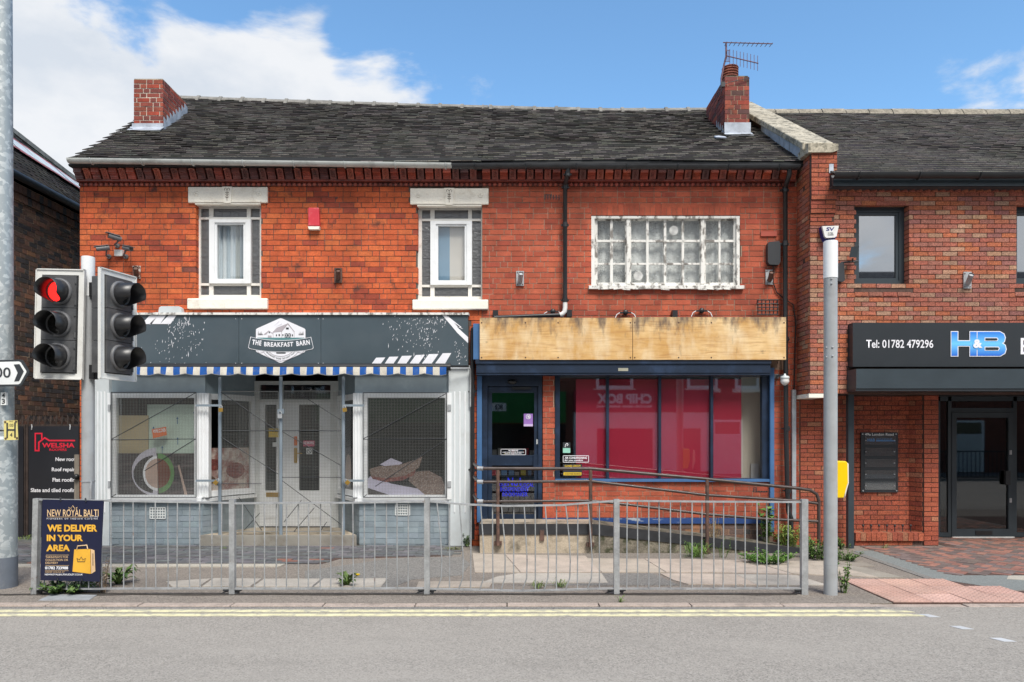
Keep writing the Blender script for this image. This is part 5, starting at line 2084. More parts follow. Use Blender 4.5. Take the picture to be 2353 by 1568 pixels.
# ---------------------------------------------------------------- office building on the right
def office():
 YU = -.49
 h = thing('office_building', 'mottled multi-coloured brick office with slate grey canopy and dark door', 'building', (X_(2100), 0, 0))
 xl, xr = X_(1860, YU), 9.3
 zcan = Z_(905, YU)
 ztop = Z_(431, YU)
 w1 = (X_(1966, YU), X_(2088, YU), Z_(653, YU), Z_(470, YU))
 w2 = (X_(2334, YU), X_(2456, YU), Z_(653, YU), Z_(470, YU))
 O = (0, YU, 0)
 wl = wall_backing('wall', h, O, (1, 0, 0), (0, -1, 0), xl, xr, zcan, ztop + .2, [w1, w2], .25, M['mortar_c'])
 skips = [(X_(1948, YU), xr + 1, -1, Z_(746, YU)), (w1[0], w1[1], w1[3], Z_(455, YU)), (w2[0], w2[1], w2[3], Z_(455, YU)),
             (w1[0] - .02, w1[1] + .05, Z_(681, YU), w1[2]), (w2[0] - .02, w2[1] + .05, Z_(681, YU), w2[2])]
 brick_field(wl, O, (1, 0, 0), (0, -1, 0), xl, xr, zcan, ztop, [w1, w2], skips, PAL_C, M['brick_c'], ch=.0672, bl=.216, mort=.010, proud=.010, reveal=.14, nobj=300, seq='S')
 # left cheek of the projecting storey (faces the terrace)
 brick_field(wl, (xl, .0, 0), (0, -1, 0), (-1, 0, 0), 0, -YU, zcan, ztop + .62, [], [], PAL_C2, M['brick_c'], ch=.0672, bl=.216, mort=.010, nobj=120, seq='S', proud=.004)
 ck = MB()
 ck.box(xl + .002, xl + .25, YU + .26, .0, zcan, ztop + .55)
 ck.build('cheek', M['mortar_c'], h)
 # pier that rises through the eaves: corbelled head
 pr = MB()
 px1 = X_(1913, YU)
 pz0, pz1 = Z_(520, YU), Z_(349, YU)
 pr.box(xl + .004, px1, YU - .0, YU + .25, pz0, pz1)
 po = pr.build('parapet_pier', M['mortar_c'], h)
 corb = [(Z_(520, YU - .02), Z_(492, YU - .02), .02), (Z_(492, YU - .04), Z_(462, YU - .04), .04), (Z_(462, YU - .06), pz1, .06)]
 zprev = pz0
 for i, (pt, dpt) in enumerate(((Z_(492, YU), .022), (Z_(462, YU), .044), (pz1, .066))):
  bx = MB()
  bx.box(xl - .0, px1 + dpt * .6, YU - dpt + .010, YU + .02, zprev, pt)
  bx.build('corbel', M['mortar_c'], po)
  brick_field(po, (xl, YU - dpt + .010, 0), (1, 0, 0), (0, -1, 0), -.002, px1 + dpt * .6 - xl, zprev, pt, [], [], PAL_C2, M['brick_c'], ch=.0672, bl=.216, mort=.010, proud=.008, nobj=60, seq='S', reveal=.05)
  zprev = pt
 # party wall rising above the roofs, coping stones
 xw0, xw1 = xl - .02, X_(1905, -.49)
 sl = (8.13 - 5.86) / (RIDGE_Y + .5)
 zc = lambda y: 5.86 + sl * (y + .5)
 pw = MB()
 pw.prism([(xw0 + .03, -.44, 5.2), (xw0 + .03, -.44, zc(-.44)), (xw0 + .03, RIDGE_Y, zc(RIDGE_Y)), (xw0 + .03, 6.5, 5.8), (xw0 + .03, 6.5, 5.2)], (xw1 - xw0 - .04, 0, 0))
 pw.build('party_wall', M['brick_plain'], h)
 n = 5
 for i in range(n):
  y0, y1 = lerp(-.50, RIDGE_Y, i / n), lerp(-.50, RIDGE_Y, (i + 1) / n) - .008
  c = MB()
  c.prism([(xw0 - .09, y0, zc(y0)), (xw0 - .09, y1, zc(y1)), (xw0 - .09, y1, zc(y1) + .11), (xw0 - .09, y0, zc(y0) + .11)], (xw1 - xw0 + .15, 0, 0))
  soften(c.build('coping_stone', M['coping'], h), .015)
 k = MB()
 Yk = YU - .10
 k.prism([at(1857, 350, Yk), at(1912, 350, Yk), at(1926, 345, Yk), at(1926, 330, Yk), at(1857, 330, Yk)], (0, .4, 0))
 k.prism([at(1857, 351, Yk), at(1857, 330, Yk), at(1838, 331, YU + .15), at(1838, 364, YU + .15)], (.05, .1, 0))
 k.build('kneeler', M['coping'], h)
 # lead soakers along the party wall
 tt = lambda y: (y - EAVE_Y) / (RIDGE_Y - EAVE_Y)
 for i in range(4):
  y0, y1 = lerp(-.22, 1.55, i / 4), lerp(-.22, 1.55, (i + 1) / 4) - .015
  f = MB()
  f.prism([(xw0 - .004, y0, surf(4.3, tt(y0)).z - .02), (xw0 - .004, y1, surf(4.3, tt(y1)).z - .02), (xw0 - .004, y1, zc(y1) + .0), (xw0 - .004, y0, zc(y0) + .0)], (-.008, 0, 0))
  f.build('lead_flashing', M['lead'], h)
 # right roof
 ze, yr, zr = Z_(404, -.72), 3.0, 7.92
 s2 = lambda x, t: Vector((x, lerp(-.70, yr, t), lerp(ze, zr, t) - .02 * math.sin(t * math.pi) + .01 * math.sin(x * 1.3)))
 b = MB()
 xa, xb = xw1 - .02, 11.5
 b.prism([(xa, -.70, ze - .03), (xa, yr, zr - .03), (xa, 6.5, ze - .03), (xa, 6.5, ze - .25), (xa, -.65, ze - .12)], (xb - xa, 0, 0))
 r = b.build('roof', M['roofbase'], h)
 roof_tiles(r, xa, xb, s2, 40, .17, 300, random.Random(31), pale=.95, lift=.038, thick=.010, col_top=(.032, .028, .028))
 M['ridge2'] = material('ridge_mortar', (.27, .24, .19), .95, var=.3, vscale=8, fine=.3, dirt=(.10, .09, .07), damt=.8, dscale=14)
 ridge_tiles(r, xa, xb, lambda x: zr + .01, yr, .45, M['ridge2'], collar=False)
 gutter(h, X_(1914, -.80), 9.5, Z_(401, -.80) + .01, Z_(401, -.80) + .01, M['black'], y=-.80, r=.07, step=.86)
 f = MB()
 f.pbox(1914, 2700, 409, 428, -.70, .03)
 f.box(X_(1914, -.7), 9.5, -.69, YU, Z_(428, -.7), Z_(427, -.7) + .01)
 f.build('fascia_board', M['canopy'], h)
 # dogtooth course under the eaves
 tooth = []
 for k in range(4):
  u = MB()
  u.prism([(-.055, 0, 0), (0, -.06, 0), (.055, 0, 0)], (0, 0, .06), PAL_C(RND))
  tooth.append(u.mesh('dogtooth_brick', M['brick_c']))
 x = X_(1920, YU)
 while x < 8.6:
  link('dogtooth_brick', tooth[RND.randrange(4)], wl, Matrix.Translation((x, YU - .012, Z_(441, YU - .03))))
  x += .111
 # windows
 for w in (w1, w2):
  wr = empty_part('window', h)
  Y = YU + .13
  f = MB()
  a, b_, c, d = w
  for (p, q, r_, s) in ((a, a + .075, c, d), (b_ - .075, b_, c, d), (a + .075, b_ - .075, d - .075, d), (a + .075, b_ - .075, c, c + .075)):
   f.box(p, q, Y, Y + .07, r_, s)
  e = .115
  for (p, q, r_, s) in ((a + .075, a + e, c + .075, d - .075), (b_ - e, b_ - .075, c + .075, d - .075), (a + e, b_ - e, d - e, d - .075), (a + e, b_ - e, c + .075, c + e)):
   f.box(p, q, Y + .015, Y + .06, r_, s)
  f.build('frame', M['canopy'], wr)
  g = MB()
  g.box(a + e, b_ - e, Y + .04, Y + .046, c + e, d - e)
  g.build('pane', M['glass_up2'], wr)
  dark_room(h, a - .05, b_ + .05, YU + .24, YU + 2, c - .1, d + .1)
  # sloping brick sill in three courses and a plain tile head
  sm = []
  for k in range(5):
   u = MB()
   u.box(.003, .997, 0, 1, 0, 1, PAL_C(RND))
   sm.append(u.mesh('sill_brick', M['brick_c']))
  for row in range(3):
   z1 = lerp(c, Z_(681, YU), row / 3)
   hgt = (c - Z_(681, YU)) / 3
   yo = YU + .09 - row * .035
   x = a - .01 * row - (row % 2) * .08
   while x < b_ + .03:
    x2 = min(x + .2, b_ + .05)
    x1 = max(x, a - .02)
    if x2 - x1 > .03:
     link('sill_brick', sm[RND.randrange(5)], wr, Matrix.Translation((x1, yo - .02 - row * .01, z1 - hgt + .002)) @ Matrix.Shear('XY', 4, (0, 0)) @ Matrix.Diagonal((x2 - x1 - .006, .16, hgt - .006, 1)))
    x += .208
  x = a
  hd = []
  for k in range(3):
   u = MB()
   u.box(.003, .997, 0, 1, 0, 1, PAL_C2(RND))
   hd.append(u.mesh('head_brick', M['brick_c']))
  zt2 = Z_(455, YU)
  while x < b_ - .02:
   x2 = min(x + .207, b_)
   link('head_brick', hd[RND.randrange(3)], wr, Matrix.Translation((x, YU - .006, d)) @ Matrix.Diagonal((x2 - x - .004, .15, zt2 - d - .006, 1)))
   x = x2
 # pad stone under the cheek
 p = MB()
 p.box(xl - .02, X_(1893, YU) + .0, YU - .02, .0, zcan - .06, zcan - .001)
 p.build('pad_stone', M['stone_w'], h)
 # ground floor: return wall, recess with name boards, pier, planter
 Y1 = -.02
 x0g, x1g = X_(1838, Y1), X_(1952, Y1)
 lw = wall_backing('lower_wall', h, (0, Y1, 0), (1, 0, 0), (0, -1, 0), x0g, x1g, 0, zcan, [], .22, M['mortar_c'])
 brick_field(lw, (0, Y1, 0), (1, 0, 0), (0, -1, 0), x0g, x1g, 0, zcan, [], [], PAL_C2, M['brick_c'], ch=.0685, bl=.216, mort=.010, nobj=150, seq='S')
 Y2 = .20
 x2g, x3g = X_(1950, Y2), X_(2088, Y2)
 rw = wall_backing('recess_wall', h, (0, Y2, 0), (1, 0, 0), (0, -1, 0), x2g, x3g + .02, 0, zcan + .1, [], .2, M['mortar_c'])
 brick_field(rw, (0, Y2, 0), (1, 0, 0), (0, -1, 0), x2g, x3g, 0, zcan, [], [], PAL_C2, M['brick_c'], ch=.0735, bl=.222, mort=.011, nobj=200, seq='S')
 # splayed return and pier
 x4g, x5g = X_(2122, -.02), X_(2156, -.02)
 p0, p1 = Vector((x3g, Y2, 0)), Vector((x4g, -.02, 0))
 U = p1 - p0
 sp = wall_backing('splay', h, p0, U, (U.y, -U.x, 0), 0, U.length - .012, 0, zcan + .1, [], .02, M['mortar_c'])
 brick_field(sp, p0, U, (U.y, -U.x, 0), 0, U.length - .01, 0, zcan, [], [], PAL_C2, M['brick_c'], ch=.0735, bl=.222, mort=.010, nobj=90, seq='S')
 pi = wall_backing('pier', h, (0, -.02, 0), (1, 0, 0), (0, -1, 0), x4g, x5g, 0, zcan + .1, [], 1.0, M['brick_plain'])
 brick_field(pi, (0, -.02, 0), (1, 0, 0), (0, -1, 0), x4g, x5g, 0, zcan, [], [], PAL_C2, M['brick_c'], ch=.0735, bl=x5g - x4g, mort=.010, nobj=60, seq='S')
 # planter with soldier coping
 pl = MB()
 pl.box(X_(1963, -.02), x4g - .02, -.02, Y2, 0, Z_(1243, -.02))
 plo = pl.build('planter', M['mortar_c'], h)
 brick_field(plo, (0, -.02, 0), (1, 0, 0), (0, -1, 0), X_(1963, -.02), x4g - .02, 0, Z_(1243, -.02), [], [], PAL_C2, M['brick_c'], ch=.075, bl=.222, nobj=20, seq='S', proud=.003)
 cm = []
 for k in range(4):
  u = MB()
  u.box(.003, .077, -.04, .2, .004, .125, PAL_C2(RND))
  cm.append(u.mesh('coping_brick', M['brick_c']))
 x = X_(1963, -.02)
 while x < x4g - .09:
  link('coping_brick', cm[RND.randrange(4)], plo, Matrix.Translation((x, -.02, Z_(1243, -.02))))
  x += .08
 for i in range(7):
  f = MB()
  x = lerp(X_(1983, .08), X_(2092, .08), i / 6)
  zb = Z_(1243, -.02) + .12
  f.cyl((x, .08, zb), (x, .08, zb + .085), .007, n=6)
  f.ico((x, .08, zb + .10), .02, 8, 6)
  f.build('spike', M['blackiron'], plo)
 # canopy and its post
 cY = -.79
 xc0 = X_(1967, cY)
 c = MB()
 c.box(xc0, xr, cY, YU - .001, Z_(893, cY), Z_(848, cY))
 c.build('canopy', M['canopy'], h)
 c = MB()
 c.box(xc0 - .002, xr, cY + .012, YU + .05, Z_(899, cY), Z_(893, cY) - .001)
 c.box(xc0 + .05, xr, YU + .05, .9, Z_(899, cY), Z_(893, cY) - .001)
 c.build('canopy_soffit', M['signdark'], h)
 c = MB()
 c.box(X_(1949, -.3), X_(1962, -.3), -.3, -.22, 0, Z_(899, cY))
 c.build('canopy_post', M['canopy'], h)
 # glazed entrance
 gY = .80
 e = empty_part('entrance', h)
 f = MB()
 zt = zcan + .02
 zb = .02
 gx = lambda v: X_(v, gY)
 for a, b_ in ((2154, 2160), (2178, 2186), (2328, 2336), (2440, 2450)):
  f.box(gx(a), gx(b_), gY, gY + .07, zb, zt)
 f.box(gx(2154), gx(2450), gY, gY + .07, Z_(905, gY) - .12, zt + .15)
 f.box(gx(2186), gx(2328), gY, gY + .07, Z_(947, gY), Z_(938, gY))
 f.box(gx(2160), gx(2178), gY, gY + .07, zb, Z_(1224, gY))
 f.box(gx(2336), gx(2440), gY, gY + .07, zb, Z_(1224, gY))
 f.build('frame', M['canopy'], e)
 lf = MB()
 for (a, b_, c_, d_) in ((2186, 2197, 948, 1233), (2316, 2328, 948, 1233), (2197, 2316, 948, 960), (2197, 2316, 1216, 1233)):
  lf.box(gx(a), gx(b_), gY - .01, gY + .05, Z_(d_, gY), Z_(c_, gY))
 lf.build('door_leaf', M['canopy'], e)
 for (a, b_, c_, d_) in ((2197, 2316, 960, 1216), (2160, 2178, 905, 1224), (2336, 2440, 905, 1224), (2186, 2328, 905, 938)):
  g = MB()
  g.box(gx(a), gx(b_), gY + .02, gY + .028, Z_(d_, gY), Z_(c_, gY))
  g.build('pane', M['glass_hb'], e)
 k = MB()
 k.box(gx(2240), gx(2278), gY - .02, gY - .01, Z_(1229, gY), Z_(1220, gY))
 k.build('letterbox', M['black'], e)
 k = MB()
 k.box(gx(2305), gx(2316), gY - .06, gY - .01, Z_(1114, gY), Z_(1082, gY))
 k.build('handle', M['black'], e)
 for yy in (1040, 1150):
  k = MB()
  k.box(gx(2318), gx(2323), gY - .018, gY - .01, Z_(yy + 5, gY), Z_(yy - 5, gY))
  k.build('lock', M['steel'], e)
 k = MB()
 k.box(gx(2186), gx(2328), gY - .03, gY + .05, .0, Z_(1233, gY) - .002)
 k.build('threshold', M['whitebox'], e)
 dark_room(h, gx(2150), 9.2, gY + .1, 4.0, 0, 2.6)
 rs = MB()
 rs.box(x5g - .25, x5g, .98, gY + .3, 0, zcan + .1)
 rs.build('return_wall', M['brick_plain'], h)
 rs = MB()
 rs.box(gx(2448), 9.3, -.1, 1.2, 0, zcan)
 rs.build('return_wall', M['brick_plain'], h)
 pl2 = MB()
 pl2.box(xl + .3, 9.3, YU + .3, .5, zcan + .02, zcan + .12)
 pl2.build('floor_slab', M['dark'], h)
 # white patch of lead beside the pier
 k = MB()
 k.pbox(1905, 1915, 377, 398, YU - .075, .01)
 k.build('lead_patch', M['lead'], h)


M['glass_up2'] = glass_mat('office_glass', tint=(.45, .47, .5), refl=.55, wav=.012, wscale=.8)
office()


# ---------------------------------------------------------------- sooty brick building beyond the alley
def left_building():
 h = thing('brick_building', 'sooty dark brown brick building beyond the alley with tiled roof', 'building', (-8.3, 3, 0))
 x = -8.3
 zt = 5.92
 wl = wall_backing('wall', h, (x, 12, 0), (0, -1, 0), (1, 0, 0), 0, 12.6, 0, zt, [], .3, M['mortar_d'])
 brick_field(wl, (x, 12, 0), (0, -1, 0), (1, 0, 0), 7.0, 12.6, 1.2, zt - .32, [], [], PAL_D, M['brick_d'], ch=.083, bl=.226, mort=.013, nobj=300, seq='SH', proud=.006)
 # dentil course
 dm = []
 for k in range(4):
  u = MB()
  u.box(.004, .105, -.035, .02, .004, .1, PAL_D(RND))
  dm.append(u.mesh('dentil_brick', M['brick_d']))
 fr = frame((x, 12, 0), (0, -1, 0), (1, 0, 0))
 for j, (z, off) in enumerate(((zt - .31, 0), (zt - .17, .055))):
  u_ = 7.0 + off
  while u_ < 12.5:
   link('dentil_brick', dm[RND.randrange(4)], wl, fr @ Matrix.Translation((u_, -.02 * j, z)) @ Matrix.Diagonal((1, 1, 1.3, 1)))
   u_ += .112
 # front face towards the street
 f = MB()
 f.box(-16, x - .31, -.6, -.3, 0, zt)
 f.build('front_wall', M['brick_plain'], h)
 # roof, falling towards the alley, ridge sagging
 P = {}
 yr0, yr1 = -1.2, 9.0
 rzz = lambda y: 7.71 - .11 * (y - 3.47)
 s3 = lambda u, t: Vector((lerp(-8.12, -10.0, t), 9.0 - u, lerp(5.99, rzz(9.0 - u), t)))
 b = MB()
 b.prism([(-8.16, 9.0, 5.97), (-10, 9.0, rzz(9)), (-12, 9.0, 5.9)], (0, 0, -.001))
 for i in range(12):
  ua, ub = i * 9.7 / 12, (i + 1) * 9.7 / 12
  vs = [s3(ua, 0), s3(ub, 0), s3(ub, 1), s3(ua, 1), Vector((-12, 9 - ua, 5.9)), Vector((-12, 9 - ub, 5.9))]
  b.add([v - Vector((0, 0, .02)) for v in vs], [(0, 1, 2, 3), (3, 2, 5, 4), (1, 5, 2), (0, 3, 4)])
 r = b.build('roof', M['roofbase'], h)
 roof_tiles(r, .0, 9.7, s3, 20, .185, 300, random.Random(41), pale=.55)
 y = 8.0
 while y > -.6:
  k = MB()
  p0, p1 = Vector((-10, y, rzz(y))), Vector((-10, y - .42, rzz(y - .42)))
  k.bar(p0, p1, .26, .09)
  k.build('ridge_tile', M['ridge'], r)
  y -= .43
 g = MB()
 g.tube([(-8.02, 9, 5.90), (-8.02, -.7, 5.90)], .07, 10)
 g.build('gutter', M['blackiron'], h)
 # long patched strip of flashing on the slope
 k = MB()
 rnd = random.Random(2)
 for i in range(25):
  u0, u1 = 1.1 + i * .32, 1.1 + (i + 1) * .32
  for (ta, tb, c) in ((.40, .56, (.52, .56, .58)), (.56, .60, (.35, .10, .09)), (.36, .40, (.30, .09, .08))):
   q = [s3(u0, ta), s3(u1, ta), s3(u1, tb), s3(u0, tb)]
   n = Vector((.66, 0, .75))
   k.add([v + n * (.085 + rnd.uniform(0, .012)) for v in q], [(0, 1, 2, 3)], jit(c, .1, rnd))
 M['patch'] = material('patched_flashing', attr=True, rough=.5, var=.15, vscale=9)
 k.build('roof_patch', M['patch'], r)


left_building()


# ---------------------------------------------------------------- shop signs, awning, grilles
def sign_a():
 Y = -.15
 t = thing('shop_sign', 'slate grey breakfast shop sign with white barn emblem and paint splatter', 'sign', at(640, 840, Y))
 for a, b in ((232, 548), (548.7, 736.6), (737.3, 1075)):
  m = MB()
  m.pbox(a, b, 724, 840, Y, .13)
  m.build('panel', M['signgrey'], t)
 m = MB()
 m.pbox(230, 1077, 718.5, 723.6, Y - .03, .17)
 m.build('top_trim', M['paint_peel'], t)
 m = MB()
 m.pbox(230, 1077, 840.3, 843, Y - .004, .13)
 m.build('bottom_trim', M['black'], t)
 Yp = Y - .004
 # rivets
 for px in (541, 555, 731, 742):
  for py in (733, 835):
   k = MB()
   k.cyl(at(px, py, Y - .004), at(px, py, Y), .006, n=8)
   k.build('rivet', M['vinyl_w'], t)

 def lx(v):
  return (900 + v / 4.706) / 1.7408

 def ly(v):
  return (1230 + v / 4.706) / 1.7408

 def poly(pts, mat, name, dy=0.0):
  o = MB()
  o.ppoly([(lx(x), ly(y)) for x, y in pts], Yp - dy, .0015)
  return o.build(name, mat, t)
 emb = poly([(1045, 205), (1075, 212), (1490, 398), (1510, 420), (1510, 822), (1490, 846), (1070, 1040), (1045, 1046), (1015, 1040), (598, 846), (578, 822), (578, 420), (598, 398), (1015, 212)], M['vinyl_w'], 'emblem')
 # sun rays
 for k in range(9):
  a = rad(190 + k * 19)
  c, s = math.cos(a), math.sin(a)
  c2, s2 = math.cos(a + .09), math.sin(a + .09)
  r0, r1 = 90, 240
  q = [(870 + c * r0, 420 + s * r0 * .9), (870 + c * r1, 420 + s * r1 * .8), (870 + c2 * r1, 420 + s2 * r1 * .8)]
  if all(585 < x < 1505 and y > 215 + abs(x - 1045) * .46 for x, y in q):
   poly(q, M['lilacgrey'], 'sun_ray', .002)
 poly([(605, 570), (1490, 570), (1490, 620), (1040, 632), (605, 600)], M['vinyl_teal'], 'field', .002)
 # barn
 poly([(885, 475), (970, 385), (1175, 305), (1060, 455)], M['vinyl_g'], 'barn_roof', .003)
 poly([(1170, 300), (1185, 300), (1308, 460), (1296, 464), (1176, 318), (1062, 462), (1050, 458)], M['vinyl_g'], 'barn_gable', .0035)
 poly([(897, 478), (905, 478), (905, 570), (897, 570)], M['vinyl_g'], 'barn_edge', .003)
 poly([(1055, 460), (1061, 460), (1061, 570), (1055, 570)], M['vinyl_g'], 'barn_edge', .003)
 poly([(1294, 464), (1301, 464), (1301, 570), (1294, 570)], M['vinyl_g'], 'barn_edge', .003)
 poly([(1120, 490), (1235, 490), (1235, 568), (1120, 568)], M['ink'], 'barn_door', .003)
 for q in ([(1124, 492), (1134, 492), (1178, 566), (1168, 566)], [(1168, 492), (1178, 492), (1134, 566), (1124, 566)], [(1180, 492), (1190, 492), (1232, 566), (1222, 566)], [(1222, 492), (1232, 492), (1190, 566), (1180, 566)]):
  poly(q, M['vinyl_w'], 'door_brace', .004)
 for q in ((1145, 380, 1195, 415), (955, 510, 975, 545), (1005, 505, 1030, 542), (1075, 505, 1095, 540), (1255, 508, 1275, 545)):
  poly([(q[0], q[1]), (q[2], q[1]), (q[2], q[3]), (q[0], q[3])], M['ink'], 'barn_window', .003)
 poly([(718, 512), (822, 436), (900, 495), (890, 500), (822, 448), (770, 512)], M['vinyl_g'], 'shed_roof', .003)
 poly([(803, 530), (872, 530), (872, 570), (803, 570)], M['vinyl_g'], 'shed_door', .003)
 poly([(820, 462), (840, 462), (840, 485), (820, 485)], M['ink'], 'barn_window', .003)
 for x, hh in ((622, 85), (645, 50), (660, 62), (678, 75), (697, 40), (1390, 45), (1410, 75), (1432, 50), (1448, 62), (1466, 85)):
  poly([(x, 525 - hh), (x + 8, 522), (x - 8, 522)], M['ink'], 'fir_tree', .003)
 # ribbon
 top = [(485, 562), (610, 590), (780, 614), (950, 627), (1100, 628), (1300, 617), (1480, 592), (1608, 566)]
 bot = [(1655, 755), (1630, 780), (1500, 806), (1300, 824), (1050, 832), (800, 824), (600, 798), (465, 772), (440, 748)]

 def grow(pts, d):
  c = (1047, 700)
  return [(x + (d if x > c[0] else -d) * min(1, abs(x - c[0]) / 250), y + (d if y > c[1] else -d)) for x, y in pts]
 poly(grow(top + bot, 9), M['vinyl_w'], 'ribbon_border', .004)
 poly(top + bot, M['signgrey'], 'ribbon', .006)
 wt = M['vinyl_w']
 Yt = Yp - .009
 for s, a, b, bend in (('THE', 508, 682, 0), ('BREAKFAST', 733, 1280, 0), ('BARN', 1338, 1592, 0)):
  mid = (a + b) / 2
  cz = 764 - 118 - ((mid - 1047) / 540) ** 2 * 55 + 58
  h_ = 50 if s != 'BREAKFAST' else 46
  rt = {'THE': -.13, 'BREAKFAST': 0, 'BARN': .12}[s]
  ptext(s, lx(a), lx(b), ly(cz - h_), ly(cz + h_ - 4), Yt, wt, t, weight=.035, rot=rt, space=1.15, bend=.008 if s == 'BREAKFAST' else 0)
 ptext('BREAKFAST DONE THE RIGHT WAY', lx(775), lx(1318), ly(948), ly(984), Yp - .003, M['ink'], t, bend=.105, weight=.01, space=1.1)
 # scrollwork lines
 s = MB()

 def arc(pts, r=.0035):
  s.tube([at(lx(x), ly(y), Yp - .002) for x, y in pts], r, 5)
 arc([(830, 840), (900, 890), (980, 915), (1045, 920), (1110, 915), (1190, 890), (1262, 840)])
 arc([(725, 840), (770, 900), (860, 960), (960, 1000), (1045, 1008), (1130, 1000), (1230, 960), (1320, 900), (1368, 845)])
 arc([(612, 815), (620, 840), (650, 858), (700, 850), (725, 838)])
 arc([(1480, 815), (1470, 840), (1440, 858), (1390, 850), (1368, 845)])
 s.build('scrollwork', M['vinyl_g'], t)
 poly([(958, 848), (1140, 848), (1133, 870), (965, 870)], M['ink'], 'bar', .003)
 # diagonal stripes and scuffed splatter
 def stripe(q):
  o = MB()
  o.ppoly(q, Yp)
  o.build('stripe', M['vinyl_w'], t)
 for k, (b0, b1, t0, t1) in enumerate(((851, 872, 864, 885), (881, 901, 894, 915), (910, 930.5, 923, 946), (938, 959, 955, 976), (966, 989, 985, 1007), (996.5, 1020, 1017, 1036.5))):
  y = 821.8 - k * 2.04
  stripe([(t0, y + .5), (t1, y), (b1, 839.5), (b0, 839.5)])
 for a in (334, 353, 377):
  stripe([(a + 10, 725), (a + 28, 725), (a + 14, 745), (a - 10, 745)])
 stripe([(1016, 725), (1026, 725), (1060, 752), (1050, 752), (1075, 775), (1075, 789), (1050, 765), (1036, 748)])
 stripe([(1042, 741), (1064, 757), (1052, 752)])
 for q in ([(233, 725), (240, 725), (236, 760), (233, 752)], [(234, 770), (243, 752), (246, 758), (238, 800), (233, 812)], [(234, 822), (240, 800), (242, 818), (236, 839)]):
  stripe(q)
 sp = MB()
 rnd = random.Random(77)

 def splat(cx, cy, rx, ry, n, lean):
  for i in range(int(n * .62)):
   x, y = cx + rnd.gauss(0, rx), cy + rnd.gauss(0, ry)
   if not (236 < x < 1072 and 727 < y < 837):
    continue
   l, w = rnd.uniform(.5, 3.2) * (1 if rnd.random() < .85 else 2.6), rnd.uniform(.3, .9)
   a = lean + rnd.gauss(0, .22)
   c, s_ = math.cos(a), math.sin(a)
   sp.ppoly([(x + c * l, y - s_ * l), (x - s_ * w, y - c * w), (x - c * l * .8, y + s_ * l * .8), (x + s_ * w, y + c * w)], Yp)
 splat(408, 755, 14, 16, 95, 1.5)
 splat(385, 800, 25, 22, 70, 1.3)
 splat(440, 775, 18, 30, 60, 1.5)
 splat(425, 735, 4, 14, 40, 1.55)
 splat(950, 755, 26, 22, 110, 1.3)
 splat(985, 785, 24, 22, 90, 1.25)
 splat(1058, 815, 8, 18, 60, 1.2)
 splat(1010, 740, 16, 10, 50, 1.3)
 splat(912, 780, 10, 10, 20, 1.4)
 o = sp.build('splatter', M['vinyl_w'], t)
 tag(o, kind='stuff')


M['lilacgrey'] = material('lilac_grey_print', (.62, .60, .68), .5)
sign_a()


def awning():
 t = thing('awning', 'rolled blue and white striped awning with scalloped valance under the breakfast sign', 'awning', at(640, 862, -.3))
 Y = -.34
 x0, x1 = X_(252, Y), X_(1025, Y)
 zt, zb = Z_(843.5, Y), Z_(861, Y)
 n = 400
 per = 30.6 * (D0 + Y) / F
 vs, fs, cs = [], [], []
 rnd = random.Random(6)
 for i in range(n + 1):
  x = lerp(x0, x1, i / n)
  ph = (x1 - x) / per
  sc = abs(math.sin(math.pi * (ph * .5 + .18)))
  wob = .012 * math.sin(ph * 2.9) + .008 * math.sin(ph * 7.1)
  zl = zb + .010 - .028 * sc
  vs += [(x, Y + .01, zt), (x, Y + wob * .4, (zt + zl) / 2), (x, Y + wob, zl + .010), (x, Y + wob, zl)]
 for i in range(n):
  x = lerp(x0, x1, (i + .5) / n)
  blue = ((x1 - x) / per) % 1.0 < .5
  c = (.010, .088, .34) if blue else (.60, .565, .49)
  for j in range(3):
   fs.append((i * 4 + j, i * 4 + 4 + j, i * 4 + 5 + j, i * 4 + 1 + j))
   cs.append(c if j < 2 else (.16, .17, .18))
 m = MB()
 m.add(vs, fs, cs, 0, True)
 m.build('valance', M['awn'], t)
 m = MB()
 m.cyl((x0 - .02, Y + .09, zt + .005), (x1 + .06, Y + .09, zt + .005), .055, n=14)
 m.build('roller', M['black'], t)
 m = MB()
 m.tube([at(1025, 847, Y + .06), at(1079, 847, -.2), at(1080, 850, -.16), at(1080, 935, -.14)], .014, 8)
 m.tube([at(1084, 872, -.12), at(1084, 940, -.12)], .008, 6)
 m.build('arm', M['steel'], t)


awning()


def grille(label, a, b, c, d, Y, braces, sp=.0225, inner=(), group=None, frame_mat=None, mesh_mat=None, posts=()):
 t = thing('security_grille', label, 'grille', at((a + b) / 2, d, Y), group)
 x0, x1, z1, z0 = X_(a, Y), X_(b, Y), Z_(c, Y), Z_(d, Y)
 m = MB()
 r = .007
 m.tube([(x0, Y, z0), (x0, Y, z1)], r, 6)
 m.tube([(x1, Y, z0), (x1, Y, z1)], r, 6)
 m.tube([(x0, Y, z1), (x1, Y, z1)], r, 6)
 m.tube([(x0, Y, z0), (x1, Y, z0)], r, 6)
 m.build('frame', frame_mat or M['wire_d'], t)
 for (p, q) in braces:
  k = MB()
  k.tube([at(*p, Y - .008), at(*q, Y - .008)], .006, 6)
  k.build('brace', M['wire_d'], t)
 m = MB()
 w = .0023
 nx, nz = int((x1 - x0) / sp), int((z1 - z0) / sp)
 for i in range(1, nx):
  x = lerp(x0, x1, i / nx)
  m.box(x - w / 2, x + w / 2, Y - .0015, Y + .0015, z0, z1)
 for j in range(1, nz):
  z = lerp(z0, z1, j / nz)
  m.box(x0, x1, Y - .0045, Y - .0016, z - w / 2, z + w / 2)
 o = m.build('wire_mesh', mesh_mat or M['wire'], t)
 tag(o, kind='stuff')
 return t


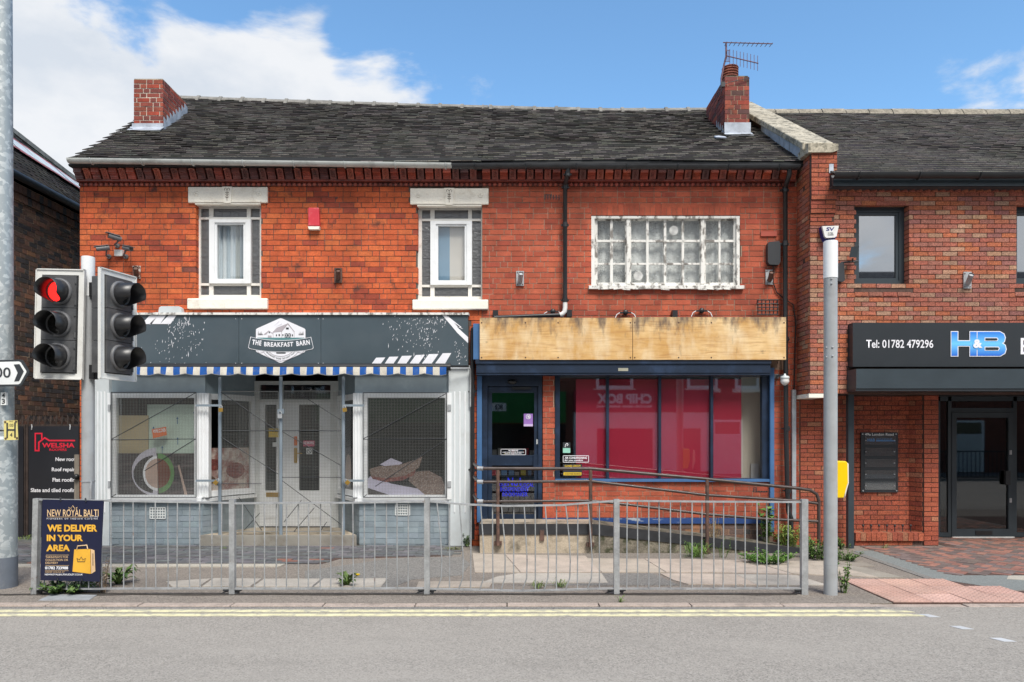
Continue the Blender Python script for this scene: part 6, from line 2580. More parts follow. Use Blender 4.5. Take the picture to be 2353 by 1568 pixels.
def padlock(label, px, py, Y, mat, s=1.0, tilt=0.0):
 t = thing('padlock', label, 'padlock', at(px, py, Y))
 T = Matrix.Translation(at(px, py, Y)) @ Matrix.Rotation(tilt, 4, 'Y')
 m = MB()
 m.T = T
 m.box(-.030 * s, .030 * s, -.014, .014, -.058 * s, 0)
 m.build('body', mat, t)
 m = MB()
 m.T = T
 m.tube([(-.019 * s, 0, -.01), (-.019 * s, 0, .025 * s), (0, 0, .045 * s), (.019 * s, 0, .025 * s), (.019 * s, 0, -.01)], .006, 6)
 m.build('shackle', M['steel'], t)


def shop_a_things():
 g1 = grille('wire mesh grille over the breakfast shop window with coffee cup poster', 255, 450, 902, 1143, -.13,
    [((255, 1010), (449, 903)), ((255, 1011), (450, 1009)), ((449, 1009), (332, 1082)), ((255, 1143), (266, 1136))])
 g2 = grille('wire mesh grille over the breakfast shop window with sandwich poster', 834, 1026, 903, 1143, -.13,
    [((834, 1009), (1024, 905)), ((834, 1010), (1026, 1009)), ((1026, 1009), (862, 1118)), ((835, 1143), (842, 1137))])
 for g, xs in ((g1, (246, 253)), (g2, (1027, 1037))):
  m = MB()
  m.pbox(xs[0], xs[1], 903, 1148, -.11, .06)
  m.build('hinge_bar', M['upvc'], g)
  for yy in (930, 1106):
   k = MB()
   k.pbox(xs[0] + 1, xs[1] - 1, yy, yy + 14, -.125, .02)
   k.build('hinge', M['steel'], g)
 # locking straps to the lobby posts
 for g, xa, xb in ((g1, 449, 508), (g2, 786, 836)):
  for y in (932, 1105):
   k = MB()
   k.pbox(xa, xb, y - 2.5, y + 2.5, -.14, .012)
   k.build('locking_strap', M['galvtube'], g)
 # gates over the lobby
 Yg = -.06
 gl = grille('left mesh gate over the breakfast shop door with letter plate behind', 508, 639, 900, 1222, Yg,
    [((508, 902), (639, 992)), ((508, 1005), (639, 1090)), ((508, 1112), (600, 1112)), ((548, 1143), (601, 1219)), ((560, 1219), (596, 1180)), ((508, 990), (639, 990))], frame_mat=M['wire'])
 gr = grille('right mesh gate over the breakfast shop door with diagonal braces', 648, 783, 899, 1222, Yg,
    [((682, 902), (783, 965)), ((648, 992), (783, 1070)), ((648, 1105), (783, 1205)), ((652, 1200), (692, 1150)), ((675, 1222), (722, 1167)), ((735, 1222), (750, 1200)), ((648, 990), (783, 990)), ((648, 1097), (783, 1097))], frame_mat=M['wire'])
 for px, y0, y1, lab in ((505, 867, 1228, 'grey tube post left of the breakfast shop lobby gates'), (645, 866, 1226, 'grey tube post between the two breakfast shop gates'), (788.5, 866, 1222, 'grey tube post right of the breakfast shop lobby gates')):
  m = MB()
  zt = Z_(y0, Yg)
  m.cyl((X_(px, Yg), Yg, .15), (X_(px, Yg), Yg, zt), .026, n=12)
  o = m.build('tube_post', M['galvtube'])
  tag(o, lab, 'post', 'lobby gate posts')
 padlock('brass padlock on the upper strap of the coffee window grille', 507, 938, -.17, M['brass'])
 padlock('tilted brass padlock on the lower strap of the coffee window grille', 498, 1106, -.17, M['brass'], tilt=.7)
 padlock('brass padlock on the upper strap of the sandwich window grille', 791, 938, -.17, M['brass'], tilt=-.15)
 padlock('tilted brass padlock on the lower strap of the sandwich window grille', 795, 1106, -.17, M['brass'], tilt=-.8)
 padlock('grey steel padlock on the middle post of the gates', 643, 952, -.11, M['steel'], 1.1)
 k = MB()
 k.pbox(637, 652, 940, 951, -.095, .02)
 o = k.build('lock_hasp', M['galvtube'])
 tag(o, 'flat grey hasp on the middle post of the gates', 'hasp')

 # posters and boards behind the bay glass (flat prints in the window)
 Yw = .05
 t = thing('window_poster', 'printed poster of a coffee cup on dark planks in the shop window', 'poster', at(360, 1143, Yw))
 P = MB()
 P.pbox(266, 449, 1042, 1142, Yw, .003)
 P.build('print', M['plank_print'], t)
 cx, cy = 362, 1088

 def disc(rx, ry, mat, nm, a0=0, a1=360, dy=.001, ox=0, oy=0, r_in=None):
  m = MB()
  pts = [(cx + ox + rx * math.cos(rad(a)), cy + oy + ry * math.sin(rad(a))) for a in range(a0, a1 + 1, 8)]
  if a1 - a0 < 360 and r_in is None:
   pts.append((cx + ox, cy + oy))
  m.ppoly(pts, Yw - dy, .0008)
  return m.build(nm, mat, t)
 disc(60, 56, M['saucer'], 'saucer', 90, 270, .001, 0, -3)
 disc(53, 44, M['bean'], 'coffee_beans', 100, 262, .002, -3, 2)
 disc(38, 46, M['cup_green'], 'cup', 270, 450, .002)
 disc(34, 40, M['vinyl_w'], 'cup', 90, 270, .003)
 disc(29, 34, M['peachlat'], 'coffee', 90, 270, .004)
 disc(29, 34, M['coffee'], 'coffee', 270, 450, .004)
 m = MB()
 m.ppoly([(407, 1066), (411, 1066), (430, 1138), (424, 1139)], Yw - .002, .001)
 m.build('spoon', M['peachlat'], t)
 disc(9, 11, M['bean'], 'spoon_bowl', 0, 360, .002, 45, -29)
 bo = MB()
 bo.pbox(266, 340, 955, 1042, .12, .02)
 o = bo.build('board', M['tanboard'])
 tag(o, 'tan corrugated board leaning inside the coffee poster window', 'board')
 t2 = thing('foam_board', 'pale green insulation board with blue arrows inside the shop window', 'board', at(400, 1042, .15))
 bo = MB()
 bo.pbox(338, 455, 930, 1045, .15, .03)
 bo.build('panel', M['mintboard'], t2)
 for x, y in ((407, 963), (352, 985), (408, 1010), (372, 1030), (446, 950), (447, 1005)):
  a = MB()
  a.ppoly([(x - .8, y + 12), (x - .8, y), (x - 3, y), (x, y - 5), (x + 3, y), (x + .8, y), (x + .8, y + 12)], .145, .001)
  a.build('arrow', M['arrowblue'], t2)
 c = thing('closed_card', 'orange closed card hanging askew in the shop window', 'card', at(366, 1008, .03))
 k = MB()
 k.ppoly([(348, 987), (381, 981), (383, 1000), (351, 1008)], .035, .003)
 k.build('card', M['orange'], c)
 ptext("WE'RE CLOSED", 351, 380, 986, 994, .033, M['vinyl_w'], c, rot=.12, weight=.02)
 # poster in the slanted pane, left: plate of food
 p0, d, n2, L, z0, z1 = sidedata['l']
 t = thing('window_poster', 'breakfast plate photo poster in the slanted pane left of the door', 'poster', p0 + d * .3 + Vector((0, 0, z0)))

 def sq(s0, s1, za, zb, mat, nm, off=.008):
  m = MB()
  m.prism([p0 + d * s0 - n2 * off + Vector((0, 0, za)), p0 + d * s1 - n2 * off + Vector((0, 0, za)), p0 + d * s1 - n2 * off + Vector((0, 0, zb)), p0 + d * s0 - n2 * off + Vector((0, 0, zb))], -n2 * .002)
  return m.build(nm, mat, t)
 zp = z0 + .09
 sq(.09, L - .09, zp, zp + .66, M['food'], 'print', .010)
 for s, z, r, mt in ((.22, .40, .13, M['meat']), (.30, .12, .07, M['bean']), (.62, .30, .18, M['meat']), (.16, .16, .09, M['rust'])):
  m = MB()
  c0 = p0 + d * s - n2 * .0075 + Vector((0, 0, zp + z))
  m.prism([c0 + d * (r * math.cos(a)) + Vector((0, 0, r * .7 * math.sin(a))) for a in [i * math.pi / 7 for i in range(14)]], -n2 * .001)
  m.build('food', mt, t)
 p0, d, n2, L, z0, z1 = sidedata['r']
 t = thing('window_poster', 'dark pastry photo poster in the slanted pane right of the door', 'poster', p0 + d * .3 + Vector((0, 0, z0)))
 zp = z0 + .09
 sq(.09, L - .09, zp, zp + .66, M['darkprint'], 'print', .010)
 m = MB()
 c0 = p0 + d * (L * .45) - n2 * .0075 + Vector((0, 0, zp + .3))
 m.prism([c0 + d * (.14 * math.cos(a)) + Vector((0, 0, .26 * math.sin(a))) for a in [i * math.pi / 9 for i in range(18)]], -n2 * .001)
 m.build('pastry', M['peachlat'], t)
 # right window poster: seeded sandwich on a white napkin, no backing board
 t = thing('window_poster', 'seeded sandwich on a white napkin printed across the shop window foot', 'poster', at(925, 1143, Yw))
 m = MB()
 m.ppoly([(839, 1108), (850, 1095), (900, 1112), (985, 1128), (1000, 1141), (905, 1141), (840, 1120)], Yw, .002)
 m.ppoly([(872, 1068), (898, 1053), (925, 1064), (905, 1076)], Yw, .002)
 m.build('napkin', M['napkin'], t)
 m = MB()
 m.ppoly([(848, 1078), (870, 1072), (920, 1068), (955, 1056), (970, 1050), (962, 1075), (930, 1094), (885, 1100), (852, 1094)], Yw - .002, .001)
 m.ppoly([(945, 1085), (985, 1082), (1015, 1098), (1022, 1120), (1018, 1141), (980, 1141), (938, 1105)], Yw - .002, .001)
 m.build('bread', M['seeded'], t)
 m = MB()
 m.ppoly([(852, 1094), (885, 1100), (930, 1094), (955, 1080), (950, 1092), (925, 1104), (885, 1108), (856, 1101)], Yw - .003, .001)
 m.build('filling', M['meat'], t)
 m = MB()
 m.ppoly([(839, 1122), (905, 1141), (839, 1141)], Yw - .003, .001)
 m.build('table', M['darkprint'], t)
 # door notices
 Yd = .80
 for nm, lab, q, mt, txt in (('warning_sticker', 'yellow warning notice on the left door glass', (617, 985, 642, 1005), M['yellowp'], 'WARNING'),
        ('opening_hours', 'small white notice under the yellow warning on the door', (626, 1017, 638, 1027), M['sticker_w'], None),
        ('door_card', 'narrow orange card on the white door stile', (675, 1003, 682, 1024), M['orange'], None),
        ('smoking_notice', 'white and red no smoking notice on the right door glass', (696, 1013, 722, 1026), M['sticker_p'], 'NO SMOKING'),
        ('symbol_sticker', 'square white crossed circle sticker on the right door glass', (703, 1030, 717, 1044), M['sticker_w'], None)):
  t = thing(nm, lab, 'sticker', at((q[0] + q[2]) / 2, q[3], Yd))
  m = MB()
  m.pbox(q[0], q[2], q[1], q[3], Yd, .003)
  m.build('print', mt, t)
  if txt:
   ptext(txt, q[0] + 1.5, q[2] - 1.5, q[1] + 2, q[1] + 8, Yd - .002, M['ink'] if mt == M['yellowp'] else M['vinyl_w'], t, weight=.02)
  if nm == 'symbol_sticker':
   c0 = at(710, 1037, Yd - .003)
   k = MB()
   k.tube([c0 + Vector((.035 * math.cos(a), 0, .035 * math.sin(a))) for a in [i * math.pi / 8 for i in range(17)]], .005, 5)
   k.tube([c0 + Vector((-.025, 0, .025)), c0 + Vector((.025, 0, -.025))], .005, 5)
   k.build('symbol', M['ink'], t)


M['plank_print'] = material('plank_print', (.030, .020, .023), .5, var=.6, vscale=16, stretch=(.25, 1, 2.6), dirt=(.20, .15, .15), damt=.7, dscale=9)
M['saucer'] = material('saucer_print', (.50, .48, .56), .5, var=.15, vscale=9)
M['meat'] = material('meat_print', (.20, .04, .035), .5, var=.5, vscale=24, dirt=(.45, .28, .2), damt=.6, dscale=30)
M['bean'] = material('bean_print', (.018, .013, .012), .5, var=.5, vscale=60, dirt=(.30, .28, .30), damt=.5, dscale=30, dlo=.58, dhi=.64)
M['cup_green'] = material('green_cup_print', (.10, .24, .07), .5, var=.3, vscale=12)
M['coffee'] = material('tea_print', (.16, .045, .02), .5)
M['peachlat'] = material('latte_print', (.50, .36, .30), .5, var=.1)
M['tanboard'] = material('tan_board', (.40, .33, .20), .8, var=.06, stretch=(.1, 1, 3), vscale=20)
M['mintboard'] = material('mint_board', (.50, .62, .54), .7, var=.06)
M['arrowblue'] = material('arrow_blue', (.06, .16, .30), .6)
M['food'] = material('food_print', (.55, .47, .42), .5, var=.3, vscale=9, dirt=(.25, .05, .04), damt=.8, dscale=6, dlo=.45, dhi=.6)
M['darkprint'] = material('dark_print', (.05, .04, .042), .5, var=.4, vscale=9)
M['napkin'] = material('napkin_print', (.55, .52, .66), .5, var=.08)
M['seeded'] = material('seeded_bread_print', (.17, .11, .09), .5, var=.3, vscale=30, dirt=(.42, .34, .30), damt=.8, dscale=45, dlo=.5, dhi=.6)
shop_a_things()


def shop_b_things():
 # plywood fascia boards
 for a, b, lab in ((1102, 1453, 'left sheet of weathered plywood boarding over the bookmaker fascia'), (1454, 1806, 'right sheet of weathered plywood boarding over the bookmaker fascia')):
  t = thing('plywood_board', lab, 'board', at((a + b) / 2, 828, -.3), 'plywood fascia boards')
  m = MB()
  m.pbox(a, b - .3, 729 if a > 1300 else 730.5, 827, -.30, .03)
  m.build('sheet', M['ply'], t)
  for px in (a + 4, a + 105, a + 180, b - 5):
   for py in (742, 822):
    k = MB()
    k.cyl(at(px, py, -.304), at(px, py, -.30), .011, n=8)
    k.build('screw', M['rust'], t)
  m = MB()
  m.pbox(a + 3, b - 3, 734, 826, -.268, .26)
  m.build('batten', M['blackiron'], t)
 # water stain of bird lime on the right board
 # cable joints on the wall
 for px, py, lab in ((1437, 718, 'black cable joint with white wires above the middle of the plywood'), (1612, 714, 'black cable joint with white wires above the right plywood sheet'), (1270, 716, 'small black cable joint beside the bent downpipe')):
  t = thing('cable_joint', lab, 'cable joint', at(px, py, -.04))
  m = MB()
  m.ico(at(px, py, -.05), .042, 12, 8, sc=(1, .7, 1))
  m.bar(at(px - 13, py + 1, -.05), at(px + 13, py + 1, -.05), .02, .022)
  m.build('joint', M['black'], t)
  for s in (-1, 1):
   m = MB()
   m.tube([at(px + s * 13, py + 1, -.05), at(px + s * 20, py + 5, -.05), at(px + s * 24, py + 14, -.05)], .007, 6)
   m.build('wire', M['upvc'], t)
 for px, py, wh in ((1138, 719, 'near the left end of the sloping pipe'), (1308, 718, 'just right of the white pipe elbow'), (1551, 719, 'between the two wired cable joints')):
  m = MB()
  m.pbox(px - 6, px + 6, py - 6, py + 10, -.12, .12)
  o = m.build('fascia_bracket', M['black'])
  tag(o, 'black bracket over the plywood edge ' + wh, 'bracket', 'brackets above the plywood')
 # window stickers
 Yw = .063
 t = thing('window_sticker', 'white outlined air conditioning notice on the bookmaker window', 'sticker', at(1322, 1063, Yw))
 m = MB()
 for (a, b, c, d) in ((1294, 1352, 1047, 1048.2), (1294, 1352, 1061.8, 1063), (1293, 1294.2, 1048, 1062), (1351.5, 1352.7, 1048, 1062)):
  m.pbox(a, b, c, d, Yw, .001)
 m.build('border', M['vinyl_w'], t)
 ptext('AIR CONDITIONING', 1297, 1348, 1050, 1055, Yw, M['vinyl_w'], t, weight=.03)
 ptext('for your comfort', 1297, 1339, 1056, 1061, Yw, M['vinyl_w'], t, weight=.03)
 t = thing('window_sticker', 'yellow and black closed circuit video notice on the bookmaker window', 'sticker', at(1315, 1095, Yw))
 m = MB()
 m.pbox(1293, 1337, 1067, 1094, Yw, .001)
 m.build('print', M['ink'], t)
 m = MB()
 m.pbox(1294.5, 1335.5, 1086, 1092.5, Yw - .001, .0008)
 m.build('band', M['yellowp'], t)
 ptext('CLOSED CIRCUIT', 1297, 1334, 1069, 1073, Yw - .002, M['yellowp'], t, weight=.02)
 ptext('VIDEO RECORDING', 1297, 1334, 1076, 1079, Yw - .002, M['yellowp'], t, weight=.02)
 ptext('24 HOUR VIDEO RECORDING', 1297, 1334, 1087.5, 1091, Yw - .003, M['ink'], t, weight=.02)
 t = thing('window_sticker', 'black and mint hearing loop sign on the bookmaker window', 'sticker', at(1301, 1042, Yw))
 m = MB()
 m.pbox(1293, 1310, 1017, 1030, Yw, .001)
 m.build('symbol_panel', M['ink'], t)
 m = MB()
 m.pbox(1293, 1310, 1030, 1041, Yw, .001)
 m.build('text_panel', M['sticker_g'], t)
 k = MB()
 k.tube([at(1298, 1028, Yw - .002), at(1299, 1022, Yw - .002), at(1303, 1019, Yw - .002), at(1305, 1022, Yw - .002), at(1302, 1025, Yw - .002)], .006, 5)
 k.build('ear', M['vinyl_w'], t)
 # door stickers
 Yd = .062
 t = thing('door_sticker', 'purple over eighteens sticker on the navy door glass', 'sticker', at(1213, 980, Yd))
 m = MB()
 m.pbox(1203, 1224, 951, 975, Yd, .001)
 m.build('print', M['purple'], t)
 m = MB()
 m.pbox(1203, 1224, 975, 980, Yd, .001)
 m.build('band', M['lilac'], t)
 k = MB()
 c0 = at(1213.5, 958, Yd - .002)
 k.tube([c0 + Vector((.036 * math.cos(a), 0, .036 * math.sin(a))) for a in [i * math.pi / 8 for i in range(17)]], .004, 5)
 k.tube([c0 + Vector((-.025, 0, .025)), c0 + Vector((.025, 0, -.025))], .004, 5)
 k.build('symbol', M['vinyl_w'], t)
 ptext('18', 1210, 1217, 954, 962, Yd - .002, M['vinyl_w'], t)
 t = thing('door_sticker', 'white outlined no persons under eighteen notice on the navy door', 'sticker', at(1178, 1046, Yd))
 m = MB()
 for (a, b, c, d) in ((1151, 1207, 1032, 1033), (1151, 1207, 1045, 1046), (1150, 1151, 1033, 1045), (1207, 1208, 1033, 1045)):
  m.pbox(a, b, c, d, Yd, .001)
 m.build('border', M['vinyl_w'], t)
 ptext('NO PERSONS', 1168, 1190, 1034, 1037.5, Yd, M['vinyl_w'], t, weight=.03)
 ptext('UNDER THE AGE OF 18 WILL BE PERMITTED', 1154, 1204, 1038.5, 1041, Yd, M['vinyl_w'], t, weight=.02)
 ptext('ENTRY TO THIS BETTING OFFICE', 1160, 1198, 1041.7, 1044, Yd, M['vinyl_w'], t, weight=.02)
 t = thing('door_lettering', 'blue number one independent bookmaker lettering on the lower door glass', 'lettering', at(1182, 1142, Yd))
 for s, a, b, c, d in (('No1', 1166, 1196, 1098, 1117), ('OUR', 1147, 1164, 1110, 1118), ('LOCAL', 1198, 1226, 1110, 1119), ('INDEPENDENT', 1149, 1215, 1120, 1129.5), ('BOOKMAKER', 1154, 1212, 1131.5, 1141)):
  ptext(s, a, b, c, d, Yd, M['bluep'], t, weight=.012)


shop_b_things()


def office_things():
 Y = -.64
 t = thing('shop_sign', 'charcoal office sign with telephone number and blue monogram', 'sign', at(2150, 845, Y))
 m = MB()
 m.box(X_(1959, Y), 9.3, Y, -.491, Z_(843, Y), Z_(742, Y))
 m.build('box', M['signdark'], t)
 ptext('Tel: 01782 479296', 1990, 2144, 781, 800, Y - .003, M['vinyl_w'], t, weight=.012)
 Yp = Y - .008

 def blk(polys, mat, nm, dy=0.):
  k = MB()
  for p in polys:
   k.ppoly(p, Yp - dy, .004)
  return k.build(nm, mat, t)
 Hh = [(2186, 763), (2200, 763), (2200, 784), (2229, 784), (2229, 763), (2244, 763), (2244, 818), (2229, 818), (2229, 795), (2200, 795), (2200, 818), (2186, 818)]
 Bb = [(2246, 763), (2297, 763), (2306, 768), (2309, 776), (2307, 785), (2302, 789), (2309, 794), (2311, 803), (2308, 812), (2298, 818), (2246, 818)]

 def out(p, d=2.2):
  cx = sum(x for x, _ in p) / len(p)
  n = len(p)
  r = []
  for i in range(n):
   x0, y0 = p[i - 1]
   x1, y1 = p[i]
   x2, y2 = p[(i + 1) % n]
   a = Vector((x1 - x0, y1 - y0)).normalized()
   b = Vector((x2 - x1, y2 - y1)).normalized()
   nn = (Vector((a.y, -a.x)) + Vector((b.y, -b.x)))
   nn = nn / max(.3, nn.length_squared) * 2
   r.append((x1 + nn.x * d * .8, y1 + nn.y * d * .8))
  return r
 blk([out(Hh)], M['vinyl_w'], 'monogram_outline')
 blk([out(Bb)], M['vinyl_w'], 'monogram_outline', .0005)
 blk([Hh], M['hbblue'], 'monogram', .003)
 blk([Bb], M['hbblue'], 'monogram', .0035)
 blk([[(2262, 776), (2291, 776), (2294, 780), (2291, 784), (2262, 784)], [(2262, 797), (2294, 797), (2297, 801), (2294, 806), (2262, 806)]], M['vinyl_w'], 'monogram_counter', .006)
 blk([[(2264, 777.5), (2290, 777.5), (2292, 780), (2290, 782.5), (2264, 782.5)], [(2264, 798.5), (2293, 798.5), (2295, 801), (2293, 804.5), (2264, 804.5)]], M['signdark'], 'monogram_counter', .009)
 k = MB()
 c0 = at(2246, 790.5, Yp - .007)
 k.cyl(c0, c0 + Vector((0, .002, 0)), .075, n=20)
 k.build('ampersand_disc', M['hbblue'], t)
 ptext('&', 2236, 2257, 780, 800, Yp - .010, M['vinyl_w'], t, weight=.05)
 ptext('Electrical', 2345, 2520, 777, 815, Y - .003, M['vinyl_w'], t, weight=.01)
 # name boards
 Y = .165
 t = thing('directory_board', 'black directory board with five clear name plates in the brick recess', 'sign', at(2020, 1132, Y))
 m = MB()
 m.pbox(1978, 2063, 994, 1132, Y, .02)
 m.build('board', M['signdark'], t)
 ptext('49a London Road', 1987, 2053, 995.5, 1001.5, Y - .002, M['sticker_w'], t, weight=.005)
 for c, d in ((1003, 1022), (1029, 1048), (1055, 1074), (1081, 1100), (1107, 1126)):
  k = MB()
  k.pbox(1987, 2058, c, d, Y - .014, .005)
  p = k.build('name_plate', M['acryl'], t)
  for x in (1989.5, 2055.5):
   s = MB()
   cc = at(x, (c + d) / 2, Y - .018)
   s.cyl(cc, cc + Vector((0, .018, 0)), .008, n=8)
   s.build('stud', M['steel'], p)
 for x, y in ((1982, 998), (2059, 998), (1983, 1128), (2060, 1128)):
  s = MB()
  cc = at(x, y, Y - .008)
  s.cyl(cc, cc + Vector((0, .01, 0)), .011, n=10)
  s.build('cap', M['steel'], t)
 ptext('H&B', 1993, 2010, 1008, 1015, Y - .004, M['hbb2'], t, weight=.03)
 ptext('electrical services ltd', 2013, 2049, 1007.5, 1010.5, Y - .004, M['hbb2'], t, weight=.01)
 m = MB()
 m.pbox(2013, 2057, 1012, 1014.5, Y - .004, .002)
 m.build('underline', M['hbb2'], t)


M['hbb2'] = material('sky_blue_print', (.05, .32, .72), .5)
office_things()


# ---------------------------------------------------------------- fittings on the walls
def flag_bracket(label, px, py, mat, plate, Y=0.0, h=38, lean=.0, tube=None):
 t = thing('pole_bracket', label, 'bracket', at(px, py + h / 2, Y - .02))
 m = MB()
 m.pbox(px - 9, px + 9, py - h / 2, py + h / 2, Y - .024, .015)
 m.build('plate', plate, t)
 m = MB()
 a, b = at(px, py + h * .22, Y - .03), at(px + lean, py - h * .34, Y - .16)
 m.cyl(a, b, .036, n=14, caps=False)
 m.cyl(a, a.lerp(b, .9), .030, n=14)
 m.build('socket', mat, t)
 for x in (-6, 6):
  for y in (-.4, .4):
   k = MB()
   c = at(px + x, py + h * y, Y - .03)
   k.cyl(c, c + Vector((0, .012, 0)), .009, n=6)
   k.build('bolt', M['rust'], t)


def wall_things():
 flag_bracket('rusty flagpole socket beside the shop cameras', 313, 626, M['rust'], M['rustplate'], -.008, 30, -2)
 flag_bracket('rusty flagpole socket in the middle of the orange brick wall', 776.5, 633, M['rust'], M['rust'], -.008, 34)
 flag_bracket('galvanised flagpole socket left of the middle downpipe', 1194.5, 640, M['steel'], M['steel'], -.008, 34, 2)
 flag_bracket('dull flagpole socket below the black alarm box', 1768, 637, M['rust'], M['steel'], -.008, 34, 5)
 flag_bracket('galvanised flagpole socket on the mottled office wall', 2223, 644, M['steel'], M['steel'], -.50, 38, 9)
 # red alarm box
 t = thing('alarm_box', 'red alarm box on the orange brick wall between the windows', 'alarm box', at(720, 528, -.06))
 m = MB()
 m.prism([at(707, 477, -.09), at(732, 477, -.09), at(733.5, 520, -.09), at(707, 520, -.09)], (0, .08, 0))
 soften(m.build('cover', M['redbox'], t), .015)
 m = MB()
 m.prism([at(707, 520.5, -.085), at(733.5, 520.5, -.085), at(732, 527, -.085), at(709, 527, -.085)], (0, .075, 0))
 m.build('base', M['stone_w'], t)
 # black alarm box
 t = thing('alarm_box', 'black alarm box near the right downpipe on the red brick wall', 'alarm box', at(1779, 610, -.07))
 m = MB()
 m.prism([at(1767, 556, -.10), at(1790, 554, -.10), at(1793, 560, -.10), at(1793, 602, -.10), at(1789, 609, -.10), at(1768, 608, -.10), at(1764, 602, -.10), at(1764, 561, -.10)], (0, .09, 0))
 m.build('cover', M['camgrey2'], t)
 m = MB()
 m.tube([at(1776, 608, -.03), at(1776, 650, -.03), at(1784, 672, -.03), at(1803, 688, -.03), at(1822, 700, -.03), at(1828, 740, -.03), at(1826, 820, -.03), at(1824, 900, -.03)], .009, 6)
 m.build('cable', M['black'], t)
 m = MB()
 m.pbox(1748, 1785, 532, 543, -.03, .03)
 o = m.build('ledge_brick', M['terra2'])
 tag(o, 'small brick red ledge block above the black alarm box', 'ledge')
 # window-cage of bars
 t = thing('bar_cage', 'small black square bar cage above the plywood end', 'grille', at(1763, 723, -.06))
 for i in range(6):
  m = MB()
  m.cyl(at(1741 + i * 9, 724, -.14), at(1741 + i * 9, 689, -.14), .008, n=6)
  m.build('bar', M['black'], t)
 for j in range(5):
  m = MB()
  m.cyl(at(1739, 690 + j * 8.2, -.15), at(1788, 690 + j * 8.2, -.15), .008, n=6)
  m.build('bar', M['black'], t)
 for x in (1741, 1786):
  m = MB()
  m.cyl(at(x, 690, -.14), at(x, 690, -.0), .008, n=6)
  m.build('bar', M['black'], t)
 # cameras
 for px, py, dx, dy, lab in ((263, 546, -.10, .02, 'topmost of three grey bullet cameras on the shop corner'), (236, 571, -.18, -.05, 'grey bullet camera pointing left on the shop corner'), (293, 571, .17, -.05, 'grey bullet camera pointing right on the shop corner')):
  t = thing('security_camera', lab, 'camera', at(px, py, -.03), 'cameras on the breakfast shop wall')
  base = at(px + (14 if dx < 0 and dy < 0 else (6 if dy > 0 else -4)), py + 19, -.02)
  b = at(px, py, -.20)
  d = Vector((dx, -.10, dy)).normalized()
  m = MB()
  m.cyl(b - d * .09, b + d * .09, .037, n=14)
  m.build('body', M['camgrey'], t)
  m = MB()
  up = Vector((0, 0, 1))
  m.bar(b - d * .07 + up * .036, b + d * .125 + up * .036, .084, .010)
  m.build('sunshield', M['camgrey'], t)
  m = MB()
  m.cyl(b + d * .09, b + d * .095, .027, n=12)
  m.build('lens', M['lens_off'], t)
  m = MB()
  m.tube([base, base + Vector((0, -.08, -.01)), b - d * .05 + Vector((0, 0, -.04))], .013, 8)
  m.cyl(base + Vector((0, .02, 0)), base + Vector((0, -.01, 0)), .035, n=12)
  m.build('mount', M['camgrey'], t)
 m = MB()
 m.pbox(262, 280, 574, 588, -.06, .06)
 o = m.build('junction_box', M['whitebox'])
 tag(o, 'white junction box between the three shop cameras', 'junction box')
 # vent cowl on the sign
 t = thing('junction_box', 'grey domed housing resting on the breakfast sign top', 'housing', at(390, 721, -.1))
 m = MB()
 m.prism([at(363, 719, -.12), at(365, 707, -.12), at(370, 704, -.12), at(410, 704, -.12), at(415, 708, -.12), at(417, 719, -.12)], (0, .1, 0))
 m.build('cover', M['palegrey'], t)
 m = MB()
 m.pbox(356, 421, 718, 720.5, -.13, .12)
 m.build('flange', M['palegrey'], t)
 # bulkhead light
 t = thing('bulkhead_light', 'pale domed bulkhead light beside the downpipe at the shop end', 'lamp', at(1803, 888, -.2))
 c = at(1803, 868, -.22)
 m = MB()
 m.lathe(c, (0, 0, -1), [(-.06, .012), (-.03, .02), (-.02, .06), (.01, .068), (.03, .055)], 16)
 m.build('hood', M['palegrey'], t)
 m = MB()
 m.lathe(c, (0, 0, -1), [(.03, .06), (.06, .065), (.09, .05), (.115, .022), (.12, 0)], 16)
 m.build('globe', M['whitebox'], t)
 m = MB()
 m.box(c.x - .10, c.x - .02, -.03, -.008, c.z - .0, c.z + .07)
 m.bar((c.x - .06, -.02, c.z + .035), (c.x, c.y, c.z + .035), .03, .03)
 m.build('bracket', M['camgrey'], t)
 # conduit
 t = thing('cable_conduit', 'ribbed galvanised conduit rising beside the right downpipe', 'conduit', at(1824, 1190, -.05))
 m = MB()
 m.pbox(1820, 1829, 896, 1195, -.06, .06)
 m.build('channel', M['galvtube2'], t)
 # sv alarm on the pier, floodlight
 Ys = -.60
 t = thing('alarm_box', 'white and blue lettered alarm box on the office pier above the pole', 'alarm box', at(1907, 553, Ys))
 m = MB()
 m.prism([at(1886, 521, Ys + .02), at(1926, 519, Ys + .02), at(1921, 546, Ys + .02), at(1913, 556, Ys + .02), at(1896, 556, Ys + .02), at(1890, 544, Ys + .02)], (0, .08, 0))
 m.build('backplate', M['bluebox'], t)
 m = MB()
 m.prism([at(1889, 520, Ys - .02), at(1927, 519, Ys - .02), at(1922, 543, Ys - .02), at(1918, 546, Ys - .02), at(1899, 547, Ys - .02), at(1895, 544, Ys - .02)], (0, .038, 0))
 m.build('cover', M['whitebox'], t)
 ptext('SV', 1898, 1917, 522.5, 531, Ys - .022, M['bluebox'], t, weight=.03, shear=.1)
 ptext('01782', 1902, 1914, 534.5, 537.5, Ys - .022, M['ink'], t, weight=.02)
 ptext('565800', 1901.5, 1915, 538.5, 541.5, Ys - .022, M['ink'], t, weight=.02)
 t = thing('floodlight', 'black solar floodlight on a box fixed to the office pier', 'floodlight', at(1945, 648, -.6))
 m = MB()
 m.prism([at(1923, 606, -.62), at(1939, 602, -.62), at(1941, 645, -.62), at(1936, 648, -.62), at(1923, 646, -.62)], (0, .12, 0))
 m.build('battery_box', M['camgrey2'], t)
 m = MB()
 m.tube([at(1932, 604, -.60), at(1950, 602, -.64), at(1956, 602, -.66), at(1970, 601, -.66)], .013, 8)
